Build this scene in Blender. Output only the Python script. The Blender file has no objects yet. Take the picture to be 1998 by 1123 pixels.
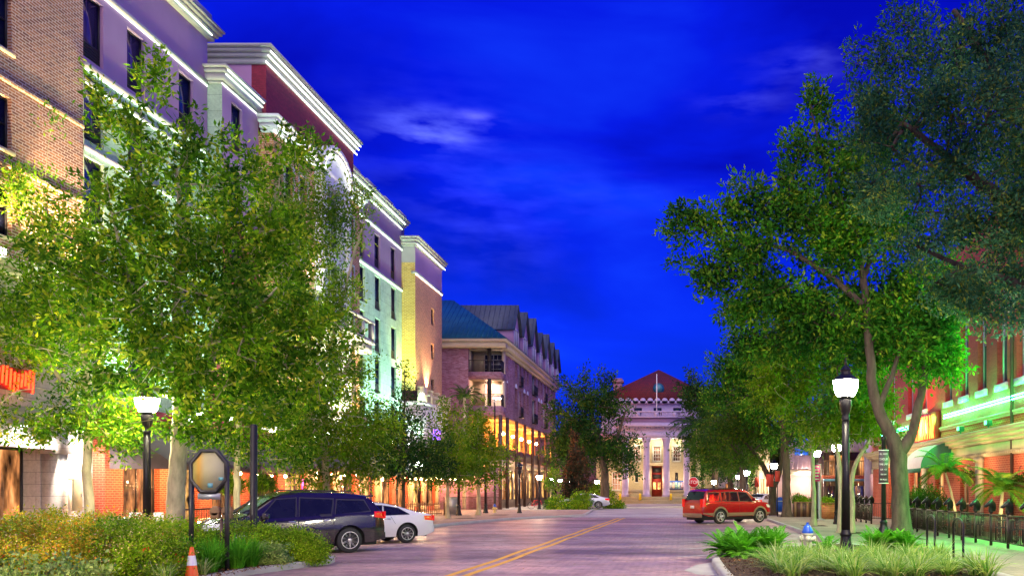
import bpy, math, random
import numpy as np
from mathutils import Vector, Matrix
R = math.radians
scene = bpy.context.scene
COL = scene.collection

# ------------------------------------------------------------------ camera
cam_d = bpy.data.cameras.new('camera'); cam = bpy.data.objects.new('camera', cam_d); COL.objects.link(cam)
cam.location = (0, 0, 1.9); cam.rotation_euler = (R(90), 0, 0)
cam_d.sensor_width = 36; cam_d.lens = 29.73
cam_d.shift_x = -0.1682; cam_d.shift_y = 0.197
cam_d.clip_start = 0.1; cam_d.clip_end = 3000
scene.camera = cam

# ------------------------------------------------------------------ world: blue hour sky with streaked cloud
world = bpy.data.worlds.new('World'); scene.world = world; world.use_nodes = True
wn, wl = world.node_tree.nodes, world.node_tree.links
wn.clear()
def W(t, **k):
    n = wn.new(t)
    for a, v in k.items(): setattr(n, a, v)
    return n
def wmath(op, a, b=None, clamp=False):
    n = W('ShaderNodeMath', operation=op); n.use_clamp = clamp
    for i, v in enumerate((a, b)):
        if v is None: continue
        if isinstance(v, (int, float)): n.inputs[i].default_value = v
        else: wl.new(v, n.inputs[i])
    return n.outputs[0]
tc = W('ShaderNodeTexCoord'); sep = W('ShaderNodeSeparateXYZ'); wl.new(tc.outputs['Generated'], sep.inputs[0])
dx, dy, dz = sep.outputs
el = wmath('ARCTAN2', dz, wmath('SQRT', wmath('ADD', wmath('MULTIPLY', dx, dx), wmath('MULTIPLY', dy, dy))))
az = wmath('ARCTAN2', dx, dy)
cmb = W('ShaderNodeCombineXYZ'); wl.new(az, cmb.inputs[0]); wl.new(el, cmb.inputs[1])
mp = W('ShaderNodeMapping'); mp.inputs['Rotation'].default_value = (0, 0, R(-7)); mp.inputs['Scale'].default_value = (1.5, 4.6, 1)
mp.inputs['Location'].default_value = (3.1, 0.35, 0)
wl.new(cmb.outputs[0], mp.inputs[0])
nz = W('ShaderNodeTexNoise'); nz.inputs['Scale'].default_value = 1.5; nz.inputs['Detail'].default_value = 5; nz.inputs['Roughness'].default_value = .5; nz.inputs['Distortion'].default_value = .5
wl.new(mp.outputs[0], nz.inputs['Vector'])
rp = W('ShaderNodeValToRGB'); e = rp.color_ramp.elements
e[0].position = .34; e[0].color = (.0014, .004, .50, 1)
e[1].position = .70; e[1].color = (.006, .045, 1.05, 1)
m_ = e.new(.5); m_.color = (.002, .012, .82, 1)
wl.new(nz.outputs['Fac'], rp.inputs[0])
# glow low down over the street end
lowf = wmath('MULTIPLY', wmath('SUBTRACT', .36, el, True), 1.1, True)
mx = W('ShaderNodeMixRGB', blend_type='ADD'); wl.new(lowf, mx.inputs[0]); wl.new(rp.outputs[0], mx.inputs[1]); mx.inputs[2].default_value = (.004, .11, .95, 1)
cur = mx.outputs[0]
# thin pale wisps
mp2 = W('ShaderNodeMapping'); mp2.inputs['Rotation'].default_value = (0, 0, R(-12)); mp2.inputs['Scale'].default_value = (3.5, 13, 1)
wl.new(cmb.outputs[0], mp2.inputs[0])
nz2 = W('ShaderNodeTexNoise'); nz2.inputs['Scale'].default_value = 4.0; nz2.inputs['Detail'].default_value = 4; nz2.inputs['Roughness'].default_value = .5
wl.new(mp2.outputs[0], nz2.inputs['Vector'])
for (px, py, sx, sy, st, wc) in ((845, 250, .034, .011, .8, (.20, .25, .7)), (825, 272, .03, .006, .6, (.15, .18, .6)), (930, 230, .015, .0045, .8, (.2, .2, .6)), (1590, 125, .04, .012, .6, (.09, .10, .5)),
                             (1455, 198, .035, .010, .45, (.09, .10, .5)), (840, 320, .07, .05, .4, (.04, .06, .5)), (980, 465, .05, .03, .35, (.04, .06, .5)), (1120, 380, .08, .02, .25, (.04, .05, .5))):
    vx, vz = (px-1335)/1650, (955-py)/1650
    a0 = math.atan2(vx, 1); e0 = math.atan2(vz, math.hypot(vx, 1))
    da = wmath('DIVIDE', wmath('SUBTRACT', az, a0), sx); de = wmath('DIVIDE', wmath('SUBTRACT', el, e0), sy)
    g = wmath('EXPONENT', wmath('MULTIPLY', wmath('ADD', wmath('MULTIPLY', da, da), wmath('MULTIPLY', de, de)), -.5))
    nn = wmath('MULTIPLY', wmath('SUBTRACT', nz2.outputs['Fac'], .40, True), 3.2, True)
    f = wmath('MULTIPLY', wmath('MULTIPLY', g, nn), st, True)
    m2 = W('ShaderNodeMixRGB', blend_type='ADD'); wl.new(f, m2.inputs[0]); wl.new(cur, m2.inputs[1]); m2.inputs[2].default_value = (*wc, 1)
    cur = m2.outputs[0]
bg = W('ShaderNodeBackground'); wl.new(cur, bg.inputs[0]); bg.inputs[1].default_value = 0.62
wo = W('ShaderNodeOutputWorld'); wl.new(bg.outputs[0], wo.inputs[0])

# added soft fill sun from behind the camera, coloured like dusk
sd = bpy.data.lights.new('dusk_fill', 'SUN'); sd.energy = 1.9; sd.angle = R(75); sd.color = (1, .80, .56)
so = bpy.data.objects.new('dusk_fill', sd); COL.objects.link(so)
so.rotation_euler = Vector((.02, .70, -.66)).to_track_quat('-Z', 'Y').to_euler(); so.location = (0, -20, 30)

vs = scene.view_settings; vs.view_transform = 'Standard'; vs.look = 'None'; vs.exposure = 0.65; vs.gamma = 1
scene.cycles.use_denoising = True
scene.cycles.max_bounces = 5; scene.cycles.diffuse_bounces = 2; scene.cycles.glossy_bounces = 3; scene.cycles.transmission_bounces = 3; scene.cycles.transparent_max_bounces = 6
scene.cycles.sample_clamp_indirect = 4; scene.cycles.caustics_reflective = False; scene.cycles.caustics_refractive = False
scene.cycles.use_light_tree = True

# measured from the photograph: picture column/row at a depth -> metres
def AX(px, D): return (px-1335)*D/1650.
def AZ(py, D): return 1.9+(955-py)*D/1650.
def DX(px, X): return X*1650./(px-1335)

# ------------------------------------------------------------------ materials
def nodes(name):
    m = bpy.data.materials.new(name); m.use_nodes = True
    t = m.node_tree; t.nodes.clear()
    out = t.nodes.new('ShaderNodeOutputMaterial'); b = t.nodes.new('ShaderNodeBsdfPrincipled')
    t.links.new(b.outputs[0], out.inputs[0])
    return m, t, b, out
def N(t, k, **a):
    n = t.nodes.new(k)
    for q, v in a.items(): setattr(n, q, v)
    return n
def setin(n, k, v): n.inputs[k].default_value = v
def c4(c): return (c[0], c[1], c[2], 1)
def mul(c, f): return tuple(min(1, x*f) for x in c[:3])
def noise(t, scale, detail=4, rough=.55, coord='Object', stretch=None):
    tc = N(t, 'ShaderNodeTexCoord'); n = N(t, 'ShaderNodeTexNoise'); setin(n, 'Scale', scale); setin(n, 'Detail', detail); setin(n, 'Roughness', rough)
    if stretch:
        mp = N(t, 'ShaderNodeMapping'); setin(mp, 'Scale', stretch); t.links.new(tc.outputs[coord], mp.inputs[0]); t.links.new(mp.outputs[0], n.inputs['Vector'])
    else: t.links.new(tc.outputs[coord], n.inputs['Vector'])
    return n.outputs['Fac']
def ramp(t, fac, stops):
    r = N(t, 'ShaderNodeValToRGB'); t.links.new(fac, r.inputs[0]); el = r.color_ramp.elements
    while len(el) < len(stops): el.new(.5)
    for q, (p, c) in zip(el, stops): q.position = p; q.color = c4(c)
    return r.outputs[0]
def bump(t, b, h, s=.3, d=.02):
    n = N(t, 'ShaderNodeBump'); setin(n, 'Strength', s); setin(n, 'Distance', d); t.links.new(h, n.inputs['Height']); t.links.new(n.outputs[0], b.inputs['Normal'])
def pm(name, col, rough=.6, metal=0, var=.18, vs=2.5, bs=0, bscale=30, emit=None, es=0, coat=0, spec=.5, stretch=None):
    m, t, b, o = nodes(name)
    f = noise(t, vs, stretch=stretch)
    t.links.new(ramp(t, f, [(.3, mul(col, 1-var)), (.7, mul(col, 1+var))]), b.inputs['Base Color'])
    setin(b, 'Roughness', rough); setin(b, 'Metallic', metal); setin(b, 'Coat Weight', coat); setin(b, 'Coat Roughness', .04); setin(b, 'Specular IOR Level', spec)
    if bs: bump(t, b, noise(t, bscale), bs)
    if emit: setin(b, 'Emission Color', c4(emit)); setin(b, 'Emission Strength', es)
    return m
def em(name, col, s):
    m, t, b, o = nodes(name); setin(b, 'Base Color', c4(mul(col, .8))); setin(b, 'Emission Color', c4(col)); setin(b, 'Emission Strength', s); return m
def brick(name, c1, c2, mortar, bw=.215, bh=.075, ms=.012, rough=.8, off=.5, stain=.25, bs=.5, mcol=None, vscale=.35):
    m, t, b, o = nodes(name)
    uv = N(t, 'ShaderNodeUVMap'); bt = N(t, 'ShaderNodeTexBrick'); t.links.new(uv.outputs[0], bt.inputs[0])
    bt.offset = off; setin(bt, 'Scale', 1); setin(bt, 'Brick Width', bw); setin(bt, 'Row Height', bh); setin(bt, 'Mortar Size', ms); setin(bt, 'Mortar Smooth', .1); setin(bt, 'Bias', 0)
    setin(bt, 'Color1', c4(c1)); setin(bt, 'Color2', c4(c2)); setin(bt, 'Mortar', c4(mortar))
    mxx = N(t, 'ShaderNodeMixRGB', blend_type='MULTIPLY'); setin(mxx, 0, 1.0)
    t.links.new(bt.outputs[0], mxx.inputs[1]); t.links.new(ramp(t, noise(t, vscale, 6, .65), [(.3, (1-stain,)*3), (.7, (1+stain*.4,)*3)]), mxx.inputs[2])
    mx2 = N(t, 'ShaderNodeMixRGB', blend_type='MULTIPLY'); setin(mx2, 0, 1.0); t.links.new(mxx.outputs[0], mx2.inputs[1])
    t.links.new(ramp(t, noise(t, 9, 3, .7), [(.3, (.8,)*3), (.7, (1.1,)*3)]), mx2.inputs[2])
    t.links.new(mx2.outputs[0], b.inputs['Base Color']); setin(b, 'Roughness', rough)
    inv = N(t, 'ShaderNodeMath', operation='SUBTRACT'); setin(inv, 0, 1.0); t.links.new(bt.outputs['Fac'], inv.inputs[1]); bump(t, b, inv.outputs[0], bs, .012)
    return m
def leafmat(name, c1, c2, transl=.35, rough=.5, third=None):
    m, t, b, o = nodes(name)
    g = N(t, 'ShaderNodeNewGeometry')
    st = [(0, c1), (.75, c2)] + ([(.97, third)] if third else [])
    col = ramp(t, g.outputs['Random Per Island'], st)
    n = ramp(t, noise(t, .55, 3), [(.36, (.38, .52, .62)), (.64, (1.55, 1.35, .8))])  # light and shade put into leaf colour: cool dark and warm bright clumps
    mx = N(t, 'ShaderNodeMixRGB', blend_type='MULTIPLY'); setin(mx, 0, 1.0); t.links.new(col, mx.inputs[1]); t.links.new(n, mx.inputs[2])
    t.links.new(mx.outputs[0], b.inputs['Base Color']); setin(b, 'Roughness', .65); setin(b, 'Specular IOR Level', .12)
    tr = N(t, 'ShaderNodeBsdfTranslucent'); t.links.new(mx.outputs[0], tr.inputs[0])
    ms = N(t, 'ShaderNodeMixShader'); setin(ms, 0, transl); t.links.new(b.outputs[0], ms.inputs[1]); t.links.new(tr.outputs[0], ms.inputs[2]); t.links.new(ms.outputs[0], o.inputs[0])
    return m
def litglass(name, c1, c2, s, scale=1.2, dark=(.01, .012, .02), stretch=(1, 1, .6)):
    """a lit room behind glass: blotches of warm light and dark furniture"""
    m, t, b, o = nodes(name)
    f = noise(t, scale, 3, .6, stretch=stretch)
    setin(b, 'Base Color', c4(dark)); setin(b, 'Roughness', .05)
    t.links.new(ramp(t, f, [(.36, (0, 0, 0)), (.5, mul(c1, .35)), (.62, c1), (.75, c2)]), b.inputs['Emission Color']); setin(b, 'Emission Strength', s)
    return m
M = {}
M['brick_orange'] = brick('brick_orange', (.46, .19, .08), (.19, .065, .035), (.66, .52, .42), bw=.30, bh=.10, ms=.018, bs=.9)
M['brick_red'] = brick('brick_red', (.30, .018, .05), (.22, .012, .04), (.16, .015, .04), ms=.01, bw=.3, bh=.1, stain=.15)
M['brick_warm'] = brick('brick_warm', (.56, .20, .06), (.34, .09, .03), (.72, .50, .32), bw=.3, bh=.105, ms=.018)
M['brick_gold'] = brick('brick_gold', (.62, .43, .07), (.46, .29, .04), (.8, .66, .25), bw=.3, bh=.105, ms=.018)
M['brick_apt'] = brick('brick_apt', (.25, .07, .10), (.42, .22, .30), (.30, .18, .24), bw=.3, bh=.11, ms=.016, off=.5, stain=.4)
M['brick_shop'] = brick('brick_shop', (.52, .075, .03), (.40, .05, .025), (.62, .22, .12), bw=.26, bh=.09, ms=.012)
M['brick_paint'] = brick('brick_paint', (.56, .06, .07), (.46, .04, .05), (.46, .04, .05), ms=.01, bw=.22, stain=.2, bs=.9)
M['stucco'] = pm('stucco', (.40, .235, .41), .9, var=.07, vs=.6, bs=.15, bscale=40)
M['stucco_dark'] = pm('stucco_dark', (.27, .17, .31), .9, var=.08, vs=.6, bs=.15, bscale=40)
M['stone_green'] = brick('stone_green', (.40, .55, .42), (.36, .50, .38), (.25, .34, .27), bw=1.6, bh=.76, ms=.014, stain=.3, bs=.2, vscale=1.3)
M['stone_pale'] = brick('stone_pale', (.72, .66, .62), (.66, .60, .56), (.42, .38, .36), bw=.9, bh=.42, ms=.012, stain=.22, bs=.3)
M['stone_block'] = brick('stone_block', (.40, .35, .24), (.36, .31, .20), (.34, .3, .21), bw=.8, bh=.4, ms=.012, stain=.15, bs=.25)
M['trim'] = pm('trim', (.40, .41, .38), .7, var=.06, vs=1.5)
M['trim_cream'] = pm('trim_cream', (.54, .44, .30), .7, var=.08, vs=1.5)
M['white'] = pm('white', (.78, .78, .76), .6, var=.04)
M['lavender'] = pm('lavender', (.40, .34, .56), .8, var=.08)
M['mould_line'] = em('mould_light', (.80, 1.0, .80), 3.2)
M['mould_warm'] = em('mould_light_white', (.95, 1.0, .92), 3.4)
M['glass_dark'] = pm('glass_dark', (.012, .014, .03), .06, var=.3, spec=.8)
M['glass_blue'] = pm('glass_blue', (.02, .03, .09), .04, var=.3, spec=.9)
M['glass_curtain'] = pm('glass_curtain', (.07, .045, .11), .12, var=.7, vs=3, spec=.8, stretch=(1, 5, .15))
M['frame_dark'] = pm('frame_dark', (.02, .017, .02), .45, var=.2)
M['frame_white'] = pm('frame_white', (.72, .74, .78), .5, var=.05)
M['metal_black'] = pm('metal_black', (.014, .012, .016), .38, metal=.4, var=.3, bs=.1, bscale=60)
M['metal_brown'] = pm('metal_brown', (.07, .035, .03), .5, metal=.2, var=.3)
M['metal_grey'] = pm('metal_grey', (.36, .38, .42), .45, metal=.5, var=.1)
M['steel'] = pm('steel', (.6, .6, .62), .28, metal=1, var=.05)
M['roof_metal'] = pm('roof_metal', (.010, .10, .19), .42, metal=.35, var=.18, vs=.7)
M['roof_dark'] = pm('roof_dark', (.03, .05, .10), .5, metal=.3, var=.2)
M['roof_tile'] = brick('roof_tile', (.15, .006, .012), (.09, .004, .01), (.05, .005, .01), bw=.3, bh=.34, ms=.03, stain=.3)
M['roof_slat'] = pm('roof_slat', (.30, .20, .22), .6, var=.15)
M['pink_wall'] = pm('pink_wall', (.62, .42, .40), .85, var=.07)
M['canvas_green'] = pm('canvas_green', (.03, .13, .09), .8, var=.12)
M['canvas_grey'] = pm('canvas_grey', (.09, .07, .075), .85, var=.15, vs=3, stretch=(1, .3, 1))
M['canvas_teal'] = pm('canvas_teal', (.10, .17, .15), .85, var=.15)
M['canvas_white'] = pm('canvas_white', (.68, .62, .62), .8, var=.05)
M['win_room'] = litglass('win_room', (1, .5, .14), (1, .85, .5), 2.2, 1.3)
M['win_room_dim'] = litglass('win_room_dim', (.7, .26, .08), (.95, .6, .25), 1.1, 1.8, stretch=(1, 1, .35))
M['win_blind'] = litglass('win_blind', (.75, .36, .20), (.95, .52, .3), .62, .6, dark=(.1, .05, .04))
M['win_pink'] = em('win_pink', (1, .62, .42), .95)
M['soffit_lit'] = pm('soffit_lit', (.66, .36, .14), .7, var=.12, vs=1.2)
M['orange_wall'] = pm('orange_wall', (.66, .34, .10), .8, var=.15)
M['bulb'] = em('bulb', (1, .50, .18), 110)
M['globe'] = em('lamp_glass', (1, .95, .82), 9)
M['flood'] = em('flood_lens', (.95, 1, .85), 30)
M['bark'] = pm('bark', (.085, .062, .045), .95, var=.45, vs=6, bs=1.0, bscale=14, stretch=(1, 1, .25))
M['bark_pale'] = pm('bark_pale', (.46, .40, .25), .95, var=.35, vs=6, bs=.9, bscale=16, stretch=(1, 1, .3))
M['wood'] = pm('wood', (.22, .12, .06), .7, var=.3, stretch=(1, 1, .2))
M['concrete'] = pm('concrete', (.42, .40, .37), .9, var=.14, vs=1.2, bs=.3, bscale=50)
M['mulch'] = pm('mulch', (.07, .035, .022), 1, var=.85, vs=22, bs=1.0, bscale=40)
M['rubber'] = pm('rubber', (.018, .018, .02), .75, var=.2)
M['plastic_blue'] = pm('plastic_blue', (.012, .09, .55), .35, var=.1)
M['plaster_warm'] = pm('plaster_warm', (.62, .5, .36), .85, var=.08)

# ------------------------------------------------------------------ mesh helpers
class MB:
    def __init__(s): s.v = []; s.f = []; s.sm = False
    def add(s, vs, fs):
        n = len(s.v); s.v += [tuple(p) for p in vs]; s.f += [tuple(i+n for i in f) for f in fs]; return s
    def box(s, x0, x1, y0, y1, z0, z1):
        if x0 > x1: x0, x1 = x1, x0
        if y0 > y1: y0, y1 = y1, y0
        if z0 > z1: z0, z1 = z1, z0
        return s.add([(x0,y0,z0),(x1,y0,z0),(x1,y1,z0),(x0,y1,z0),(x0,y0,z1),(x1,y0,z1),(x1,y1,z1),(x0,y1,z1)],
                     [(0,3,2,1),(4,5,6,7),(0,1,5,4),(1,2,6,5),(2,3,7,6),(3,0,4,7)])
    def cbox(s, c, d, rz=0):
        x, y, z = d[0]/2, d[1]/2, d[2]/2; n = len(s.v); s.box(-x, x, -y, y, -z, z); ca, sa = math.cos(rz), math.sin(rz)
        for i in range(n, len(s.v)):
            p = s.v[i]; s.v[i] = (c[0]+p[0]*ca-p[1]*sa, c[1]+p[0]*sa+p[1]*ca, c[2]+p[2])
        return s
    def bar(s, a, b, w, h=None):
        """square bar between two points"""
        a, b = Vector(a), Vector(b); h = h or w; d = (b-a).normalized()
        u = Vector((0, 0, 1)) if abs(d.z) < .95 else Vector((0, 1, 0)); sx = d.cross(u).normalized()*w/2; sy = sx.cross(d).normalized()*h/2
        vs = [p+q for p in (a, b) for q in (-sx-sy, sx-sy, sx+sy, -sx+sy)]
        return s.add(vs, [(0,3,2,1),(4,5,6,7),(0,1,5,4),(1,2,6,5),(2,3,7,6),(3,0,4,7)])
    def tube(s, pts, rad, n=8, cap=True):
        pts = [Vector(p) for p in pts]; k = len(pts); rad = [rad]*k if isinstance(rad, (int, float)) else rad
        base = len(s.v); ref = None
        for i, p in enumerate(pts):
            d = (pts[min(i+1, k-1)]-pts[max(i-1, 0)])
            d = d.normalized() if d.length > 1e-9 else Vector((0, 0, 1))
            if ref is None: ref = Vector((1, 0, 0)) if abs(d.x) < .8 else Vector((0, 1, 0))
            a = (ref-d*ref.dot(d)).normalized(); ref = a; b2 = d.cross(a)
            for j in range(n):
                t = 2*math.pi*j/n; s.v.append(tuple(p+a*math.cos(t)*rad[i]+b2*math.sin(t)*rad[i]))
        for i in range(k-1):
            for j in range(n):
                j2 = (j+1) % n; s.f.append((base+i*n+j, base+i*n+j2, base+(i+1)*n+j2, base+(i+1)*n+j))
        if cap: s.f.append(tuple(base+j for j in range(n))[::-1]); s.f.append(tuple(base+(k-1)*n+j for j in range(n)))
        return s
    def lathe(s, prof, c=(0, 0, 0), n=16, axis='z', flute=0, fn=0):
        base = len(s.v); k = len(prof)
        for r, z in prof:
            for j in range(n):
                t = 2*math.pi*j/n; rr = r*(1-flute*(j % 2)) if flute else r
                q = (rr*math.cos(t), rr*math.sin(t), z)
                if axis == 'y': q = (q[0], q[2], q[1])
                if axis == 'x': q = (q[2], q[0], q[1])
                s.v.append((c[0]+q[0], c[1]+q[1], c[2]+q[2]))
        for i in range(k-1):
            for j in range(n):
                j2 = (j+1) % n; s.f.append((base+i*n+j, base+i*n+j2, base+(i+1)*n+j2, base+(i+1)*n+j))
        if prof[0][0] > 1e-6: s.f.append(tuple(base+j for j in range(n))[::-1])
        if prof[-1][0] > 1e-6: s.f.append(tuple(base+(k-1)*n+j for j in range(n)))
        return s
    def prism(s, poly, a, b, axis='y'):
        """poly in the plane across `axis`, extruded from a to b"""
        n = len(poly)
        def P(p, t):
            return {'y': (p[0], t, p[1]), 'x': (t, p[0], p[1]), 'z': (p[0], p[1], t)}[axis]
        vs = [P(p, a) for p in poly]+[P(p, b) for p in poly]
        return s.add(vs, [tuple(range(n))[::-1], tuple(range(n, 2*n))]+[(i, (i+1) % n, n+(i+1) % n, n+i) for i in range(n)])
    def ball(s, c, r, n=8, k=6, sz=1):
        return s.lathe([(max(1e-4, r*math.sin(math.pi*i/k)) if 0 < i < k else 1e-4, -r*sz*math.cos(math.pi*i/k)) for i in range(k+1)], c, n)
    def mesh(s, name, off=(0, 0, 0), uvs=True):
        me = bpy.data.meshes.new(name)
        v = np.array(s.v, dtype=np.float32).reshape(-1, 3)-np.array(off, dtype=np.float32)
        L = np.array([len(f) for f in s.f], dtype=np.int32); idx = np.fromiter((i for f in s.f for i in f), dtype=np.int32)
        return npmesh(name, v, idx, L, s.sm, uvs)
def npmesh(name, v, idx, L, smooth=False, uvs=True):
    me = bpy.data.meshes.new(name)
    me.vertices.add(len(v)); me.vertices.foreach_set('co', v.astype(np.float32).ravel())
    me.loops.add(len(idx)); me.loops.foreach_set('vertex_index', idx)
    me.polygons.add(len(L)); st = np.concatenate(([0], np.cumsum(L)[:-1])).astype(np.int32)
    me.polygons.foreach_set('loop_start', st)
    me.update(calc_edges=True)
    if smooth: me.polygons.foreach_set('use_smooth', np.ones(len(L), dtype=bool))
    if uvs:
        nrm = np.zeros(len(L)*3, dtype=np.float32); me.polygons.foreach_get('normal', nrm); nrm = np.abs(nrm.reshape(-1, 3))
        fid = np.repeat(np.arange(len(L)), L); ln = nrm[fid]; lv = v[idx]
        uv = np.where((ln[:, 2] > .72)[:, None], lv[:, :2], np.where((ln[:, 0] > ln[:, 1])[:, None], lv[:, 1:3], lv[:, [0, 2]]))
        u = me.uv_layers.new(name='UVMap'); u.data.foreach_set('uv', uv.astype(np.float32).ravel())
    return me
def link(name, me, mat, parent=None, loc=(0, 0, 0)):
    o = bpy.data.objects.new(name, me); COL.objects.link(o); o.location = loc
    if mat is not None:
        me.materials.append(M[mat] if isinstance(mat, str) else mat)
    if parent: o.parent = parent
    return o
def tag(o, label, cat, group=None, kind=None):
    o['label'] = label; o['category'] = cat
    if group: o['group'] = group
    o['kind'] = kind or 'thing'
    return o
def thing(name, label, cat, loc=(0, 0, 0), rz=0, group=None):
    o = bpy.data.objects.new(name, None); COL.objects.link(o); o.location = loc; o.rotation_euler = (0, 0, rz); o.empty_display_size = .2
    return tag(o, label, cat, group)
def part(T, name, mb, mat, world=False, smooth=None, sub=None, bevel=0):
    """one mesh part under thing T (or under part `sub`); world=True: mb holds scene coordinates"""
    if smooth is not None: mb.sm = smooth
    me = mb.mesh(name, tuple(T.location) if world else (0, 0, 0))
    o = link(name, me, mat, sub or T)
    if bevel:
        b = o.modifiers.new('bevel', 'BEVEL'); b.width = bevel; b.segments = 2; b.limit_method = 'ANGLE'
    if smooth:
        try: me.set_sharp_from_angle(angle=R(40))
        except Exception: pass
    return o
def single(name, mb, mat, label, cat, loc=(0, 0, 0), group=None, smooth=None, bevel=0):
    """a thing that is one mesh, given in scene coordinates"""
    if smooth is not None: mb.sm = smooth
    me = mb.mesh(name, loc); o = link(name, me, mat, None, loc)
    if bevel:
        b = o.modifiers.new('bevel', 'BEVEL'); b.width = bevel; b.segments = 2; b.limit_method = 'ANGLE'
    return tag(o, label, cat, group)
def struct(name, mb, mat):
    o = link(name, mb.mesh(name), mat); o['kind'] = 'structure'; return o
def copy_thing(T, loc, rz=None, label=None, group=None):
    r = T.copy(); COL.objects.link(r); r.location = loc
    if rz is not None: r.rotation_euler = (0, 0, rz)
    if label: r['label'] = label
    if group: r['group'] = group
    for ch in list(T.children):
        c = ch.copy(); COL.objects.link(c); c.parent = r
        for g in ch.children:
            d = g.copy(); COL.objects.link(d); d.parent = c
    return r
def light(name, kind, loc, energy, col, T=None, target=None, size=.1, spot=70, blend=.6):
    d = bpy.data.lights.new(name, kind); d.energy = energy; d.color = col
    if kind == 'SPOT': d.spot_size = R(spot); d.spot_blend = blend; d.shadow_soft_size = size
    elif kind == 'POINT': d.shadow_soft_size = size
    elif kind == 'AREA': d.size = size
    o = bpy.data.objects.new(name, d); COL.objects.link(o)
    if target is not None: o.rotation_euler = (Vector(target)-Vector(loc)).to_track_quat('-Z', 'Y').to_euler()
    if T is not None: o.parent = T; o.location = Vector(loc)-Vector(T.location)
    else: o.location = loc
    return o

# a wall plane with real openings.  axis 'x': plane X=p, runs along Y, faces sign s.  axis 'y': plane Y=p, runs along X, faces sign s
def PT(axis, p, a, z): return (p, a, z) if axis == 'x' else (a, p, z)
def wall(mb, axis, p, s, a0, a1, z0, z1, ops=(), depth=.18, thick=.35):
    A = sorted({a0, a1, *[o[0] for o in ops], *[o[1] for o in ops]}); Z = sorted({z0, z1, *[o[2] for o in ops], *[o[3] for o in ops]})
    A = [a for a in A if a0 <= a <= a1]; Z = [z for z in Z if z0 <= z <= z1]
    def q(pts):
        mb.add(pts, [(0, 1, 2, 3)])
    for i in range(len(A)-1):
        j = 0
        while j < len(Z)-1:
            am = (A[i]+A[i+1])/2
            def hole(k): zm = (Z[k]+Z[k+1])/2; return any(o[0] < am < o[1] and o[2] < zm < o[3] for o in ops)
            if hole(j): j += 1; continue
            k = j
            while k < len(Z)-1 and not hole(k): k += 1
            c = [PT(axis, p, A[i], Z[j]), PT(axis, p, A[i+1], Z[j]), PT(axis, p, A[i+1], Z[k]), PT(axis, p, A[i], Z[k])]
            if (axis == 'x' and s < 0) or (axis == 'y' and s > 0): c = c[::-1]
            q(c); j = k
    pb = p-s*depth
    for (b0, b1, y0, y1) in ops:
        for (u, v) in (((b0, y0), (b1, y0)), ((b1, y0), (b1, y1)), ((b1, y1), (b0, y1)), ((b0, y1), (b0, y0))):
            q([PT(axis, p, *u), PT(axis, pb, *u), PT(axis, pb, *v), PT(axis, p, *v)])
    # back, ends and top so that it is a solid slab
    pt = p-s*thick
    for (b0, b1) in ((a0, a0), (a1, a1)):
        q([PT(axis, p, b0, z0), PT(axis, pt, b0, z0), PT(axis, pt, b0, z1), PT(axis, p, b0, z1)])
    q([PT(axis, p, a0, z1), PT(axis, p, a1, z1), PT(axis, pt, a1, z1), PT(axis, pt, a0, z1)])
    return mb
def slab(mb, axis, p0, p1, a0, a1, z0, z1):
    return mb.box(p0, p1, a0, a1, z0, z1) if axis == 'x' else mb.box(a0, a1, p0, p1, z0, z1)
def window(T, axis, p, s, a0, a1, z0, z1, depth=.18, frame='frame_dark', glass='glass_dark', nx=1, nz=2, fw=.06, sill=None, surround=None, name='window', arch=False, head=0):
    """window filling an opening: frame with bars, its pane, an optional sill and surround"""
    mb = MB(); f0, f1 = p-s*(depth-.012), p-s*(depth-.07)
    slab(mb, axis, f0, f1, a0, a0+fw, z0, z1); slab(mb, axis, f0, f1, a1-fw, a1, z0, z1)
    slab(mb, axis, f0, f1, a0+fw, a1-fw, z0, z0+fw); slab(mb, axis, f0, f1, a0+fw, a1-fw, z1-fw, z1)
    for i in range(1, nx): c = a0+(a1-a0)*i/nx; slab(mb, axis, f0, p-s*(depth-.055), c-fw*.3, c+fw*.3, z0+fw, z1-fw)
    for i in range(1, nz): c = z0+(z1-z0)*i/nz; slab(mb, axis, f0, p-s*(depth-.060), a0+fw, a1-fw, c-fw*.35, c+fw*.35)
    if arch:
        # masonry spandrels turn the square head into a round one
        pass
    w = part(T, name, mb, frame, True)
    g = MB(); slab(g, axis, p-s*(depth+.03), p-s*(depth-.02), a0, a1, z0, z1); part(T, 'pane', g, glass, True, sub=w)
    if sill:
        g = MB(); slab(g, axis, p-s*.02, p+s*.07, a0-.08, a1+.08, z0-.14, z0-.005); part(T, 'sill', g, sill, True, sub=w)
    if surround:
        g = MB(); t = .14
        slab(g, axis, p-s*.01, p+s*.05, a0-t, a0-.003, z0-.005, z1+t); slab(g, axis, p-s*.01, p+s*.05, a1+.003, a1+t, z0-.005, z1+t); slab(g, axis, p-s*.01, p+s*.047, a0-.003, a1+.003, z1+.003, z1+t)
        part(T, 'surround', g, surround, True, sub=w)
    return w
def cornice(mb, axis, p, s, a0, a1, ztop, steps, ends=(0, 0), back=.35):
    """stepped moulding: steps = [(height, projection)...] from the top down"""
    z = ztop
    for h, pr in steps:
        slab(mb, axis, p-s*back, p+s*pr, a0-(pr if ends[0] else 0), a1+(pr if ends[1] else 0), z-h, z-.0015); z -= h
    return mb
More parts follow.
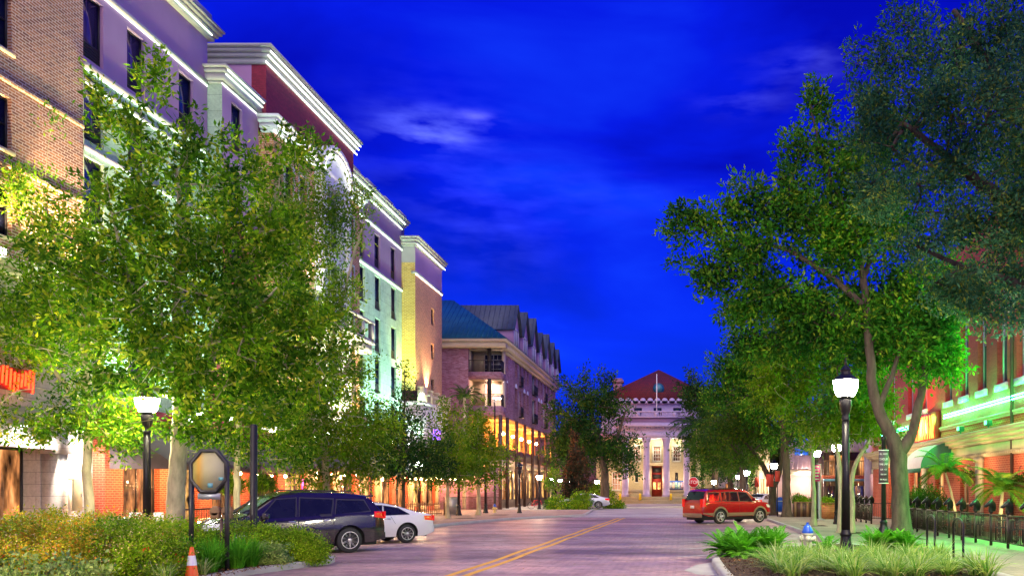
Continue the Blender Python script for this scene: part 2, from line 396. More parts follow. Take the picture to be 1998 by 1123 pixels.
# ------------------------------------------------------------------ ground, road, pavements
def road_mat():
    m, t, b, o = nodes('road_brick')
    uv = N(t, 'ShaderNodeUVMap'); mp = N(t, 'ShaderNodeMapping'); setin(mp, 'Rotation', (0, 0, R(45))); t.links.new(uv.outputs[0], mp.inputs[0])
    bt = N(t, 'ShaderNodeTexBrick'); t.links.new(mp.outputs[0], bt.inputs[0]); bt.offset = .5
    for k, v in (('Scale', 1), ('Brick Width', .26), ('Row Height', .13), ('Mortar Size', .012), ('Mortar Smooth', .2)): setin(bt, k, v)
    setin(bt, 'Color1', (.47, .31, .29, 1)); setin(bt, 'Color2', (.38, .245, .235, 1)); setin(bt, 'Mortar', (.22, .15, .16, 1))
    mx = N(t, 'ShaderNodeMixRGB', blend_type='MULTIPLY'); setin(mx, 0, 1.0); t.links.new(bt.outputs[0], mx.inputs[1])
    t.links.new(ramp(t, noise(t, .30, 6, .62, stretch=(.35, 1.1, 1)), [(.35, (.42, .38, .44)), (.5, (.92, .88, .95)), (.64, (1.4, 1.3, 1.25))]), mx.inputs[2])  # bands of shadow and highlight across the street, put into the brick colour
    m2 = N(t, 'ShaderNodeMixRGB', blend_type='MULTIPLY'); setin(m2, 0, 1.0); t.links.new(mx.outputs[0], m2.inputs[1])
    t.links.new(ramp(t, noise(t, 2.2, 7, .8), [(.32, (.55,)*3), (.5, (1.0,)*3), (.68, (1.3,)*3)]), m2.inputs[2])
    t.links.new(m2.outputs[0], b.inputs['Base Color'])
    t.links.new(ramp(t, noise(t, .8, 4), [(.3, (.38,)*3), (.7, (.68,)*3)]), b.inputs['Roughness'])
    bump(t, b, bt.outputs['Fac'], -.3, .01)
    return m
M['road'] = road_mat()
M['pavers'] = brick('pavers', (.42, .28, .24), (.33, .2, .17), (.3, .24, .2), bw=.22, bh=.11, ms=.008, stain=.3)
M['pavers_green'] = brick('pavers_worn', (.36, .30, .22), (.30, .25, .19), (.22, .2, .16), bw=.3, bh=.3, ms=.006, stain=.4)
M['asphalt_pale'] = pm('asphalt_pale', (.36, .32, .33), .8, var=.25, vs=.5, bs=.4, bscale=60)
M['ground'] = pm('ground', (.16, .13, .12), .95, var=.3)
M['paint_white'] = pm('paint_white', (.66, .64, .62), .7, var=.3, vs=5)
M['paint_yellow'] = pm('paint_yellow', (.85, .44, .02), .6, var=.22, vs=4)
struct('ground', MB().add([(-900, -60, -.03), (900, -60, -.03), (900, 1500, -.03), (-900, 1500, -.03)], [(0, 1, 2, 3)]), 'ground')
struct('road', MB().add([(-14.6, -8, 0), (6.6, -8, 0), (6.6, 61, 0), (-14.6, 61, 0)], [(0, 1, 2, 3)]), 'road')
struct('cross_street', MB().add([(-60, 61, 0), (60, 61, 0), (60, 97, 0), (-60, 97, 0)], [(0, 1, 2, 3)]), 'asphalt_pale')
struct('crosswalk_band', MB().add([(-8.5, 59.2, .004), (5, 59.2, .004), (5, 60.3, .004), (-8.5, 60.3, .004)], [(0, 1, 2, 3)]).add([(-8.5, 62.2, .004), (5, 62.2, .004), (5, 63, .004), (-8.5, 63, .004)], [(0, 1, 2, 3)]), 'paint_white')
# double yellow centre line, slightly wandering
mb = MB()
for off in (-.19, .19):
    P = []
    for i in range(41):
        D = 6+i*(57-6)/40; x = -5.0+(D-19)*.02+off+.03*math.sin(D*.9); P.append((x, D))
    for i in range(40):
        (xa, ya), (xb, yb) = P[i], P[i+1]; mb.add([(xa-.085, ya, .005), (xa+.085, ya, .005), (xb+.085, yb, .005), (xb-.085, yb, .005)], [(0, 1, 2, 3)])
struct('centre_line', mb, 'paint_yellow')
mb = MB()
def stripe(mb, a, b, w=.1, z=.005):
    a, b = Vector((*a, z)), Vector((*b, z)); d = (b-a).normalized(); q = Vector((-d.y, d.x, 0))*w/2
    mb.add([a-q, b-q, b+q, a+q], [(0, 1, 2, 3)])
for k, D in enumerate((24.1, 27.2, 30.3, 33.4, 36.6, 39.8, 43.2, 53.0)):
    stripe(mb, (-.2 + .02*k, D), (4.9, D+3.3))
for D in (25.9, 29.4, 32.9, 36.2, 39.2):
    stripe(mb, (-9.3, D+2.2), (-14.4, D-2.4))
struct('parking_lines', mb, 'paint_white')

def raised(name, poly, h, mat, kerb=.16, kmat='concrete'):
    """pavement slab with a real kerb round it"""
    n = len(poly); c = Vector((sum(p[0] for p in poly)/n, sum(p[1] for p in poly)/n))
    ar = sum(poly[i][0]*poly[(i+1) % n][1]-poly[(i+1) % n][0]*poly[i][1] for i in range(n))
    if ar < 0: poly = poly[::-1]
    def inset(d):
        out = []
        for i in range(n):
            p0, p1, p2 = Vector(poly[i-1]), Vector(poly[i]), Vector(poly[(i+1) % n])
            n1 = Vector((-(p1-p0).y, (p1-p0).x)).normalized(); n2 = Vector((-(p2-p1).y, (p2-p1).x)).normalized()
            b = (n1+n2); b = b/max(.35, b.length_squared/2) if b.length > .01 else n1
            out.append(tuple(p1+b*d))
        return out
    ins = inset(kerb); bv = inset(.03)
    k = MB(); vs = [(*p, -.02) for p in poly]+[(*p, h-.02) for p in poly]+[(*p, h+.012) for p in bv]+[(*p, h+.012) for p in ins]+[(*p, h-.02) for p in ins]
    fs = []
    for i in range(n):
        j = (i+1) % n
        for q in range(4): fs.append((q*n+i, q*n+j, (q+1)*n+j, (q+1)*n+i))
    k.add(vs, fs); kk = struct('kerb', k, kmat)
    s = MB(); s.add([(*p, h) for p in ins], [tuple(range(n))]); return struct(name, s, mat)
raised('pavement_left', [(-60, -6), (-14.6, -6), (-14.6, 38.0), (-12.9, 41.8), (-12.3, 46.8), (-11.2, 53), (-9.4, 57.5), (-8.0, 59.5), (-7.3, 61.5), (-7.4, 64), (-8.2, 76), (-60, 76)], .13, 'pavers')
raised('pavement_right', [(5.15, 28.5), (5.1, 60), (8, 66), (60, 66), (60, -6), (6.65, -6), (6.6, 26)], .13, 'pavers_green')
raised('planting_bed_left', [(-14.4, 5), (-9.95, 5), (-9.75, 18.7), (-9.35, 20.6), (-9.1, 21.6), (-9.25, 22.4), (-9.8, 22.9), (-14.4, 19.6)], .14, 'mulch', .2)
raised('planting_bed_right', [(1.0, 12), (6.4, 12), (6.4, 26.2), (5.3, 28.2), (3.2, 26.6), (1.5, 24.6), (.85, 22.9), (.7, 21.6), (.75, 19)], .14, 'mulch', .2)
mb = MB(); mb.add([(.0, 20.0, .006), (.3, 19.0, .006), (.9, 18.5, .012), (.75, 22.2, .012), (.3, 21.4, .006)], [(0, 1, 2, 3, 4)]); struct('kerb_apron', mb, 'concrete')
raised('pavement_plaza', [(-60, 81), (-8.6, 81), (-8.2, 86), (5.2, 98), (60, 98), (60, 150), (-60, 150)], .12, 'asphalt_pale')
# dark square tree pits
mb = MB()
for (x, y) in ((-14.0, 45), (-13.7, 53), (-13.1, 60), (6.45, 42), (6.9, 35), (8.1, 31), (6.8, 56), (6.3, 60), (-15.3, 25.5)):
    mb.add([(x-.6, y-.8, .137), (x+.6, y-.8, .137), (x+.6, y+.8, .137), (x-.6, y+.8, .137)], [(0, 1, 2, 3)])
struct('tree_pit', mb, 'mulch')
# ------------------------------------------------------------------ near brick building, far left
T = thing('brick_building', 'brown brick building with pale block base at far left, warm lights washing its wall', 'building', (-22.5, 22, 0))
wins = []
for i, (z0, z1) in enumerate(((16.5, 18.6), (13.2, 14.95), (10.3, 12.0))):
    for y in (24.1, 26.6): wins.append((y, y+1.7, z0, z1))
mb = MB(); wall(mb, 'x', -22.5, 1, 14, 31.65, 9.3, 24, wins, depth=.22, thick=8); part(T, 'wall', mb, 'brick_orange', True)
for o in wins: window(T, 'x', -22.5, 1, *o, depth=.22, glass='glass_blue', nx=2, nz=2, sill='trim_cream')
mb = MB()
for z in (15.4, 12.6): slab(mb, 'x', -22.6, -22.44, 14, 31.64, z, z+.16)
part(T, 'band', mb, 'brick_orange', True)
mb = MB(); door = (27.2, 29.35, .15, 3.35); wall(mb, 'x', -22.36, 1, 14, 31.95, 0, 9.2, [door, (19.5, 25.6, .5, 3.9)], depth=.7, thick=8); part(T, 'base_wall', mb, 'stone_pale', True)
mb = MB(); cornice(mb, 'x', -22.36, 1, 14, 31.95, 9.5, [(.16, .28), (.14, .2), (.22, .1)], (0, 1)); slab(mb, 'x', -22.5, -22.28, 14, 31.96, 4.55, 4.72); part(T, 'cornice', mb, 'trim', True)
window(T, 'x', -22.36, 1, *door, depth=.66, glass='win_room_dim', nx=1, nz=1, fw=.09)
window(T, 'x', -22.36, 1, 19.5, 25.6, .5, 3.9, depth=.66, glass='win_room_dim', nx=3, nz=1, fw=.09)
mb = MB()
for y in (27.0, 29.3):       # sloping hoods over the openings
    mb.add([(-22.34, y-.2, 3.5), (-22.34, y+2.6 if y < 28 else y+.2, 3.5), (-21.7, y+2.6 if y < 28 else y+.2, 3.3), (-21.7, y-.2, 3.3)], [(0, 1, 2, 3)])
    break
mb.box(-22.36, -21.75, 29.4, 29.85, .14, 3.15); mb.prism([(29.2, 3.16), (30.05, 3.16), (29.8, 3.75), (29.2, 4.35)], -22.37, -21.7, 'x'); part(T, 'door_surround', mb, 'stone_pale', True)
for y in (24.5, 27.2, 29.6, 31.2):
    fl = MB(); fl.box(-22.1, -21.9, y-.12, y+.12, 9.5, 9.66); light('uplight', 'SPOT', (-21.95, y, 9.75), 2600, (1, .66, .36), T, target=(-22.9, y, 16), size=.08, spot=105, blend=.9); part(T, 'floodlight', fl, 'flood', True)

# ------------------------------------------------------------------ hotel
H = thing('hotel', 'long six-storey hotel of lavender stucco, dark red brick and green stone with glowing cornice lines', 'building', (-22.5, 32, 0))
FR, FL = -22.5, 3.05
ROWS = [(6.0, 8.45), (9.0, 11.45), (12.0, 14.45), (15.05, 17.5), (18.15, 20.6)]
def section(p, a0, a1, rows, cols, ww, walls, glass='glass_blue', ztop=24, depth=.2, frame='frame_dark', side=None, back=9):
    """walls: [(z0, z1, material, extra projection)] stacked bands, each with its own openings"""
    for (z0, z1, mat, pr) in walls:
        ops = [(c-ww/2, c+ww/2, r[0], r[1]) for c in cols for r in rows if r[0] >= z0-.01 and r[1] <= z1+.01]
        mb = MB(); wall(mb, 'x', p+pr, 1, a0, a1, z0, z1, ops, depth=depth, thick=back); part(H, 'wall', mb, mat, True)
        for i_, o in enumerate(ops):
            w_ = window(H, 'x', p+pr, 1, *o, depth=depth, frame=frame, glass=(glass, 'glass_curtain', glass)[(i_*7+int(o[0]*3)) % 3], nx=1, nz=1, fw=.05, surround=None)
            gm = MB()
            for k in range(6): slab(gm, 'x', p+pr-depth+.05, p+pr-depth+.09, o[0]+.05, o[1]-.05, o[2]+.05+k*.11, o[2]+.11+k*.11)
            slab(gm, 'x', p+pr-depth+.03, p+pr-depth+.05, o[0]+.05, o[1]-.05, o[2]+.05, o[2]+.72); part(H, 'louvre', gm, 'frame_dark', True, sub=w_)
def glowline(p, a0, a1, z, mat='mould_line', r=.018, out=.0):
    mb = MB(); mb.box(p, p+.03+out, a0, a1, z-r, z+r); return part(H, 'light_strip', mb, mat, True)
# 1: lavender section beside the brick building
cols1 = [31.9+.3, 34.7, 38.2]
section(FR, 31.66, 39.9, ROWS, cols1, 1.1, [(17.82, 23.4, 'stucco', 0), (0, 17.8, 'stone_green', .03)])
mb = MB(); cornice(mb, 'x', FR, 1, 31.66, 39.9, 23.75, [(.10, .55), (.16, .46), (.16, .34), (.2, .22)], (0, 1), back=.6)
slab(mb, 'x', FR-.1, FR+.10, 31.66, 39.88, 20.95, 21.12); slab(mb, 'x', FR-.1, FR+.16, 31.66, 39.88, 17.72, 17.9); slab(mb, 'x', FR-.1, FR+.10, 31.66, 39.88, 17.2, 17.32); slab(mb, 'x', FR-.1, FR+.09, 31.66, 39.88, 14.7, 14.82); part(H, 'cornice', mb, 'trim', True)
for z, q in ((23.3, .24), (23.52, .36), (20.9, .02), (17.67, .05), (17.16, .05), (14.66, .05)): glowline(FR+q, 31.7, 39.85, z)
mb = MB(); mb.box(-27.6, -24.6, 41.0, 43.5, 23.4, 26.3); part(H, 'penthouse', mb, 'stucco_dark', True)
mb = MB(); mb.box(-27.8, -24.4, 40.8, 43.7, 26.1, 26.4); mb.box(-27.7, -24.5, 40.9, 43.6, 25.85, 26.08); part(H, 'penthouse_cap', mb, 'trim', True)
# 2: projecting bay
P2 = -21.8
section(P2, 39.9, 43.3, ROWS, [41.2], 1.0, [(14.82, 21.4, 'stucco', 0), (4.5, 14.8, 'brick_red', .02)], back=6)
mb = MB(); wall(mb, 'y', 39.893, -1, -24, P2-.004, 9, 21.4, [], thick=.3); part(H, 'return_wall', mb, 'stone_green', True)
mb = MB(); cornice(mb, 'x', P2, 1, 39.88, 43.3, 21.8, [(.12, .4), (.2, .28), (.34, .2), (.1, .1)], (1, 0), back=3); part(H, 'cornice', mb, 'trim', True)
mb = MB(); slab(mb, 'x', P2-.1, P2+.1, 39.85, 43.3, 14.7, 14.84); part(H, 'band', mb, 'trim', True)
for z, q in ((21.45, .22), (21.02, .03), (21.66, .3)): glowline(P2+q, 39.8, 43.28, z)
# 3: brick tower
P3 = -21.4
mb = MB(); wall(mb, 'x', P3, 1, 43.3, 54.7, 20.6, 23.65, [], thick=9); wall(mb, 'y', 43.285, -1, P3-.75, P3-.004, 20.6, 23.65, [], thick=.3); part(H, 'wall', mb, 'brick_red', True)
mb = MB(); wall(mb, 'y', 43.288, -1, -30.5, P3-.753, 20.6, 23.65, [], thick=.3); part(H, 'return_wall', mb, 'stucco', True)
mb = MB(); cornice(mb, 'x', P3, 1, 43.3, 54.7, 24.52, [(.14, .46), (.20, .34), (.22, .22), (.30, .1)], (1, 1), back=9); part(H, 'cornice', mb, 'trim', True)
for z, q in ((24.19, .35), (23.97, .23), (23.66, .11)): glowline(P3+q, 43.0, 55.0, z, 'mould_warm', .03)
P3b = -21.0; ac = 50.0
cols3 = [44.9, 46.6, 53.0]
rows3 = [(17.2, 19.1), (14.1, 16.0), (11.0, 12.9), (8.0, 9.9)]
section(P3b, 43.3, 48.0, rows3, [44.9, 46.6], .95, [(4.5, 20.2, 'brick_warm', 0)], back=3)
section(P3b, 52.0, 54.7, rows3, [53.2], .95, [(4.5, 20.2, 'brick_warm', 0)], back=3)
for cs in ([44.9, 46.6, 53.2],):
    mb = MB()
    for c in cs:
        for r in rows3:
            t = .13
            slab(mb, 'x', P3b-.01, P3b+.05, c-.475-t, c-.478, r[0]-.1, r[1]+t); slab(mb, 'x', P3b-.01, P3b+.05, c+.478, c+.475+t, r[0]-.1, r[1]+t); slab(mb, 'x', P3b-.01, P3b+.047, c-.477, c+.477, r[1]+.003, r[1]+t)
    part(H, 'surround', mb, 'trim', True)
# white arched bay in the middle with tall glass
mb = MB(); gz = [(49.05, 50.95, 16.0, 19.6), (49.05, 50.95, 11.5, 15.2), (49.05, 50.95, 7.2, 10.6)]
wall(mb, 'x', P3b+.35, 1, 48.0, 52.0, 4.5, 20.2, gz, depth=.3, thick=3)
arch = [(48.0, 20.2)]+[(50-2.0*math.cos(math.pi*i/14), 20.2+1.55*math.sin(math.pi*i/14)) for i in range(1, 14)]+[(52.0, 20.2)]
mb.prism(arch, P3b-2.6, P3b+.35, 'x'); part(H, 'arched_bay', mb, 'white', True)
for o in gz: window(H, 'x', P3b+.35, 1, *o, depth=.3, frame='frame_white', glass='glass_blue', nx=2, nz=3)
mb = MB()
def archmould(mb, r0, r1, p0, p1, n=16, cz=20.2, h=1.55):
    for i in range(n):
        t0, t1 = math.pi*i/n, math.pi*(i+1)/n
        def q(r, t, p): return (p, 50-(2.0+r)*math.cos(t), cz+(h+r)*math.sin(t))
        vs = [q(r0, t0, p0), q(r1, t0, p0), q(r1, t1, p0), q(r0, t1, p0), q(r0, t0, p1), q(r1, t0, p1), q(r1, t1, p1), q(r0, t1, p1)]
        mb.add(vs, [(0, 1, 2, 3), (7, 6, 5, 4), (0, 4, 5, 1), (1, 5, 6, 2), (2, 6, 7, 3), (3, 7, 4, 0)])
archmould(mb, .02, .28, P3b-.6, P3b+.62); archmould(mb, -.2, .0, P3b, P3b+.5)
part(H, 'arch_moulding', mb, 'white', True); mb = MB(); cornice(mb, 'x', P3b, 1, 43.2, 47.72, 20.9, [(.14, .5), (.2, .4), (.26, .25), (.12, .1)], (1, 0), back=.6)
part(H, 'cornice', mb, 'white', True); mb = MB(); cornice(mb, 'x', P3b, 1, 52.28, 54.75, 20.9, [(.14, .5), (.2, .4), (.26, .25), (.12, .1)], (0, 1), back=.6)
for (a, b) in ((48.02, 48.45), (51.55, 51.98)): slab(mb, 'x', P3b+.3, P3b+.55, a, b, 4.5, 20.1)
part(H, 'cornice', mb, 'white', True)
for (a, b) in ((43.0, 47.7), (52.3, 54.9)):
    for z, q in ((20.5, .27), (20.18, .12)): glowline(P3b+q, a, b, z, 'mould_warm', .03)
mb = MB(); archmould(mb, -.24, -.19, P3b+.52, P3b+.56); part(H, 'light_strip', mb, 'mould_warm', True)
# balcony ledge low on the tower
mb = MB(); mb.box(P3b, P3b+1.1, 43.6, 54.4, 11.2, 11.45); mb.box(P3b, P3b+.9, 53.0, 54.4, 10.6, 11.2)
for y in (43.8, 46, 48.2, 50.4, 52.6, 54.2): mb.box(P3b+.8, P3b+1.08, y-.14, y+.14, 11.45, 12.5)
mb.box(P3b+.75, P3b+1.12, 43.6, 54.4, 12.5, 12.65); part(H, 'balcony', mb, 'trim', True)
# 4: green stone section
cols4 = [58.9, 62.0, 65.4]
section(FR, 54.7, 67.3, ROWS, cols4, 1.15, [(17.82, 22.9, 'stucco_dark', 0), (0, 17.8, 'stone_green', .03)])
mb = MB(); cornice(mb, 'x', FR, 1, 54.7, 67.3, 23.35, [(.14, .55), (.2, .44), (.2, .3), (.2, .18)], (0, 1), back=.8)
slab(mb, 'x', FR-.1, FR+.12, 54.72, 67.28, 21.0, 21.16); slab(mb, 'x', FR-.1, FR+.14, 54.72, 67.28, 17.74, 17.92); part(H, 'cornice', mb, 'trim', True)
for z, q in ((22.98, .32), (22.6, .06), (20.94, .05), (17.69, .07)): glowline(FR+q, 54.72, 67.25, z, r=.03)
for i, y in enumerate((56.5, 59.6, 62.7, 66.5, 69.8)):
    mb = MB(); mb.box(-25.6, -23.6, y, y+1.5, 23.0, 24.75-.1*i*0); part(H, 'roof_vent', mb, 'stucco_dark', True)
    mb = MB(); mb.box(-25.75, -23.45, y-.15, y+1.65, 24.75, 24.95); mb.box(-25.67, -23.53, y-.07, y+1.57, 24.5, 24.74); part(H, 'roof_vent_cap', mb, 'trim', True)
# 5: gold and warm brick end block
P5 = -21.4
mb = MB(); wall(mb, 'y', 67.3, -1, -22.7, P5-.02, 9.8, 20.0, [], thick=.3); part(H, 'return_wall', mb, 'brick_gold', True)
mb = MB(); wall(mb, 'y', 67.29, -1, -22.7, P5-.02, 20.0, 21.5, [], thick=.3); part(H, 'return_wall', mb, 'trim', True)
rows5 = [(18.9, 20.6), (15.9, 17.3), (13.0, 14.3), (10.1, 11.3)]
section(P5, 67.31, 74.65, rows5[1:], [71.9], .8, [(9.8, 19.2, 'brick_warm', 0)], back=6)
section(P5, 67.31, 74.65, rows5[:1], [71.9], .8, [(18.2+1.0, 21.5, 'stucco', 0)], back=6)
mb = MB(); wall(mb, 'y', 74.66, 1, -27, P5-.004, 9.8, 21.5, [], thick=.3); part(H, 'return_wall', mb, 'brick_warm', True)
mb = MB(); cornice(mb, 'x', P5, 1, 67.28, 74.7, 22.0, [(.14, .42), (.22, .32), (.24, .2), (.12, .1)], (1, 1), back=3); slab(mb, 'x', P5-.3, P5+.1, 67.2, 74.7, 19.1, 19.3); part(H, 'cornice', mb, 'trim', True)
glowline(P5+.22, 67.1, 74.9, 21.35, 'mould_warm', .03); glowline(P5+.03, 67.25, 74.65, 19.06, 'mould_warm', .03)
PX = -20.8
mb = MB(); mb.box(-30, PX, 67.2, 74.9, 4.2, 8.9); mb.box(-30, PX+.1, 67.1, 75.0, 8.7, 8.95); part(H, 'podium', mb, 'stone_pale', True)
mb = MB(); mb.box(PX-.35, PX+.14, 67.05, 68.0, 8.95, 10.1)
for y in (69.4, 71.2, 73.0, 74.7): mb.box(PX-.3, PX+.1, y-.2, y+.2, 8.95, 9.9); mb.box(PX-.36, PX+.16, y-.26, y+.26, 9.9, 10.05)
mb.box(PX-.2, PX+.02, 68.0, 74.7, 9.5, 9.66)
for k in range(22): mb.box(PX-.12, PX-.04, 68.2+k*.29, 68.32+k*.29, 8.95, 9.5)
part(H, 'balustrade', mb, 'trim_cream', True)
for y, e in ((70.2, 3000), (73.2, 3600)):
    light('uplight', 'SPOT', (P5+.35, y, 9.9), e, (1, .66, .38), H, target=(P5-.25, y, 16), size=.05, spot=75, blend=.9)
# floodlights washing the facades
def flood(x, y, z, e, col, tgt, spot=100, sz=.12):
    fl = MB(); fl.box(x-.05, x+.12, y-.14, y+.14, z-.12, z+.02); part(H, 'floodlight', fl, 'flood', True); light('uplight', 'SPOT', (x, y, z+.1), e, col, H, target=tgt, size=sz, spot=spot, blend=.9)
GR = (.55, 1, .70)
for y in (33.2, 36.5, 39.0): flood(-20.9, y, 5.2, 2100, (.6, .95, .7), (-23, y, 14))
for y in (45.5, 50, 53.8): flood(-19.2, y, 5.0, 4200, (1, .86, .5), (-21.6, y, 14))
for y in (56.5, 60.0, 63.5, 66.4): flood(-20.7, y, 5.35, 2700, GR, (-22.9, y, 14))
for (x, y, tg) in ((-20.3, 34.6, (-16.6, 27.5, 9.5)), (-20.0, 41.0, (-17.6, 36.6, 11)), (-19.6, 44.6, (-16.6, 37.2, 9))): flood(x, y, 4.8, 7500, (1, .93, .28), tg, 95)
flood(P3b+.6, 47.2, 13.2, 1200, (1, .8, .95), (P3b-.2, 47.2, 18)); flood(-20.5, 66.0, 9.4, 1800, (1, .95, .3), (-22.0, 67.4, 15))
# ground floor shopfronts: brick piers, pale pilasters, lit windows
mb = MB(); ops = []
piers = [(31.96, 33.0), (35.3, 36.3), (38.2, 39.2), (41.3, 43.3), (45.5, 46.4), (48.7, 50.2), (52.6, 53.4), (56.2, 57.0), (59.4, 61.0), (63.4, 64.2), (66.6, 67.9), (70.3, 71.1), (74.2, 75.0)]
for i in range(len(piers)-1): ops.append((piers[i][1], piers[i+1][0], .5, 3.3))
wall(mb, 'x', -21.9, 1, 31.96, 75.0, .05, 4.6, ops, depth=.3, thick=.5); part(H, 'shopfront_wall', mb, 'brick_shop', True)
for i, o in enumerate(ops): window(H, 'x', -21.9, 1, *o, depth=.28, frame='frame_dark', glass=('win_room_dim', 'win_room', 'win_room_dim')[i % 3], nx=2 if o[1]-o[0] < 2.4 else 3, nz=1, fw=.08, name='shop_window')
for (a, b) in ((49.0, 49.9), (52.7, 53.3), (59.8, 60.7), (67.0, 67.7), (70.4, 71.0), (74.3, 74.9)): mb = MB(); mb.box(-22.0, -21.68, a, b, .13, 4.5); mb.box(-22.0, -21.6, a-.08, b+.08, .13, .6); mb.box(-22.0, -21.6, a-.08, b+.08, 4.2, 4.5); part(H, 'pilaster', mb, 'trim_cream', True)
for i, (a, b) in enumerate(piers[:5]): mb = MB(); mb.box(-22.0, -21.82, a-.03, b+.03, .13, .62); part(H, 'plinth', mb, 'trim_cream', True)
mb = MB(); mb.box(-21.95, -21.55, 31.98, 67.0, 4.6, 5.1); part(H, 'band', mb, 'brick_red', True)
# awnings
def awning(y0, y1, ztop, zbot, out, mat, val=.3, x=-21.88):
    mb = MB(); xo = x+out
    mb.add([(x, y0, ztop), (x, y1, ztop), (xo, y1, zbot), (xo, y0, zbot), (x, y0, ztop-.04), (x, y1, ztop-.04), (xo-.03, y1, zbot-.03), (xo-.03, y0, zbot-.03)], [(0, 3, 2, 1), (4, 5, 6, 7), (0, 1, 5, 4)])
    mb.box(xo-.03, xo, y0, y1, zbot-val, zbot); mb.add([(x, y0, ztop), (xo, y0, zbot), (xo, y0, zbot-val), (x, y0, zbot-val)], [(0, 1, 2, 3)]); mb.add([(x, y1, ztop), (xo, y1, zbot), (xo, y1, zbot-val), (x, y1, zbot-val)], [(3, 2, 1, 0)])
    return mb
part(H, 'awning', awning(32.2, 43.6, 4.5, 3.0, 2.3, None), 'canvas_grey', True)
part(H, 'awning', awning(44.4, 54.0, 4.5, 3.3, 1.7, None), 'canvas_grey', True)
part(H, 'awning', awning(57.5, 67.0, 4.9, 3.15, 3.0, None), 'canvas_teal', True)
part(H, 'awning', awning(67.6, 74.8, 4.4, 3.1, 2.2, None, x=-20.8), 'canvas_grey', True)
for i, y in enumerate((34, 37.3, 40.5, 47.5, 51.5, 55.3, 58.5, 62.2, 65.5, 69, 73)):
    light('porch_light', 'POINT', (-20.7, y, 2.75), 380 if i else 460, (1, .52, .20), H, size=.1)
for y, lb in ((28.3, 'left'), (31.0, 'right')):
    L = thing('wall_downlight', f'{lb} of two small grey box downlights on the pale block wall', 'wall light', (-22.1, y, 4.1)); mb = MB(); mb.cbox((-.1, 0, .1), (.3, .3, .26)); part(L, 'housing', mb, 'metal_grey'); mb = MB(); mb.cbox((-.02, 0, -.05), (.14, .2, .02)); part(L, 'lens', mb, 'flood')
    light('downlight', 'SPOT', (-21.6, y, 4.0), 900, (1, .86, .72), L, target=(-22.3, y, 1), size=.1, spot=150, blend=1)
# a neon tube inside the window
mb = MB(); mb.tube([(-21.75, 48.2, 2.6), (-21.75, 48.2, 1.9), (-21.75, 48.5, 1.9)], .04, 6); M['neon_pink'] = em('neon_pink', (1, .08, .5), 5)
single('neon_window_sign', mb, 'neon_pink', 'short pink neon tube in the hotel ground-floor window behind the dark car', 'neon sign', (-21.75, 48.2, 1.9))

# coach lanterns on the pale pilasters
for y, lb in ((49.45, 'coach lantern glowing on a pale pilaster above the roof of the black car'), (60.2, 'coach lantern lit on the pilaster right of the green-leaved street tree'), (53.0, 'coach lantern on the pilaster between two shop windows behind the black car')):
    L = thing('coach_lantern', lb, 'wall lantern', (-21.5, y, 2.55), group='lanterns on the hotel ground floor')
    mb = MB(); mb.bar((-.1, 0, .25), (.12, 0, .35), .03); mb.lathe([(.13, .3), (.05, .42), (.01, .5)], n=6); mb.lathe([(.1, -.08), (.13, -.03)], n=6)
    for k in range(6): a = k*math.pi/3; mb.bar((.12*math.cos(a), .12*math.sin(a), -.05), (.12*math.cos(a), .12*math.sin(a), .3), .015)
    part(L, 'frame', mb, 'metal_black')
    mb = MB(); mb.lathe([(.06, -.02), (.09, .12), (.06, .27)], n=8); part(L, 'lamp_glass', mb, em('lantern_glow', (1, .6, .25), 22))

# string lights
def string_lights(name, label, pts, sag, n, r=.055, e=0):
    S = thing(name, label, 'string lights', pts[0], group='string lights on the left pavement'); w = MB(); pos = []
    for a, b in zip(pts[:-1], pts[1:]):
        a, b = Vector(a), Vector(b); seg = []
        for i in range(n+1):
            t = i/n; p = a.lerp(b, t); p.z -= sag*4*t*(1-t); seg.append(p)
            if i < n: pos.append(p)
        w.tube(seg, .012, 4)
    part(S, 'wire', w, 'metal_black', True)
    for p in pos: mb = MB(); mb.ball(p+Vector((0, 0, -r*1.2)), r, 8, 6); part(S, 'bulb', mb, 'bulb', True, True)
    return S
string_lights('string_lights', 'string of warm bulbs under the dark awning behind the near lamp post', [(-19.7, 32.6, 2.75), (-19.7, 37.5, 2.72), (-19.7, 43.2, 2.72)], .08, 4, .07)
string_lights('string_lights', 'string of warm bulbs over the patio between the young oak and the white sedan', [(-19.2, 58, 2.85), (-19.0, 66, 2.9), (-18.6, 74, 3.0)], .1, 7, .07)
string_lights('string_lights', 'short string of bulbs above the black car roof', [(-20.1, 44.5, 2.95), (-20.1, 53.8, 2.95)], .1, 5, .06)

# red neon on the pale block base
M['neon_red'] = em('neon_red', (1, .035, .008), 5)
T2 = thing('red_neon_sign', 'red glowing neon sign of scalloped strokes on the pale base at left edge', 'neon sign', (-22.3, 26.5, 5.35))
mb = MB()
for k in range(16):
    y = 26.3+k*.16; mb.tube([(-22.12, y, 5.25+.12*math.sin(k*1.1)), (-22.1, y+.03, 5.85+.1*math.sin(k*.9+1))], .035, 6)
part(T2, 'neon_tube', mb, 'neon_red', True)
mb = MB(); mb.box(-22.34, -22.2, 26.2, 28.9, 5.2, 5.95); mb.sm = False; part(T2, 'backing', mb, pm('red_panel', (.4, .02, .015), .5), True)
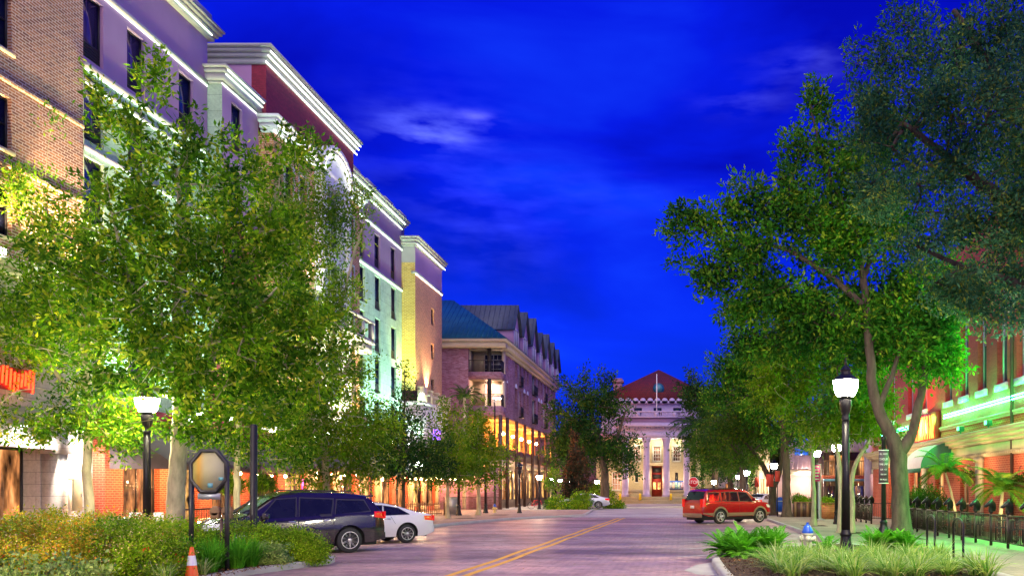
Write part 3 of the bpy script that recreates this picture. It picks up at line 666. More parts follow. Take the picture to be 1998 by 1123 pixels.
# purple neon on the end podium
M['neon_violet'] = em('neon_violet', (.28, .08, 1), 6)
T2 = thing('violet_neon_sign', 'small violet neon lettering on the podium above the far patio lights', 'neon sign', (PX+.1, 70.5, 6.0))
mb = MB()
rs = random.Random(4)
for row, z in enumerate((6.55, 5.95)):
    for k in range(5):
        y = 69.8+k*.42; kind = rs.randrange(4)
        if kind == 0: mb.tube([(PX+.12, y, z), (PX+.12, y, z+.42), (PX+.12, y+.22, z+.42)], .03, 5)
        elif kind == 1: mb.tube([(PX+.12, y+.22, z), (PX+.12, y, z), (PX+.12, y, z+.42)], .03, 5)
        elif kind == 2: mb.tube([(PX+.12, y+.11+.11*math.cos(a), z+.21+.2*math.sin(a)) for a in [q*.7 for q in range(10)]], .03, 5)
        else: mb.tube([(PX+.12, y, z), (PX+.12, y+.11, z+.5), (PX+.12, y+.22, z)], .03, 5)
part(T2, 'neon_tube', mb, 'neon_violet', True)
def lettering(T, text, loc, size, mat, face='-y', name='lettering', sub=None, ext=.004, sx=1.0, align='CENTER'):
    c = bpy.data.curves.new(name, 'FONT'); c.body = text; c.size = size; c.align_x = align; c.align_y = 'CENTER'; c.extrude = ext; c.space_line = .95
    tmp = bpy.data.objects.new('tmp_text', c); me = bpy.data.meshes.new_from_object(tmp); bpy.data.objects.remove(tmp); me.name = name
    o = bpy.data.objects.new(name, me); COL.objects.link(o); o.parent = sub or T; me.materials.clear(); me.materials.append(M[mat] if isinstance(mat, str) else mat)
    o.location = Vector(loc)-Vector(T.location); o.scale = (sx, 1, 1)
    o.rotation_euler = {'-y': (R(90), 0, 0), '+x': (R(90), 0, R(90)), '-x': (R(90), 0, R(-90))}[face] if isinstance(face, str) else face
    return o
# ------------------------------------------------------------------ apartment building
A = thing('apartment_building', 'purplish brick apartment building with blue metal roof and a row of gabled dormers', 'building', (-17.3, 79.5, 0))
AXF, AY0, AY1 = -17.2, 79.5, 113.0
# front (towards the camera) with two storeys of corner balconies
cb0, cb1 = -20.3, AXF-.0
mb = MB()
wall(mb, 'y', AY0, -1, -45, cb0, 0, 15.2, [(-26, -24.5, 10.2, 12.4), (-26, -24.5, 13.2, 15)], thick=.4)
mb.box(cb0, AXF, AY0, AY0+.4, 12.35, 13.0); mb.box(cb0, AXF, AY0, AY0+.4, 8.9, 9.8); mb.box(cb0, AXF, AY0, AY0+.4, 0, 4)
part(A, 'wall', mb, 'brick_apt', True)
doors = []; fw = []
for (y, w) in ((82.2, .5), (86.5, 1.1), (91.0, 1.1), (92.9, 1.1), (100.0, 1.2), (101.8, 1.2), (106.6, 1.1), (110, 1.1)):
    fw += [(y-w/2, y+w/2, 13.3, 15.0)]; doors += [(y-w/2, y+w/2, 10.2, 12.3)]
bal = []
for (y, w) in ((88.6, 1.3), (96.8, 2.4), (104.3, 1.6)):
    bal += [(y-w/2, y+w/2, 12.7, 15.1), (y-w/2, y+w/2, 9.5, 12.2)]
mb = MB(); wall(mb, 'x', AXF, 1, AY0+1.9, AY1, 8.9, 15.35, fw+doors+bal, depth=.3, thick=.5)
mb.box(AXF-.4, AXF, AY0+.4, AY0+1.9, 12.35, 13.0); mb.box(AXF-.4, AXF, AY0+.4, AY0+1.9, 8.9, 9.8); part(A, 'wall', mb, 'brick_apt', True)
for o in fw: window(A, 'x', AXF, 1, *o, depth=.3, frame='frame_white', glass='glass_blue', nx=1, nz=2, fw=.09)
for o in doors:
    w = window(A, 'x', AXF, 1, *o, depth=.3, frame='frame_white', glass='glass_blue', nx=1, nz=2, fw=.09)
    c, h = (o[0]+o[1])/2, (o[1]-o[0])/2; mb = MB(); mb.prism([(c-h, 12.3)]+[(c-h*math.cos(math.pi*i/10), 12.3+h*.8*math.sin(math.pi*i/10)) for i in range(11)][1:], AXF+.0, AXF+.03, 'x'); part(A, 'window_head', mb, 'frame_white', True)
for o in bal:
    w = window(A, 'x', AXF, 1, *o, depth=.28, frame='frame_white', glass='glass_blue', nx=2, nz=1, fw=.09, name='balcony_door')
    mb = MB(); n = int((o[1]-o[0])/.16)
    for k in range(n+1): y = o[0]+(o[1]-o[0])*k/n; mb.box(AXF+.22, AXF+.25, y-.012, y+.012, o[2], o[2]+1.0)
    mb.box(AXF+.2, AXF+.27, o[0]-.03, o[1]+.03, o[2]+1.0, o[2]+1.05); mb.box(AXF, AXF+.27, o[0]-.03, o[1]+.03, o[2]-.08, o[2]); part(A, 'balcony_rail', mb, 'metal_black', True)
for z0, z1, lit in ((13.0, 15.2, 0), (9.8, 12.35, 1)):
    mb = MB(); mb.box(cb0-.02, AXF-.3, AY0+1.9, AY0+2.05, z0, z1); mb.box(cb0-.15, cb0, AY0+.4, AY0+2, z0, z1); mb.box(cb0, AXF-.1, AY0+.42, AY0+1.88, z1-.06, z1-.01); mb.box(AXF-.25, AXF, AY0+1.3, AY0+1.9, z0, z1)
    part(A, 'loggia_wall', mb, 'plaster_warm', True)
    mb = MB(); mb.box(cb0+1.15, cb0+1.95, AY0+1.82, AY0+1.89, z0+.05, z1-.35); mb.box(cb0+2.0, cb0+2.75, AY0+1.82, AY0+1.89, z0+.05, z1-.35)
    fr = MB(); fr.box(cb0+1.08, cb0+2.82, AY0+1.85, AY0+1.895, z0+.0, z1-.28); w = part(A, 'french_window', fr, 'frame_white', True); part(A, 'pane', mb, 'win_pink' if lit else 'glass_blue', True, sub=w)
    g = MB()
    for k in range(1, 4): z = z0+.05+(z1-z0-.4)*k/4; g.box(cb0+1.15, cb0+2.75, AY0+1.805, AY0+1.818, z-.02, z+.02)
    for k in range(1, 4): g.box(cb0+1.15+.4*k-.015, cb0+1.15+.4*k+.015, AY0+1.806, AY0+1.817, z0+.05, z1-.35)
    part(A, 'glazing_bars', g, 'frame_white', True, sub=w)
    mb = MB(); n = 26
    for k in range(n+1): x = cb0+(AXF-cb0)*k/n; mb.box(x-.015, x+.015, AY0+.02, AY0+.05, z0, z0+1.05)
    for k in range(12): y = AY0+.1+k*.15; mb.box(AXF-.05, AXF-.02, y-.015, y+.015, z0, z0+1.05)
    mb.box(cb0, AXF-.01, AY0, AY0+.07, z0+1.05, z0+1.11); mb.box(AXF-.07, AXF-.005, AY0+.08, AY0+1.9, z0+1.05, z0+1.11); part(A, 'balcony_rail', mb, 'metal_black', True)
mb = MB(); mb.box(AXF-1.35, AXF-1.0, AY0+.1, AY0+.4, 9.8, 15.25); part(A, 'column', mb, 'frame_dark', True)
light('balcony_light', 'POINT', (-18.6, AY0+1.1, 11.9), 150, (1, .62, .45), A)
f = thing('ceiling_fan', 'small dark ceiling fan in the lit corner balcony', 'ceiling fan', (-18.9, AY0+1.1, 12.05)); mb = MB(); mb.tube([(0, 0, .24), (0, 0, 0)], .05, 6)
for k in range(5): a = k*1.2566; mb.bar((0, 0, .02), (.5*math.cos(a), .5*math.sin(a), .02), .12, .02)
part(f, 'blades', mb, 'metal_black')
# side and rear walls as solid mass behind
mb = MB(); mb.box(-45, AXF-.6, AY0+2.1, AY1, 8.95, 15.3); mb.box(-45, -20.3, AY0+2.1, AY1, .1, 8.7); part(A, 'core', mb, 'plaster_warm', True)
# eaves
mb = MB(); mb.box(-45, AXF+.45, AY0-.55, AY0+.5, 15.25, 15.75); mb.box(AXF-.4, AXF+.45, AY0+.5, AY1+.3, 15.25, 15.75); mb.box(-45, AXF+.65, AY0-.75, AY1+.3, 15.76, 16.0); mb.box(AXF-.1, AXF+.2, AY0+2, AY1, 14.95, 15.25); part(A, 'eave', mb, 'trim_cream', True)
# roof (hip end) with standing seams
mb = MB(); ex, ey, ez = AXF+.7, AY0-.8, 16.02; rx, ry, rz_ = AXF-6.2, AY0+6.2, 21.1
mb.add([(-45, ey, ez), (ex, ey, ez), (ex, AY1+.4, ez), (-45, AY1+.4, ez), (rx, ry, rz_), (rx, AY1-6, rz_), (-45, ry, rz_), (-45, AY1-6, rz_)], [(0, 1, 4, 6), (1, 2, 5, 4), (4, 5, 7, 6), (2, 3, 7, 5), (0, 3, 2, 1)])
for k in range(48):
    x = -40+k*.48
    if x > ex: break
    t = 1 if x < rx else (ex-x)/(ex-rx); mb.bar((x, ey, ez+.02), (x, ey+(ry-ey)*t, ez+(rz_-ez)*t+.02), .05)
part(A, 'roof', mb, 'roof_metal', True)
for i, (px, D, zp) in enumerate(((997, 85.2, 20.5), (1015.6, 90, 20.8), (1032.5, 95.2, 21.2), (1046, 99.6, 20.4), (1059, 104.4, 21.1), (1071.7, 108.6, 20.8), (1083, 112.6, 20.6))):
    x = AXF+.25; w = 1.75; zb = 18.1 if i else 18.0
    mb = MB(); mb.prism([(D-w, 16.0), (D+w, 16.0), (D+w, zb), (D, zp-.15), (D-w, zb)], x-5.5, x, 'x'); dm = part(A, 'dormer', mb, 'stucco', True)
    L = 5.8 if i else 7.0
    mb = MB(); o_ = .25; hh = (zp-zb)
    for s in (-1, 1):
        mb.add([(x+.3, D, zp), (x+.3, D+s*(w+o_), zb-.25), (x-L, D+s*(w+o_), zb-.25), (x-L, D, zp), (x+.3, D, zp-.14), (x+.3, D+s*(w+o_), zb-.39), (x-L, D+s*(w+o_), zb-.39), (x-L, D, zp-.14)],
               [(0, 1, 2, 3), (4, 7, 6, 5), (0, 4, 5, 1), (1, 5, 6, 2), (2, 6, 7, 3)])
        for k in range(12): mb.bar((x-k*.5, D, zp+.02), (x-k*.5, D+s*(w+o_), zb-.23), .04)
    part(A, 'dormer_roof', mb, 'roof_dark', True, sub=dm)
    mb = MB()
    for s in (-.55, .55): mb.box(x, x+.03, D+s-.35, D+s+.35, 16.3, 17.9)
    part(A, 'dormer_window', mb, 'glass_blue', True, sub=dm)
    mb = MB(); mb.box(x+.0, x+.045, D-1.05, D+1.05, 17.95, 18.08); mb.box(x, x+.05, D-.06, D+.06, 16.2, 17.9); mb.box(x, x+.05, D-1.05, D-.93, 16.2, 17.9); mb.box(x, x+.05, D+.93, D+1.05, 16.2, 17.9); part(A, 'window_frame', mb, 'frame_white', True, sub=dm)
# lower gallery: lit recessed storey, deck, shopfront
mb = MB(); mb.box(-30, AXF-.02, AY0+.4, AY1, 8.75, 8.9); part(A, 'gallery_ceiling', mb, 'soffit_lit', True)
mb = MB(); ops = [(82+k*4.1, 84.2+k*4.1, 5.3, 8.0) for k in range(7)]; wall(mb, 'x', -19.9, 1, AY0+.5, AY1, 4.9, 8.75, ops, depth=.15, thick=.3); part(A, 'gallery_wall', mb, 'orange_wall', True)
for o in ops: window(A, 'x', -19.9, 1, *o, depth=.15, frame='frame_dark', glass='win_room_dim', nx=2, nz=3)
mb = MB(); mb.box(-19.9, AXF, AY0-.1, AY1, 4.85, 5.0); mb.box(AXF-.12, AXF, AY0-.1, AY1, 5.0, 5.9); mb.box(-21.9, AXF, AY0-.1, AY0, 5.0, 5.9); part(A, 'deck_rail', mb, 'metal_brown', True)
mb = MB(); mb.box(-19.9, AXF-.05, AY0, AY1, 4.2, 4.84); part(A, 'fascia', mb, 'trim_cream', True)
ys = [(DX(p, AXF)) for p in (974, 987.6, 1005.8, 1022, 1037, 1050, 1062.7, 1074)]
for y in ys: mb = MB(); mb.box(AXF-.02, AXF+.26, y-.16, y+.16, .1, 8.88); part(A, 'column', mb, 'metal_brown', True)
mb = MB(); ops = [(80.2+k*2.9, 82.4+k*2.9, .9, 3.9) for k in range(11)]; wall(mb, 'x', -17.9, 1, AY0+.2, AY1, .1, 4.2, ops, depth=.15, thick=.3); part(A, 'shopfront_wall', mb, 'metal_brown', True)
for i, o in enumerate(ops): window(A, 'x', -17.9, 1, *o, depth=.15, frame='frame_dark', glass=('win_room', 'win_room_dim')[i % 3 == 1], nx=2, nz=3, name='shop_window')
mb = MB(); wall(mb, 'y', AY0+.2, -1, -30, -18.0, .1, 4.2, [(-28.5, -26.5, .2, 3.2), (-25.3, -23.4, .2, 3.2), (-22.5, -20.2, .2, 3.2)], depth=.2, thick=.3); part(A, 'shopfront_wall', mb, 'orange_wall', True)
for o in [(-28.5, -26.5, .2, 3.2), (-25.3, -23.4, .2, 3.2), (-22.5, -20.2, .2, 3.2)]: window(A, 'y', AY0+.2, -1, *o, depth=.2, glass='win_room_dim', nx=2, nz=1, name='shop_window')
for p in [(AXF-.5, ys[1]+1+k*4.6, 7.4) for k in range(5)]: mb = MB(); mb.ball(p, .16, 8, 6); part(A, 'globe_light', mb, 'bulb', True, True)
for p in ((-19.5, AY0-.2, 3.3), (-21.4, AY0-.2, 3.3), (-23.8, AY0-.2, 3.3), (-18.6, AY0-.2, 3.4)): mb = MB(); mb.ball(p, .11, 8, 6); part(A, 'globe_light', mb, 'bulb', True, True)
for y in (83, 89, 96, 103, 109): light('gallery_light', 'POINT', (-17.5, y, 3.4), 160, (1, .62, .3), A); light('gallery_light', 'POINT', (-18.4, y, 7.3), 850, (1, .33, .07), A, size=.15)
for x in (-19.6, -22.5): light('gallery_light', 'POINT', (x, AY0-.9, 3.2), 520, (1, .5, .22), A)
# ------------------------------------------------------------------ columned theatre at the end of the street
DT = 112.0; k_ = DT/1650.; CX = -3.67
T = thing('theatre', 'pale stone theatre with four tall columns and red tiled roof at the street end', 'building', (CX, DT, 0))
mb = MB(); cols = (-4.17, -1.35, 1.29, 3.98)
wo = [(-1.35+.62, 1.29-.62, 1.02, 5.15)]          # entrance
for cx in (-2.76, -.03, 2.64): wo.append((cx-.5, cx+.5, 5.6+.2, 7.75))
for cx in (-2.76, 2.64): wo.append((cx-.2, cx+.2, 3.0, 4.25))
wo += [(-6.1, -4.95, 1.9, 4.3), (-6.0, -5.0, 5.8, 7.75), (5.3, 6.3, 5.8, 7.75), (5.3, 6.4, 1.9, 4.3)]
wo = [(CX+a, CX+b, z0, z1) for a, b, z0, z1 in wo]
wall(mb, 'y', DT+2.2, -1, CX-8.2, CX+8.2, .1, 8.9, wo, depth=.3, thick=.5); mb.box(CX-8.2, CX+8.2, DT+2.75, DT+16, .1, 8.8); part(T, 'wall', mb, 'stone_block', True)
for o in wo[1:4]: window(T, 'y', DT+2.2, -1, *o, depth=.3, frame='frame_white', glass='win_blind', nx=3, nz=4, fw=.07, surround='trim', sill='trim')
for o in wo[4:6]: window(T, 'y', DT+2.2, -1, *o, depth=.25, frame='frame_dark', glass='glass_dark', nx=1, nz=1, fw=.04, sill='trim')
for o in wo[6:]: window(T, 'y', DT+2.2, -1, *o, depth=.3, frame='frame_white', glass='win_blind', nx=3, nz=3, fw=.07, sill='trim')
o = wo[0]; mb = MB(); M['door_red'] = pm('door_red', (.30, .02, .015), .4)
mb.box(o[0], o[1], DT+2.38, DT+2.44, o[2], o[3]); dr = part(T, 'door', mb, 'door_red', True)
mb = MB()
for s in (-.32, .32): mb.box(CX-.03+s-.2, CX-.03+s+.2, DT+2.355, DT+2.378, 2.0, 2.95)
part(T, 'door_pane', mb, 'win_room', True, sub=dr)
mb = MB(); mb.box(o[0]+.12, o[1]-.12, DT+2.35, DT+2.378, 3.4, 4.0); mb.box(o[0]+.12, o[1]-.12, DT+2.35, DT+2.378, 4.25, 4.95); part(T, 'transom', mb, 'frame_dark', True, sub=dr)
mb = MB(); mb.box(o[0]-.3, o[0]-.01, DT+2.05, DT+2.25, 1.02, 5.15); mb.box(o[1]+.01, o[1]+.3, DT+2.05, DT+2.25, 1.02, 5.15); mb.box(o[0]-.45, o[1]+.45, DT+1.95, DT+2.25, 5.16, 5.6); part(T, 'door_surround', mb, 'trim_cream', True)
for cx in cols:
    mb = MB(); pr = [(.62, 1.0), (.62, 1.14), (.5, 1.2), (.56, 1.28), (.45, 1.36)]+[(.45-.06*(i/8)**1.5, 1.36+i*.76) for i in range(9)]+[(.42, 7.5), (.40, 7.75), (.48, 8.0), (.47, 8.2), (.60, 8.5), (.64, 8.62)]
    mb.lathe(pr, (CX+cx, DT+.4, 0), 24, flute=.05); mb.box(CX+cx-.62, CX+cx+.62, DT-.22, DT+1.02, 8.62, 8.78)
    for k in range(8):
        a = k*math.pi/4
        for z in (7.62, 7.98): mb.add([(CX+cx+.4*math.cos(a-.3), DT+.4+.4*math.sin(a-.3), z), (CX+cx+.4*math.cos(a+.3), DT+.4+.4*math.sin(a+.3), z), (CX+cx+.62*math.cos(a), DT+.4+.62*math.sin(a), z+.42)], [(0, 1, 2)])
    part(T, 'column', mb, 'lavender', True)
mb = MB(); mb.box(CX-5.1, CX+5.0, DT-.2, DT+2.19, 8.79, 9.55); mb.box(CX-5.0, CX+4.9, DT-.1, DT+2.19, 9.56, 10.25); mb.box(CX-5.5, CX+5.4, DT-.6, DT+2.19, 10.26, 10.6); mb.box(CX-5.3, CX+5.2, DT-.4, DT+2.19, 10.61, 10.8)
for k in range(26): mb.box(CX-5.0+k*.39, CX-5.0+k*.39+.2, DT-.45, DT-.2, 10.05, 10.25)
part(T, 'entablature', mb, 'lavender', True)
lettering(T, 'UNITED STATES POST OFFICE', (CX, DT-.13, 9.9), .42, 'stucco', ext=.02)
mb = MB(); mb.box(CX-8.4, CX+8.4, DT+2.0, DT+16, 8.9, 9.5); mb.box(CX-5.2, CX+5.1, DT+.4, DT+16, 10.81, 11.5); part(T, 'attic', mb, 'stucco_dark', True)
mb = MB(); mb.box(CX-5.1, CX+5.0, DT, DT+.3, 11.5, 11.66); mb.box(CX-5.1, CX+5.0, DT-.02, DT+.32, 12.2, 12.36)
for k in range(5): x = CX-4.95+k*2.45; mb.box(x-.25, x+.25, DT+.0, DT+.3, 11.67, 12.19)
for k in range(44):
    x = CX-4.9+k*.225
    mb.lathe([(.05, 11.66), (.09, 11.82), (.04, 12.0), (.07, 12.2)], (x, DT+.15, 0), 6)
part(T, 'balustrade', mb, 'lavender', True)
uo = [(CX+x-.55, CX+x+.55, 12.1, 13.2) for x in (-6.2, -2.7, -.0, 2.7, 6.2)]
mb = MB(); wall(mb, 'y', DT+4.5, -1, CX-7.8, CX+7.8, 9.4, 13.75, uo, thick=8); part(T, 'upper_wall', mb, 'lavender', True)
for q in uo: window(T, 'y', DT+4.5, -1, *q, frame='frame_dark', glass='glass_blue', nx=2, nz=1)
mb = MB(); mb.box(CX-8.3, CX+8.3, DT+4.0, DT+16, 13.76, 14.1)
for k in range(17): mb.lathe([(.42, -.05), (.42, .05)], (CX-8+k*1.0, DT+4.05, 14.1), 12, 'y')
part(T, 'roof_eave', mb, 'lavender', True)
mb = MB(); mb.add([(CX-8.5, DT+4.1, 14.35), (CX+8.5, DT+4.1, 14.35), (CX+8.5, DT+15.5, 14.35), (CX-8.5, DT+15.5, 14.35), (CX, DT+9.8, 19.2)], [(0, 1, 4), (1, 2, 4), (2, 3, 4), (3, 0, 4), (0, 3, 2, 1)]); part(T, 'roof', mb, 'roof_tile', True)
mb = MB(); mb.lathe([(.78, 0), (.78, 2.6)], (CX+.1, DT+5.4, 15.95), 20, 'y'); dm = part(T, 'round_dormer', mb, 'roof_metal', True)
mb = MB(); mb.lathe([(.55, 0), (.55, .06)], (CX+.1, DT+5.3, 15.95), 20, 'y'); part(T, 'pane', mb, pm('teal_pane', (.05, .2, .26), .3), True, sub=dm)
mb = MB(); mb.box(CX-6.3, CX-5.1, DT+7, DT+8.2, 14, 17.6); mb.box(CX-6.5, CX-4.9, DT+6.8, DT+8.4, 17.0, 17.35); part(T, 'chimney', mb, 'brick_apt', True)
mb = MB()
for i, (z, d) in enumerate(((.22, 2.3), (.42, 1.9), (.62, 1.5), (.82, 1.1), (1.0, .7))): mb.box(CX-6.6-.2*(5-i), CX+6.6+.2*(5-i), DT-d, DT+2.19, z-.2 if i else .1, z-.0015)
part(T, 'steps', mb, 'stone_block', True)
for x in (-2.76, -.03, 2.64): light('porch_light', 'POINT', (CX+x, DT+1.2, 8.3), 150, (1, .85, .5), T, size=.1)
for x in (-5.6, -2.8, 0, 2.8, 5.4): light('porch_light', 'POINT', (CX+x, DT+.6, 3.4), 100, (1, .72, .36), T, size=.1)
F = thing('flagpole', 'tall white flagpole in front of the red tiled roof', 'flagpole', (CX, DT+.9, 11.5)); mb = MB(); mb.tube([(0, 0, 0), (0, 0, 5.9)], [.08, .05], 8); part(F, 'pole', mb, 'white'); mb = MB(); mb.ball((0, 0, 6.0), .12); part(F, 'finial', mb, 'metal_brown')
# benches, yellow bollards, poster board
for i, (x, lb) in enumerate(((CX-2.76, 'stone bench between the two left columns of the theatre'), (CX+2.7, 'stone bench under the poster board of the theatre'))):
    b = thing('bench', lb, 'bench', (x, DT-.5, 1.0), group='benches on the theatre steps')
    mb = MB(); mb.box(-.95, .95, -.25, .25, .42, .52); part(b, 'seat', mb, 'stone_block'); mb = MB(); mb.box(-.95, .95, .2, .27, .55, .9); part(b, 'backrest', mb, 'stone_block')
    for s in (-.75, .75): mb = MB(); mb.box(s-.12, s+.12, -.22, .22, 0, .42); part(b, 'leg', mb, 'stone_block')
M['yellow'] = pm('yellow', (.85, .6, .01), .5)
for i, (px, lb) in enumerate(((1210, 'yellow bollard left of the leftmost theatre column'), (1249, 'yellow bollard between the left bench and the second column'), (1309, 'yellow bollard left of the bench under the poster board'))):
    mb = MB(); mb.lathe([(.16, 0), (.16, .75), (.1, .84), (.0001, .86)], (AX(px, DT-1.6), DT-1.6, .6), 12); single('bollard', mb, 'yellow', lb, 'bollard', (AX(px, DT-1.6), DT-1.6, .6), 'yellow bollards before the theatre')
b = thing('poster_board', 'blue-framed board of small posters on the theatre wall', 'notice board', (CX+2.6, DT+2.1, 2.1)); mb = MB(); mb.box(-1.0, 1.0, -.06, .05, -.1, 1.05); part(b, 'board', mb, 'plastic_blue')
rs = random.Random(3)
for k in range(5):
    x = -.92+k*.38; mb = MB(); mb.box(x, x+.32, -.08, -.062, 0, .85); part(b, 'poster', mb, pm('poster', (rs.uniform(.3, .8), rs.uniform(.3, .6), rs.uniform(.4, .8)), .6, var=.6, vs=6))
# dim buildings closing the side streets behind the trees
for (x0, x1, y, z, mt, nm, lb) in ((-40, -12.8, 128, 9.5, 'brick_apt', 'side_building', 'dim brick building glimpsed behind the reddish magnolia'), (5.2, 26, 132, 8.5, 'plaster_warm', 'side_building', 'dim building glimpsed under the trees right of the theatre')):
    T = thing(nm, lb, 'building', ((x0+x1)/2, y, 0)); ops = [(x0+1.2+k*2.6, x0+2.5+k*2.6, zz, zz+1.7) for k in range(int((x1-x0-2)/2.6)) for zz in (1.2, 5.0)]
    mb = MB(); wall(mb, 'y', y, -1, x0, x1, 0, z, ops, thick=8); part(T, 'wall', mb, mt, True); mb = MB(); mb.box(x0-.3, x1+.3, y-.3, y+8, z+.01, z+.35); part(T, 'cornice', mb, 'trim_cream', True)
    for k, o in enumerate(ops): window(T, 'y', y, -1, *o, glass='win_room_dim' if k % 3 == 0 else 'glass_dark')
# ------------------------------------------------------------------ painted red brick building, right
B = thing('brick_building', 'red painted brick building with tall windows and a green neon line along the right side', 'building', (13, 29, 0))
XR = 13.0; YB0, YB1 = 24.0, 58.0
wy = [DX(p, XR) for p in (1994.6, 1955, 1916, 1881.5, 1851)]
d_ = (wy[-1]-wy[0])/4; wy = [26.2, 29.2]+wy+[wy[-1]+4.2, wy[-1]+7.0, wy[-1]+11.2, wy[-1]+14]
uo = [(y-.55, y+.55, 6.25, 10.3) for y in wy]
mb = MB(); wall(mb, 'x', XR, -1, YB0, YB1, 5.05, 13.5, uo, depth=.32, thick=10); wall(mb, 'y', YB1+.004, 1, XR+.004, XR+10, 0, 13.5, [], thick=.3); part(B, 'wall', mb, 'brick_paint', True)
for o in uo:
    w_ = window(B, 'x', XR, -1, *o, depth=.3, frame='lavender', glass='glass_blue', nx=1, nz=2, fw=.13)
    mb = MB(); slab(mb, 'x', XR+.02, XR-.09, o[0]-.10, o[1]+.10, o[2]-.28, o[2]-.006); part(B, 'sill', mb, 'white', True, sub=w_)
for y in (wy[3]-1.3, 46.5): mb = MB(); mb.tube([(XR-.1, y, .3), (XR-.1, y, 13)], .07, 8); part(B, 'downpipe', mb, 'metal_brown', True)
mb = MB(); cornice(mb, 'x', XR, -1, YB0, YB1, 5.04, [(.08, .12), (.10, .08)], back=.3); part(B, 'band', mb, 'trim_cream', True)
lo = [(27, 28.1, .5, 3.0), (38.5, 39.7, .4, 3.0), (42.2, 43.6, .15, 3.05), (47, 48.4, .5, 3.0), (52, 53.5, .15, 3.0)]
mb = MB(); wall(mb, 'x', XR-.05, -1, YB0, YB1, .05, 3.3, lo, depth=.3, thick=1); part(B, 'shop_wall', mb, 'brick_shop', True)
for i, o in enumerate(lo): window(B, 'x', XR-.05, -1, *o, depth=.28, frame='trim_cream', glass='win_room_dim', nx=2, nz=3, fw=.1, name='shop_window')
mb = MB(); slab(mb, 'x', XR+.2, XR-.12, YB0, YB1, 3.32, 3.85); cornice(mb, 'x', XR, -1, YB0, YB1, 4.4, [(.10, .7), (.12, .62), (.16, .42), (.14, .25)], (0, 1), back=.3)
for k in range(int((YB1-YB0)/.22)): slab(mb, 'x', XR-.12, XR-.18, YB0+k*.22, YB0+k*.22+.11, 3.36, 3.5)
for y in (29.7, 36.9, 45.3, 50): slab(mb, 'x', XR-.04, XR-.2, y-.33, y+.33, .13, 3.33); slab(mb, 'x', XR-.04, XR-.26, y-.4, y+.4, 3.1, 3.31)
part(B, 'shop_cornice', mb, 'trim_cream', True)
mb = MB(); slab(mb, 'x', XR+.1, XR-.02, YB0, YB1, 4.42, 4.86); part(B, 'fascia', mb, 'brick_shop', True)
# barrel awning over the door
mb = MB(); ya, yb = 40.8, 43.9; n = 10; vs = []
for y in (ya, yb):
    for i in range(n+1): t = math.pi/2*i/n; vs.append((XR-.1-1.5*math.sin(t), y, 2.95+1.25*math.cos(t)))
mb.add(vs, [(i, i+1, n+2+i, n+1+i) for i in range(n)]); part(B, 'awning', mb, 'canvas_white', True)
mb = MB(); mb.add(vs[:n+1]+[(XR-.1, ya, 2.95)], [tuple(range(n+2))]); mb.box(XR-1.62, XR-1.58, ya, yb, 2.75, 2.96); part(B, 'awning_side', mb, 'canvas_green', True)
# green neon
M['neon_green'] = em('neon_green', (.035, 1, .22), 48)
mb = MB()
for (y0, y1, z) in ((31.5, wy[3]-1.42, 5.45), (wy[3]-1.2, 41.9, 5.45), (48.6, 55.5, 5.42)):
    for dz in (0, .13): mb.tube([(XR-.14, y0+.3*dz, z+dz), (XR-.14, y1, z+dz)], .022, 6)
for (y0, y1) in ((25, 31.4),): mb.tube([(XR-.14, y0, 5.45), (XR-.14, y1, 5.45)], .022, 6)
single('green_neon_line', mb, 'neon_green', 'double line of green neon tube glowing across the red brick wall', 'neon sign', (XR-.14, 25, 5.45))
for y in (27, 31, 35, 39, 43): light('neon_glow', 'POINT', (XR-.4, y, 5.6), 300, (.01, 1, .10), B, size=.3)
# uplights under the palms
for x, y in ((12.35, 31.2), (12.0, 35.2)): light('palm_uplight', 'SPOT', (x-.4, y, .25), 170, (1, .72, .32), B, target=(x-.5, y+.6, 2.2), size=.06, spot=100, blend=.9)
# red neon sign
T2 = thing('red_neon_sign', 'red and orange neon sign of wavy upright strokes on the right brick building', 'neon sign', (XR-.3, 43.5, 5.0)); M['neon_orange'] = em('neon_orange', (1, .16, .03), 4)
mb = MB()
for k in range(11):
    y = 43.0+k*.36; mb.tube([(XR-.34+.05*math.sin(k), y+.1*math.sin(z*5+k), 4.55+z) for z in (0, .3, .6, .9, 1.2)], .035, 6)
part(T2, 'neon_tube', mb, 'neon_orange', True); mb = MB(); mb.box(XR-.26, XR-.06, 42.8, 47.1, 4.5, 5.9); part(T2, 'backing', mb, pm('neon_back', (.45, .03, .02), .5), True)
light('neon_glow', 'AREA', (XR-.5, 45, 5.2), 700, (1, .10, .04), T2, target=(XR, 45, 5.2), size=1)
# green floodlights on the ledge
for y, lb in ((30.2, 'nearest'), (34.9, 'second'), (38.4, 'third')):
    fl = thing('floodlight', f'small green floodlight on the cream ledge of the red building, {lb} of three', 'floodlight', (XR-.45, y, 4.42), group='green floodlights on the ledge')
    mb = MB(); mb.bar((0, 0, 0), (0, 0, .12), .05); mb.cbox((0, 0, .24), (.22, .34, .22)); part(fl, 'housing', mb, 'canvas_green'); mb = MB(); mb.cbox((-.12, 0, .26), (.012, .28, .16)); part(fl, 'lens', mb, em('lens_green', (.1, 1, .4), 3))
for y, tg in ((30.2, (8.8, 30.5, 9)), (34.9, (8.8, 31, 8)), (38.4, (8.5, 31, 10)), (27, (9, 28, .0))):
    light('green_beam', 'SPOT', (XR-.75, y, 4.75 if tg[2] else 6.0), 1150 if tg[2] else 3600, (.05, 1, .12), B, target=tg, size=.1, spot=75 if tg[2] else 90, blend=.8)
for y in (28.5, 32.2, 35.8, 39.5, 47, 53): light('shop_light', 'POINT', (XR-.9, y, 3.0), 42, (1, .60, .28), B, size=.08)

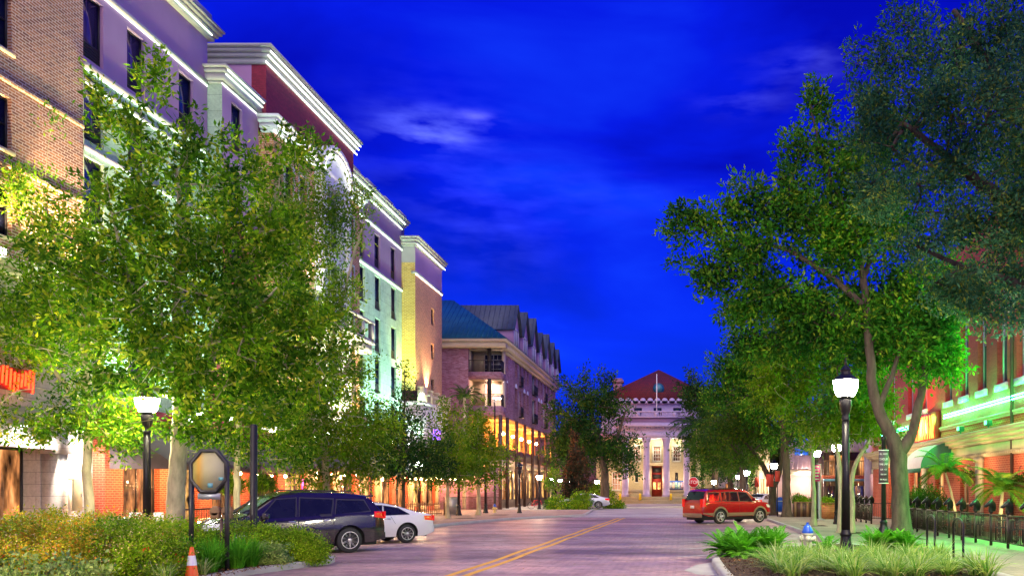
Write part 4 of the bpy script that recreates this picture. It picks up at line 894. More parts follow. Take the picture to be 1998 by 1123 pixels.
# white arched building beyond
W_ = thing('arched_building', 'lavender-white building with an arched upper opening beside the red brick building', 'building', (12.6, 58.4, 0))
mb = MB(); mb.box(12.55, 13.1, 58.4, 59.0, .1, 7.0); mb.box(14.6, 16.6, 58.4, 59.0, .1, 7.0); part(W_, 'pier', mb, 'lavender', True)
mb = MB(); arc = [(13.1, 4.0), (13.1, 7.0), (14.6, 7.0), (14.6, 4.0)]
pts = [(13.1, 7.0), (14.6, 7.0), (14.6, 5.1)]+[(13.85+.62*math.cos(a), 5.0+.75*math.sin(a)) for a in [math.pi*i/10 for i in range(11)]]+[(13.1, 5.1)]
mb.prism(pts, 58.45, 58.9, 'y'); mb.box(13.1, 14.6, 58.42, 58.95, 3.9, 4.25); part(W_, 'arch', mb, 'white', True)
mb = MB(); mb.box(13, 16.6, 59.3, 59.5, .1, 7); part(W_, 'back_wall', mb, 'orange_wall', True)
mb = MB(); mb.box(13.25, 14.35, 58.9, 59.2, .2, 3.0); d = part(W_, 'door', mb, 'frame_dark', True)
mb = MB()
for k in range(2): mb.box(13.33+k*.52, 13.76+k*.52, 58.86, 58.898, .5, 2.8)
part(W_, 'pane', mb, 'glass_dark', True, sub=d)
mb = MB(); mb.box(12.9, 14.6, 58.0, 58.4, 3.0, 3.35); part(W_, 'awning', mb, 'canvas_white', True)
light('door_light', 'POINT', (14.3, 58.1, 2.6), 200, (1, .66, .4), W_); light('arch_light', 'POINT', (13.8, 59.1, 5.0), 140, (1, .6, .3), W_)
mb = MB(); mb.ball((14.3, 58.1, 2.65), .1); part(W_, 'globe_light', mb, 'bulb', True, True)

# gallery building
G = thing('gallery_building', 'dark building with timber balcony on a blue beam and slatted metal roof', 'building', (10.3, 62, 0))
mb = MB(); mb.box(10.7, 14.0, 63.6, 74, .1, 6.0); part(G, 'wall', mb, 'metal_brown', True)
mb = MB(); mb.box(10.2, 13.4, 61.9, 62.1, 2.55, 2.72); part(G, 'beam', mb, pm('blue_beam', (.14, .32, .48), .6), True)
mb = MB(); mb.box(10.2, 13.4, 61.9, 63.6, 2.73, 2.98); part(G, 'deck', mb, 'brick_shop', True)
mb = MB()
for k in range(27): x = 10.25+k*.118; mb.box(x, x+.04, 61.95, 62.0, 2.98, 4.0)
mb.box(10.2, 13.4, 61.93, 62.03, 4.0, 4.07); part(G, 'balustrade', mb, 'wood', True)
for x in (10.3, 11.9, 13.3): mb = MB(); mb.box(x-.08, x+.08, 61.92, 62.08, .13, 2.55); mb.box(x-.06, x+.06, 62.05, 62.15, 2.98, 4.8); part(G, 'post', mb, 'metal_brown', True)
mb = MB(); mb.add([(10.0, 61.6, 4.75), (13.5, 61.6, 4.75), (13.5, 65.5, 6.9), (10.0, 65.5, 6.9), (10.0, 61.6, 4.65), (13.5, 61.6, 4.65), (13.5, 65.5, 6.8), (10.0, 65.5, 6.8)], [(0, 1, 2, 3), (7, 6, 5, 4), (0, 4, 5, 1), (0, 3, 7, 4), (1, 5, 6, 2)])
for k in range(12): x = 10.05+k*.31; mb.bar((x, 61.58, 4.79), (x, 65.5, 6.95), .06)
part(G, 'roof', mb, 'roof_slat', True)
mb = MB()
for k in range(5): mb.box(10.8+k*.55, 11.2+k*.55, 63.5, 63.59, .4, 2.3)
part(G, 'shop_window', mb, 'glass_dark', True)
mb = MB(); mb.box(13.15, 13.9, 63.5, 63.58, 3.0, 4.6); mb.box(10.9, 12.4, 63.5, 63.58, 3.0, 4.5); part(G, 'balcony_door', mb, 'win_room_dim', True)
mb = MB()
for k in range(7): mb.box(10.3+k*.42, 10.6+k*.42, 62.02, 62.2, 2.2, 2.5)
part(G, 'bracket', mb, 'wood', True)
light('gallery_light', 'POINT', (12.7, 62.7, 2.1), 200, (1, .7, .35), G)
# pink shop with slatted roof
P = thing('pink_shop', 'low pink shop with a striped sloping metal roof beyond the planters', 'building', (8.0, 68, 0))
mb = MB(); mb.box(8.4, 13, 69, 80, .1, 3.6); part(P, 'wall', mb, 'pink_wall', True)
mb = MB(); mb.add([(7.7, 67.7, 3.6), (12.5, 67.7, 3.6), (12.5, 71.5, 6.0), (9.0, 71.5, 6.0), (7.7, 67.7, 3.5), (12.5, 67.7, 3.5), (12.5, 71.5, 5.9), (9.0, 71.5, 5.9)], [(0, 1, 2, 3), (7, 6, 5, 4), (0, 4, 5, 1), (0, 3, 7, 4)])
for k in range(13): x = 7.9+k*.38; mb.bar((x, 67.68, 3.64), (min(12.5, x+.9), 71.5, 6.05), .08)
part(P, 'roof', mb, 'roof_slat', True)
mb = MB(); mb.box(7.7, 12.5, 67.6, 67.75, 3.1, 3.48); part(P, 'fascia', mb, 'trim_cream', True)
for x in (7.9, 10.2, 12.3): mb = MB(); mb.tube([(x, 67.8, .13), (x, 67.8, 3.1)], .06, 8); mb.bar((x, 67.8, 2.6), (x+.6, 67.8, 3.05), .06); part(P, 'post', mb, 'metal_brown', True)
light('shop_light', 'POINT', (9.5, 67.0, 2.9), 420, (1, .75, .6), P)
mb = MB(); mb.cbox((9.35, 67.4, 4.95), (1.1, .12, .55)); single('hanging_sign', mb, 'plastic_blue', 'small plain blue signboard at the pink shop roof corner', 'sign', (9.35, 67.4, 4.95))
# row of pale shopfronts further on behind the trees
S = thing('shop_row', 'row of pale low shopfronts beyond the red car under the trees', 'building', (8.0, 82, 0))
mb = MB(); wall(mb, 'x', 8.3, -1, 82, 110, .1, 6, [(84+k*3.4, 86.3+k*3.4, .5, 3.2) for k in range(7)], thick=6); wall(mb, 'y', 82, -1, 8.3, 14, .1, 6, [(9, 10.6, .3, 3)], thick=.4); part(S, 'wall', mb, 'plaster_warm', True)
for k in range(7): window(S, 'x', 8.3, -1, 84+k*3.4, 86.3+k*3.4, .5, 3.2, glass='win_room' if k % 2 else 'win_room_dim', nx=2, nz=1, name='shop_window')
mb = MB(); cornice(mb, 'x', 8.3, -1, 82, 110, 6.2, [(.15, .3), (.15, .2)], (1, 0)); part(S, 'cornice', mb, 'trim_cream', True)
for y in (84, 92, 100): light('shop_light', 'POINT', (7.2, y, 3.0), 500, (1, .8, .5), S)
# ------------------------------------------------------------------ vegetation
G1 = ((.03, .13, .007), (.17, .40, .012), (.50, .58, .05))
M['leaf_oak'] = leafmat('leaf_oak', *G1[:2], third=G1[2], transl=.5)
M['leaf_green'] = leafmat('leaf_green', (.02, .11, .014), (.07, .27, .022), third=(.28, .42, .04), transl=.4)
M['leaf_bright'] = leafmat('leaf_bright', (.06, .18, .008), (.20, .40, .015), third=(.30, .36, .05))
M['leaf_dark'] = leafmat('leaf_dark', (.014, .065, .018), (.035, .13, .025), third=(.12, .2, .03))
M['leaf_blue'] = leafmat('leaf_blue', (.022, .11, .07), (.07, .23, .13), third=(.25, .34, .05), transl=.4)
M['leaf_red'] = leafmat('leaf_red', (.02, .05, .03), (.075, .045, .035), third=(.2, .08, .05), transl=.2)
M['leaf_olive'] = leafmat('leaf_olive', (.03, .10, .012), (.075, .19, .018), third=(.16, .2, .03))
M['palm'] = leafmat('palm_leaf', (.07, .22, .02), (.2, .38, .04), transl=.4)
M['grass_green'] = leafmat('grass_green', (.05, .30, .012), (.16, .52, .03))
M['grass_var'] = leafmat('grass_variegated', (.08, .34, .02), (.55, .72, .20), third=(.9, .9, .6))
M['leaf_hedge'] = leafmat('leaf_hedge', (.08, .26, .010), (.34, .54, .025), third=(.3, .36, .06))
M['leaf_abelia'] = leafmat('leaf_abelia', (.14, .34, .02), (.66, .56, .05), third=(.7, .25, .05))
M['petal'] = leafmat('petal', (.62, .42, .34), (.8, .6, .46))
M['petal_red'] = leafmat('petal_red', (.6, .03, .02), (.7, .1, .04))
M['leaf_pale'] = leafmat('leaf_pale', (.16, .34, .07), (.45, .58, .22))

def leafcloud(name, centers, per, spread, L, Wd, mat, seed, parent, loc, up=.25, squash=.75, tilt=.6, seg=None):
    rng = np.random.default_rng(seed); n = len(centers)*per
    c = np.repeat(np.asarray(centers, float), per, 0)
    off = rng.normal(0, 1, (n, 3))*spread*np.array([1, 1, squash])
    if seg is not None:
        tt = rng.uniform(-.5, .75, (n, 1)); off *= 1.15-.75*np.abs(tt+.1); sg = np.repeat(seg, per, 0); c = c+sg*tt; off2 = off+sg*.25
    else: off2 = off
    c = c+off; off = off2
    u = off/(np.linalg.norm(off, axis=1, keepdims=True)+1e-6)*tilt+rng.normal(0, .6, (n, 3)); u[:, 2] += up*rng.normal(.0, 1, n)-.12
    u /= np.linalg.norm(u, axis=1, keepdims=True)
    w = np.cross(u, rng.normal(0, 1, (n, 3))+np.array([0, 0, 1.0])); w /= np.linalg.norm(w, axis=1, keepdims=True)+1e-6
    nn = np.cross(u, w); l = L*rng.uniform(.6, 1.25, (n, 1)); wd = Wd*rng.uniform(.7, 1.2, (n, 1))
    p0 = c; p1 = c+u*l*.5+w*wd*.5; p2 = c+u*l-nn*l*.12; p3 = c+u*l*.5-w*wd*.5
    v = np.stack([p0, p1, p2, p3], 1).reshape(-1, 3)-np.array(loc)
    me = npmesh(name, v, np.arange(n*4, dtype=np.int32), np.full(n, 4, np.int32), False, False)
    return link(name, me, mat, parent)
def in_blobs(blobs, n, rng, shell=.55):
    vol = np.array([b[3]*b[4]*b[5]*(b[6] if len(b) > 6 else 1) for b in blobs])**.8; k = rng.choice(len(blobs), n, p=vol/vol.sum())
    B = np.array([b[:6] for b in blobs])[k]; d = rng.normal(0, 1, (n, 3)); d /= np.linalg.norm(d, axis=1, keepdims=True)
    r = rng.uniform(0, 1, (n, 1))**shell; return B[:, :3]+d*r*B[:, 3:6]
def tree(name, label, loc, limbs, blobs, ncl, per, L, Wd, spread, mat, bark='bark', seed=1, r0=.012, group=None, rmax=None, shell=.5, cat='tree', grow=.5, excl=(), twig=None):
    """limbs: [[(x,y,z,r),...]] scene coords; blobs: [(x,y,z,rx,ry,rz)] scene coords"""
    T = thing(name, label, cat, loc, 0, group); rng = np.random.default_rng(seed)
    cen = in_blobs(blobs, ncl, rng, shell)
    for (ex_, ey_, ez_, er_) in excl: cen = cen[np.linalg.norm((cen-np.array([ex_, ey_, ez_])), axis=1) > er_]
    ncl = len(cen); mb = MB(); P = []; par = []
    for L_ in limbs:
        pts = [Vector(p[:3]) for p in L_]; rr = [p[3] for p in L_]; dens = []; dr = []
        for i in range(len(pts)-1):
            m = max(2, int((pts[i+1]-pts[i]).length/.28))
            for q in range(m):
                t = q/m
                # smooth interpolation
                p = [pts[max(i-1, 0)], pts[i], pts[i+1], pts[min(i+2, len(pts)-1)]]
                cp = .5*((2*p[1])+(p[2]-p[0])*t+(2*p[0]-5*p[1]+4*p[2]-p[3])*t*t+(-p[0]+3*p[1]-3*p[2]+p[3])*t**3)
                dens.append(cp+Vector(rng.normal(0, .012+.02*rr[i], 3))); dr.append(rr[i]+(rr[i+1]-rr[i])*t)
        dens.append(pts[-1]); dr.append(rr[-1])
        if L_ is limbs[0]: dr = [r*(1+.55*math.exp(-(p.z-loc[2])/.25)) for p, r in zip(dens, dr)]
        mb.tube(dens, dr, 12)
        P += [(p.x, p.y, p.z) for p in dens[len(dens)//3 if L_ is limbs[0] else 0:]]
    n0 = len(P); base = np.array(P); root = np.array(limbs[0][-1][:3])
    order = np.argsort(np.linalg.norm(cen-root, axis=1)); nodes = np.zeros((n0+ncl*14, 3)); nodes[:n0] = base; cnt = n0; parent = list(range(n0))
    for ci in order:
        c = cen[ci]; d = nodes[:cnt]-c; dist = np.linalg.norm(d, axis=1)+grow*np.maximum(0, d[:, 2]+.1)
        j = int(np.argmin(dist)); a = nodes[j].copy(); D = np.linalg.norm(c-a); m = int(min(12, max(1, D/.45)))
        prev = j; side = rng.normal(0, .10*D, 3)
        for q in range(1, m+1):
            t = q/m; p = a+(c-a)*t+side*math.sin(math.pi*t)+np.array([0, 0, .10*D*math.sin(math.pi*t)])
            nodes[cnt] = p; parent.append(prev); prev = cnt; cnt += 1
    w = np.zeros(cnt); haschild = np.zeros(cnt, bool)
    for i in range(cnt-1, n0-1, -1):
        if not haschild[i]: w[i] = 1
        if parent[i] >= n0: w[parent[i]] += w[i]; haschild[parent[i]] = True
    rad = np.minimum(r0*np.sqrt(w+.3), rmax or 1)
    idx = np.arange(n0, cnt); pr = np.array(parent)[idx]; A_ = nodes[pr]; Bn = nodes[idx]; ra = np.where(pr >= n0, rad[np.minimum(pr, cnt-1)], rad[idx]*1.15); ra = np.minimum(ra, rad[idx]*1.6); rb = rad[idx]
    dv = Bn-A_; dv /= np.linalg.norm(dv, axis=1, keepdims=True)+1e-9; ref = np.where(np.abs(dv[:, 2:3]) > .9, np.array([[1, 0, 0]]), np.array([[0, 0, 1]])); s1 = np.cross(dv, ref); s1 /= np.linalg.norm(s1, axis=1, keepdims=True)+1e-9; s2 = np.cross(dv, s1)
    K = 5; V = []
    for (cc, rr) in ((A_, ra), (Bn, rb)):
        for k in range(K): t = 2*math.pi*k/K; V.append(cc+(s1*math.cos(t)+s2*math.sin(t))*rr[:, None])
    V = np.stack(V, 1); ns = len(idx); fs = np.array([[k, (k+1) % K, K+(k+1) % K, K+k] for k in range(K)]).reshape(-1)
    I = (np.arange(ns)[:, None]*2*K+fs[None]).reshape(-1).astype(np.int32)
    part(T, 'trunk', mb, bark, True, True)
    bme = npmesh('branches', V.reshape(-1, 3)-np.array(loc), I, np.full(ns*K, 4, np.int32), True, False); link('branches', bme, bark, T)
    tw = (twig or spread*2.6); pj = np.array([nodes[parent[i]] for i in range(cnt)]); d_in = np.zeros((ncl, 3)); ends = {}
    for q, ci in enumerate(order): ends[ci] = q
    mid = np.array([b[:3] for b in blobs]).mean(0); d_in = cen-np.array([root[0], root[1], min(root[2], mid[2]-1)]); d_in /= np.linalg.norm(d_in, axis=1, keepdims=True)+1e-6; d_in[:, 2] += .35; d_in += rng.normal(0, .35, (ncl, 3)); d_in /= np.linalg.norm(d_in, axis=1, keepdims=True)
    leafcloud('crown', cen, per, spread*.62, L, Wd, mat, seed+5, T, loc, seg=d_in*tw, squash=.9)
    return T
def bl(D, *items):
    """crown lobes measured from the photograph at depth D: (column, row, radius across, [radius up], [depth shift])"""
    out = []
    for it in items:
        px, py, r = it[:3]; rz = it[3] if len(it) > 3 else r; dd = it[4] if len(it) > 4 else 0; wt = it[5] if len(it) > 5 else 1
        k = (D+dd)/1650; out.append((AX(px, D+dd), D+dd, AZ(py, D+dd), r*k, r*k*.95, rz*k, wt))
    return out
def lm(D, *pts, d=None):
    return [(AX(p[0], D+(p[3] if len(p) > 3 else 0)), D+(p[3] if len(p) > 3 else 0), AZ(p[1], D+(p[3] if len(p) > 3 else 0)), p[2]) for p in pts]

# --- left near oak
LAMPGAP = [(AX(287, 25.8)*k/25.8, k, 1.9+(4.5-1.9)*k/25.8, .75) for k in (26.2, 25.5, 24.8, 24.1, 23.4, 22.7)]+[(AX(30, 27)*k/27, k, 1.9+(5.6-1.9)*k/27, .85) for k in (27, 26, 25, 24, 23)]
D = 25.5; x0 = AX(345, D)
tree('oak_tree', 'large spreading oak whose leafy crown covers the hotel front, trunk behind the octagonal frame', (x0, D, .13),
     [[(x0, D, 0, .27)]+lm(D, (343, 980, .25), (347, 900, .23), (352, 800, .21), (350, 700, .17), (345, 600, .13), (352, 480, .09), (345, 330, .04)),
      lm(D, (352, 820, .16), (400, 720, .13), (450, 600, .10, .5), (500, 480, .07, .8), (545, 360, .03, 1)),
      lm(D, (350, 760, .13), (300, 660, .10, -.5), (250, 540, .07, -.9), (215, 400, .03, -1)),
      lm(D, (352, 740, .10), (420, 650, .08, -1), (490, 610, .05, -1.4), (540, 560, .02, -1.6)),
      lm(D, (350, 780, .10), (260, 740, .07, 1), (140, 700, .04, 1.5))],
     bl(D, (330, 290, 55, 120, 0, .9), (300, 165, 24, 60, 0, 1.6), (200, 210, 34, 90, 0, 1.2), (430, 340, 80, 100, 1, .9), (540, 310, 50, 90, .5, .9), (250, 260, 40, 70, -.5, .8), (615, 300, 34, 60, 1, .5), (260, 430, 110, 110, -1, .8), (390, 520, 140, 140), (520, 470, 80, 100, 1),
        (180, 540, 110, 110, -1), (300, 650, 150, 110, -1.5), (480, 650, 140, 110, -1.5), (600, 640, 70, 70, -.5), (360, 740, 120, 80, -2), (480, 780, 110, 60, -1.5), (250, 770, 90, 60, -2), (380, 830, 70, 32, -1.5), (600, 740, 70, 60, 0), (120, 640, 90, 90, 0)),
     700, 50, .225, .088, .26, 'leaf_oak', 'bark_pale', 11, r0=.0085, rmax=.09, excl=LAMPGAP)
D = 27.5; x0 = AX(172, D)
tree('oak_tree', 'slim-trunked oak at the left edge before the pale block wall, red neon showing through it', (x0, D, .13),
     [[(x0, D, 0, .15)]+lm(D, (172, 960, .14), (168, 900, .13), (174, 840, .13), (170, 760, .11), (160, 650, .08), (120, 520, .05), (90, 400, .03)),
      lm(D, (172, 830, .09), (120, 740, .07), (60, 660, .05), (20, 600, .03)), lm(D, (172, 820, .08), (230, 740, .05), (260, 700, .03))],
     bl(D, (60, 690, 100, 55), (20, 820, 90, 42, -1), (120, 830, 70, 38, -1), (190, 790, 80, 70, -.5), (230, 840, 60, 30), (50, 560, 110, 90), (140, 640, 110, 80), (60, 400, 60, 70, 1), (20, 330, 40, 50, 1), (130, 470, 80, 80), (-70, 600, 100, 160), (110, 260, 20, 30, 1), (250, 830, 60, 50)),
     300, 75, .19, .07, .32, 'leaf_oak', 'bark_pale', 23, r0=.0085, rmax=.06, excl=LAMPGAP)
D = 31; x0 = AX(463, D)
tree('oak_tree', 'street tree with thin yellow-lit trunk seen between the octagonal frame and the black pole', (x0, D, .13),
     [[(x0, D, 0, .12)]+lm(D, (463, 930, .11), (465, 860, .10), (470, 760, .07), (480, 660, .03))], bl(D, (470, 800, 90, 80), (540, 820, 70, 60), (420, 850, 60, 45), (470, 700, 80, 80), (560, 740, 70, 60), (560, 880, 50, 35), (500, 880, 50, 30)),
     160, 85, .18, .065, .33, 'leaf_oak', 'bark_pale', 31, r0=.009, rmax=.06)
D = 37; x0 = AX(640, D)
tree('oak_tree', 'tall street tree rising behind the dark car roof, crown lit yellow against the tower', (x0, D, .13),
     [[(x0, D, 0, .17)]+lm(D, (636, 930, .15), (630, 850, .14), (615, 740, .12), (590, 600, .08), (580, 460, .05), (600, 340, .02)), lm(D, (618, 750, .09), (660, 620, .07), (690, 500, .05), (720, 400, .02)), lm(D, (600, 660, .08), (540, 540, .06), (520, 400, .03))], bl(D, (640, 830, 90, 80), (700, 860, 70, 55), (620, 920, 50, 35), (700, 920, 50, 28), (590, 850, 60, 50), (660, 740, 80, 80), (740, 900, 35, 30), (730, 820, 40, 40), (625, 630, 70, 80), (665, 560, 45, 60), (600, 480, 80, 90), (650, 430, 50, 60), (695, 395, 28, 34), (735, 370, 12, 20), (540, 420, 60, 80), (600, 330, 40, 50), (560, 600, 80, 80), (690, 470, 34, 40)),
     520, 75, .19, .07, .36, 'leaf_bright', 'bark_pale', 37, r0=.009, rmax=.06)
D = 45; x0 = AX(787, D)
tree('oak_tree', 'young cone-shaped oak with a pointed top before the green hotel section', (x0, D, .13),
     [[(x0, D, 0, .10)]+lm(D, (787, 940, .09), (788, 850, .07), (790, 720, .02))], bl(D, (792, 740, 12, 30), (792, 780, 26, 30), (790, 830, 48, 34), (780, 880, 68, 34), (800, 910, 70, 28), (750, 870, 45, 30), (840, 870, 34, 30)),
     150, 75, .2, .075, .36, 'leaf_dark', 'bark', 45, r0=.009, rmax=.04)
D = 53; x0 = AX(873, D)
tree('street_tree', 'left one of two small yellow-green street trees before the apartment corner', (x0, D, .13),
     [[(x0, D, 0, .13)]+lm(D, (873, 960, .11), (874, 900, .09), (876, 800, .03))], bl(D, (872, 830, 30, 45), (860, 880, 44, 40), (892, 880, 40, 44), (870, 925, 52, 26), (900, 920, 36, 26)),
     130, 65, .22, .085, .34, 'leaf_bright', 'bark_pale', 53, r0=.01, rmax=.05, group='two small street trees at the apartment corner')
D = 60; x0 = AX(934, D)
tree('street_tree', 'right one of two small yellow-green street trees, beside the tall street light', (x0, D, .13),
     [[(x0, D, 0, .16)]+lm(D, (934, 960, .13), (933, 900, .1), (932, 800, .03))], bl(D, (930, 815, 24, 34), (925, 860, 44, 36), (950, 890, 44, 36), (915, 900, 44, 40), (945, 925, 40, 22)),
     130, 65, .24, .095, .36, 'leaf_bright', 'bark_pale', 60, r0=.01, rmax=.05, group='two small street trees at the apartment corner')
# --- centre
D = 90; x0 = AX(1180, D)
tree('oak_tree', 'dark broad oak standing left of the theatre columns', (x0, D, .12),
     [[(x0, D, 0, .5)]+lm(D, (1180, 950, .45), (1178, 910, .4), (1165, 850, .28), (1150, 780, .1)), lm(D, (1178, 900, .3), (1205, 850, .2), (1220, 800, .08)), lm(D, (1176, 890, .3), (1135, 840, .18), (1110, 790, .06))],
     bl(D, (1150, 790, 46, 40), (1120, 830, 46, 44), (1190, 800, 40, 38), (1205, 870, 36, 36), (1215, 900, 24, 26), (1160, 870, 50, 44), (1100, 880, 34, 34), (1150, 745, 26, 22), (1105, 765, 20, 24), (1180, 750, 16, 18), (1090, 800, 22, 26)),
     330, 60, .34, .15, .62, 'leaf_dark', 'bark', 90, r0=.025, rmax=.2)
D = 84; x0 = AX(1122, D)
tree('magnolia_tree', 'reddish cone-shaped magnolia in the corner bed left of the theatre', (x0, D, .12), [[(x0, D, 0, .16)]+lm(D, (1122, 950, .14), (1122, 860, .04))],
     bl(D, (1122, 858, 7, 16), (1122, 885, 15, 20), (1122, 915, 22, 22), (1121, 945, 27, 18), (1122, 965, 22, 12)), 150, 60, .3, .13, .3, 'leaf_red', 'bark', 84, r0=.015, rmax=.08)
D = 82; x0 = AX(1076, D)
tree('young_tree', 'small thin tree glowing yellow under the lamps by the bicycle', (x0, D, .12), [[(x0, D, 0, .06)]+lm(D, (1074, 965, .05), (1078, 945, .03))], bl(D, (1076, 942, 16, 16), (1084, 930, 10, 12)), 30, 40, .2, .09, .25, 'leaf_bright', 'bark_pale', 82, r0=.012, rmax=.04)
D = 104; x0 = AX(1192, D)
# --- right
D = 95; x0 = AX(1362, D)
tree('oak_tree', 'dark green tree behind the stop sign at the right of the theatre', (x0+2, D, .12), [[(x0+2, D, 0, .4)]+lm(D, (1395, 930, .35), (1392, 880, .25), (1385, 800, .1))],
     bl(D, (1372, 790, 40, 40), (1410, 800, 50, 50), (1350, 770, 24, 26), (1395, 860, 50, 40), (1440, 850, 50, 50), (1345, 860, 26, 30), (1375, 900, 34, 24), (1355, 750, 22, 16)), 280, 60, .36, .16, .62, 'leaf_dark', 'bark', 95, r0=.025, rmax=.2)
D = 78; x0 = AX(1450, D)
tree('oak_tree', 'olive green tree arching over the street beyond the red car', (x0, D, .12), [[(x0, D, 0, .4)]+lm(D, (1450, 940, .35), (1446, 890, .28), (1430, 840, .15), (1415, 800, .06)), lm(D, (1446, 890, .2), (1470, 840, .14), (1480, 800, .05))],
     bl(D, (1410, 830, 50, 40), (1450, 790, 56, 50), (1400, 880, 40, 28), (1480, 850, 44, 44), (1440, 890, 44, 24), (1380, 870, 30, 26), (1470, 730, 44, 44), (1440, 740, 40, 40)), 300, 60, .3, .13, .55, 'leaf_olive', 'bark', 78, r0=.022, rmax=.2)
D = 60; x0 = AX(1507, D)
tree('oak_tree', 'forked dark-trunked tree beside the hood of the red car', (x0, D, .12), [[(x0, D, 0, .34)]+lm(D, (1507, 980, .3), (1506, 950, .27), (1495, 920, .2), (1470, 880, .12), (1440, 850, .05)), lm(D, (1507, 955, .2), (1522, 920, .15), (1525, 860, .06))],
     bl(D, (1420, 850, 44, 30), (1460, 820, 50, 44), (1500, 840, 44, 40), (1530, 840, 40, 44), (1440, 900, 40, 18), (1480, 760, 50, 50)), 220, 60, .26, .11, .45, 'leaf_olive', 'bark', 61, r0=.018, rmax=.12)
D = 56; x0 = AX(1535, D)
tree('oak_tree', 'straight grey-trunked tree right of the red car, before the striped shop roof', (x0, D, .12), [[(x0, D, 0, .3)]+lm(D, (1535, 960, .26), (1534, 900, .24), (1528, 840, .2), (1522, 780, .12), (1500, 700, .05)), lm(D, (1530, 870, .16), (1565, 820, .1), (1580, 780, .05))],
     bl(D, (1500, 700, 56, 60), (1460, 720, 44, 50), (1540, 760, 50, 50), (1480, 780, 50, 44), (1560, 830, 40, 26), (1530, 850, 40, 26), (1440, 660, 34, 40), (1420, 720, 40, 40), (1410, 770, 40, 40)), 260, 65, .26, .11, .45, 'leaf_green', 'bark', 56, r0=.018, rmax=.12)
D = 42; x0 = AX(1587, D)
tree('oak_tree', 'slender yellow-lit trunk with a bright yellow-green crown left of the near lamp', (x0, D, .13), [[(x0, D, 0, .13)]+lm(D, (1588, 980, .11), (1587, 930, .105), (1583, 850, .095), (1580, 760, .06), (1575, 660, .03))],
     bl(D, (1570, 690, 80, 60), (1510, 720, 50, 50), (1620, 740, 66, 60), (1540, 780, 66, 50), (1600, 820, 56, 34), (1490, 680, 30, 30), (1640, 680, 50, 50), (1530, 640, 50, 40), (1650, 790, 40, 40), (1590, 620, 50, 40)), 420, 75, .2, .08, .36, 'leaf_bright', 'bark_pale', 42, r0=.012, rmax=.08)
D = 35; x0 = AX(1640, D)
tree('street_tree', 'double-trunked pale green-lit tree directly behind the near right lamp post', (x0+.2, D, .13), [[(x0, D, 0, .14)]+lm(D, (1640, 980, .11), (1638, 920, .1), (1630, 870, .08), (1600, 820, .03)), [(x0+.5, D, 0, .13)]+lm(D, (1663, 980, .11), (1662, 940, .1), (1672, 900, .09), (1700, 850, .06), (1715, 800, .03))],
     bl(D, (1630, 820, 50, 34), (1680, 830, 50, 34), (1710, 800, 34, 34), (1660, 770, 60, 40), (1600, 850, 34, 24), (1730, 850, 24, 26)), 190, 75, .17, .07, .3, 'leaf_bright', 'bark_pale', 35, r0=.012, rmax=.06)
D = 31; x0 = AX(1757, D)
tree('oak_tree', 'big forked oak with green light on its trunk, right of the parking sign', (x0, D, .13),
     [[(x0, D, 0, .36)]+lm(D, (1758, 1000, .34), (1756, 940, .32), (1750, 880, .32), (1728, 830, .23), (1705, 770, .20), (1698, 700, .17), (1692, 620, .15), (1680, 520, .13), (1655, 420, .11), (1610, 320, .07), (1580, 200, .03)),
      lm(D, (1752, 885, .26), (1778, 850, .2), (1790, 800, .17), (1802, 740, .13), (1812, 660, .09), (1820, 560, .04)),
      lm(D, (1690, 600, .13), (1620, 540, .11), (1540, 490, .08), (1440, 460, .05), (1360, 440, .03)), lm(D, (1694, 640, .1), (1600, 600, .08, 1), (1500, 560, .05, 2), (1420, 540, .03, 2)),
      lm(D, (1685, 540, .1), (1720, 440, .08), (1740, 330, .05)), lm(D, (1716, 790, .12), (1745, 720, .09), (1760, 660, .05))],
     bl(D, (1335, 450, 36, 40), (1330, 520, 24, 24), (1390, 440, 50, 44), (1400, 540, 50, 36, 1), (1450, 400, 46, 50), (1470, 500, 64, 46), (1540, 400, 70, 60), (1570, 300, 50, 60), (1595, 215, 26, 50), (1650, 330, 60, 70), (1620, 470, 90, 70), (1540, 590, 90, 50, 1), (1460, 600, 60, 34, 1), (1700, 430, 90, 100), (1700, 600, 90, 70, 1),
        (1640, 640, 80, 60, 1), (1790, 560, 80, 90), (1800, 690, 60, 60), (1760, 630, 60, 60), (1830, 620, 50, 60), (1840, 700, 30, 40), (1720, 260, 60, 70), (1690, 700, 60, 50, 1), (1650, 760, 50, 40, 1), (1560, 660, 70, 40, 2), (1480, 670, 50, 34, 2)),
     900, 70, .23, .10, .32, 'leaf_green', 'bark', 77, r0=.0095, rmax=.1)
D = 14.5; x0 = AX(2230, D)
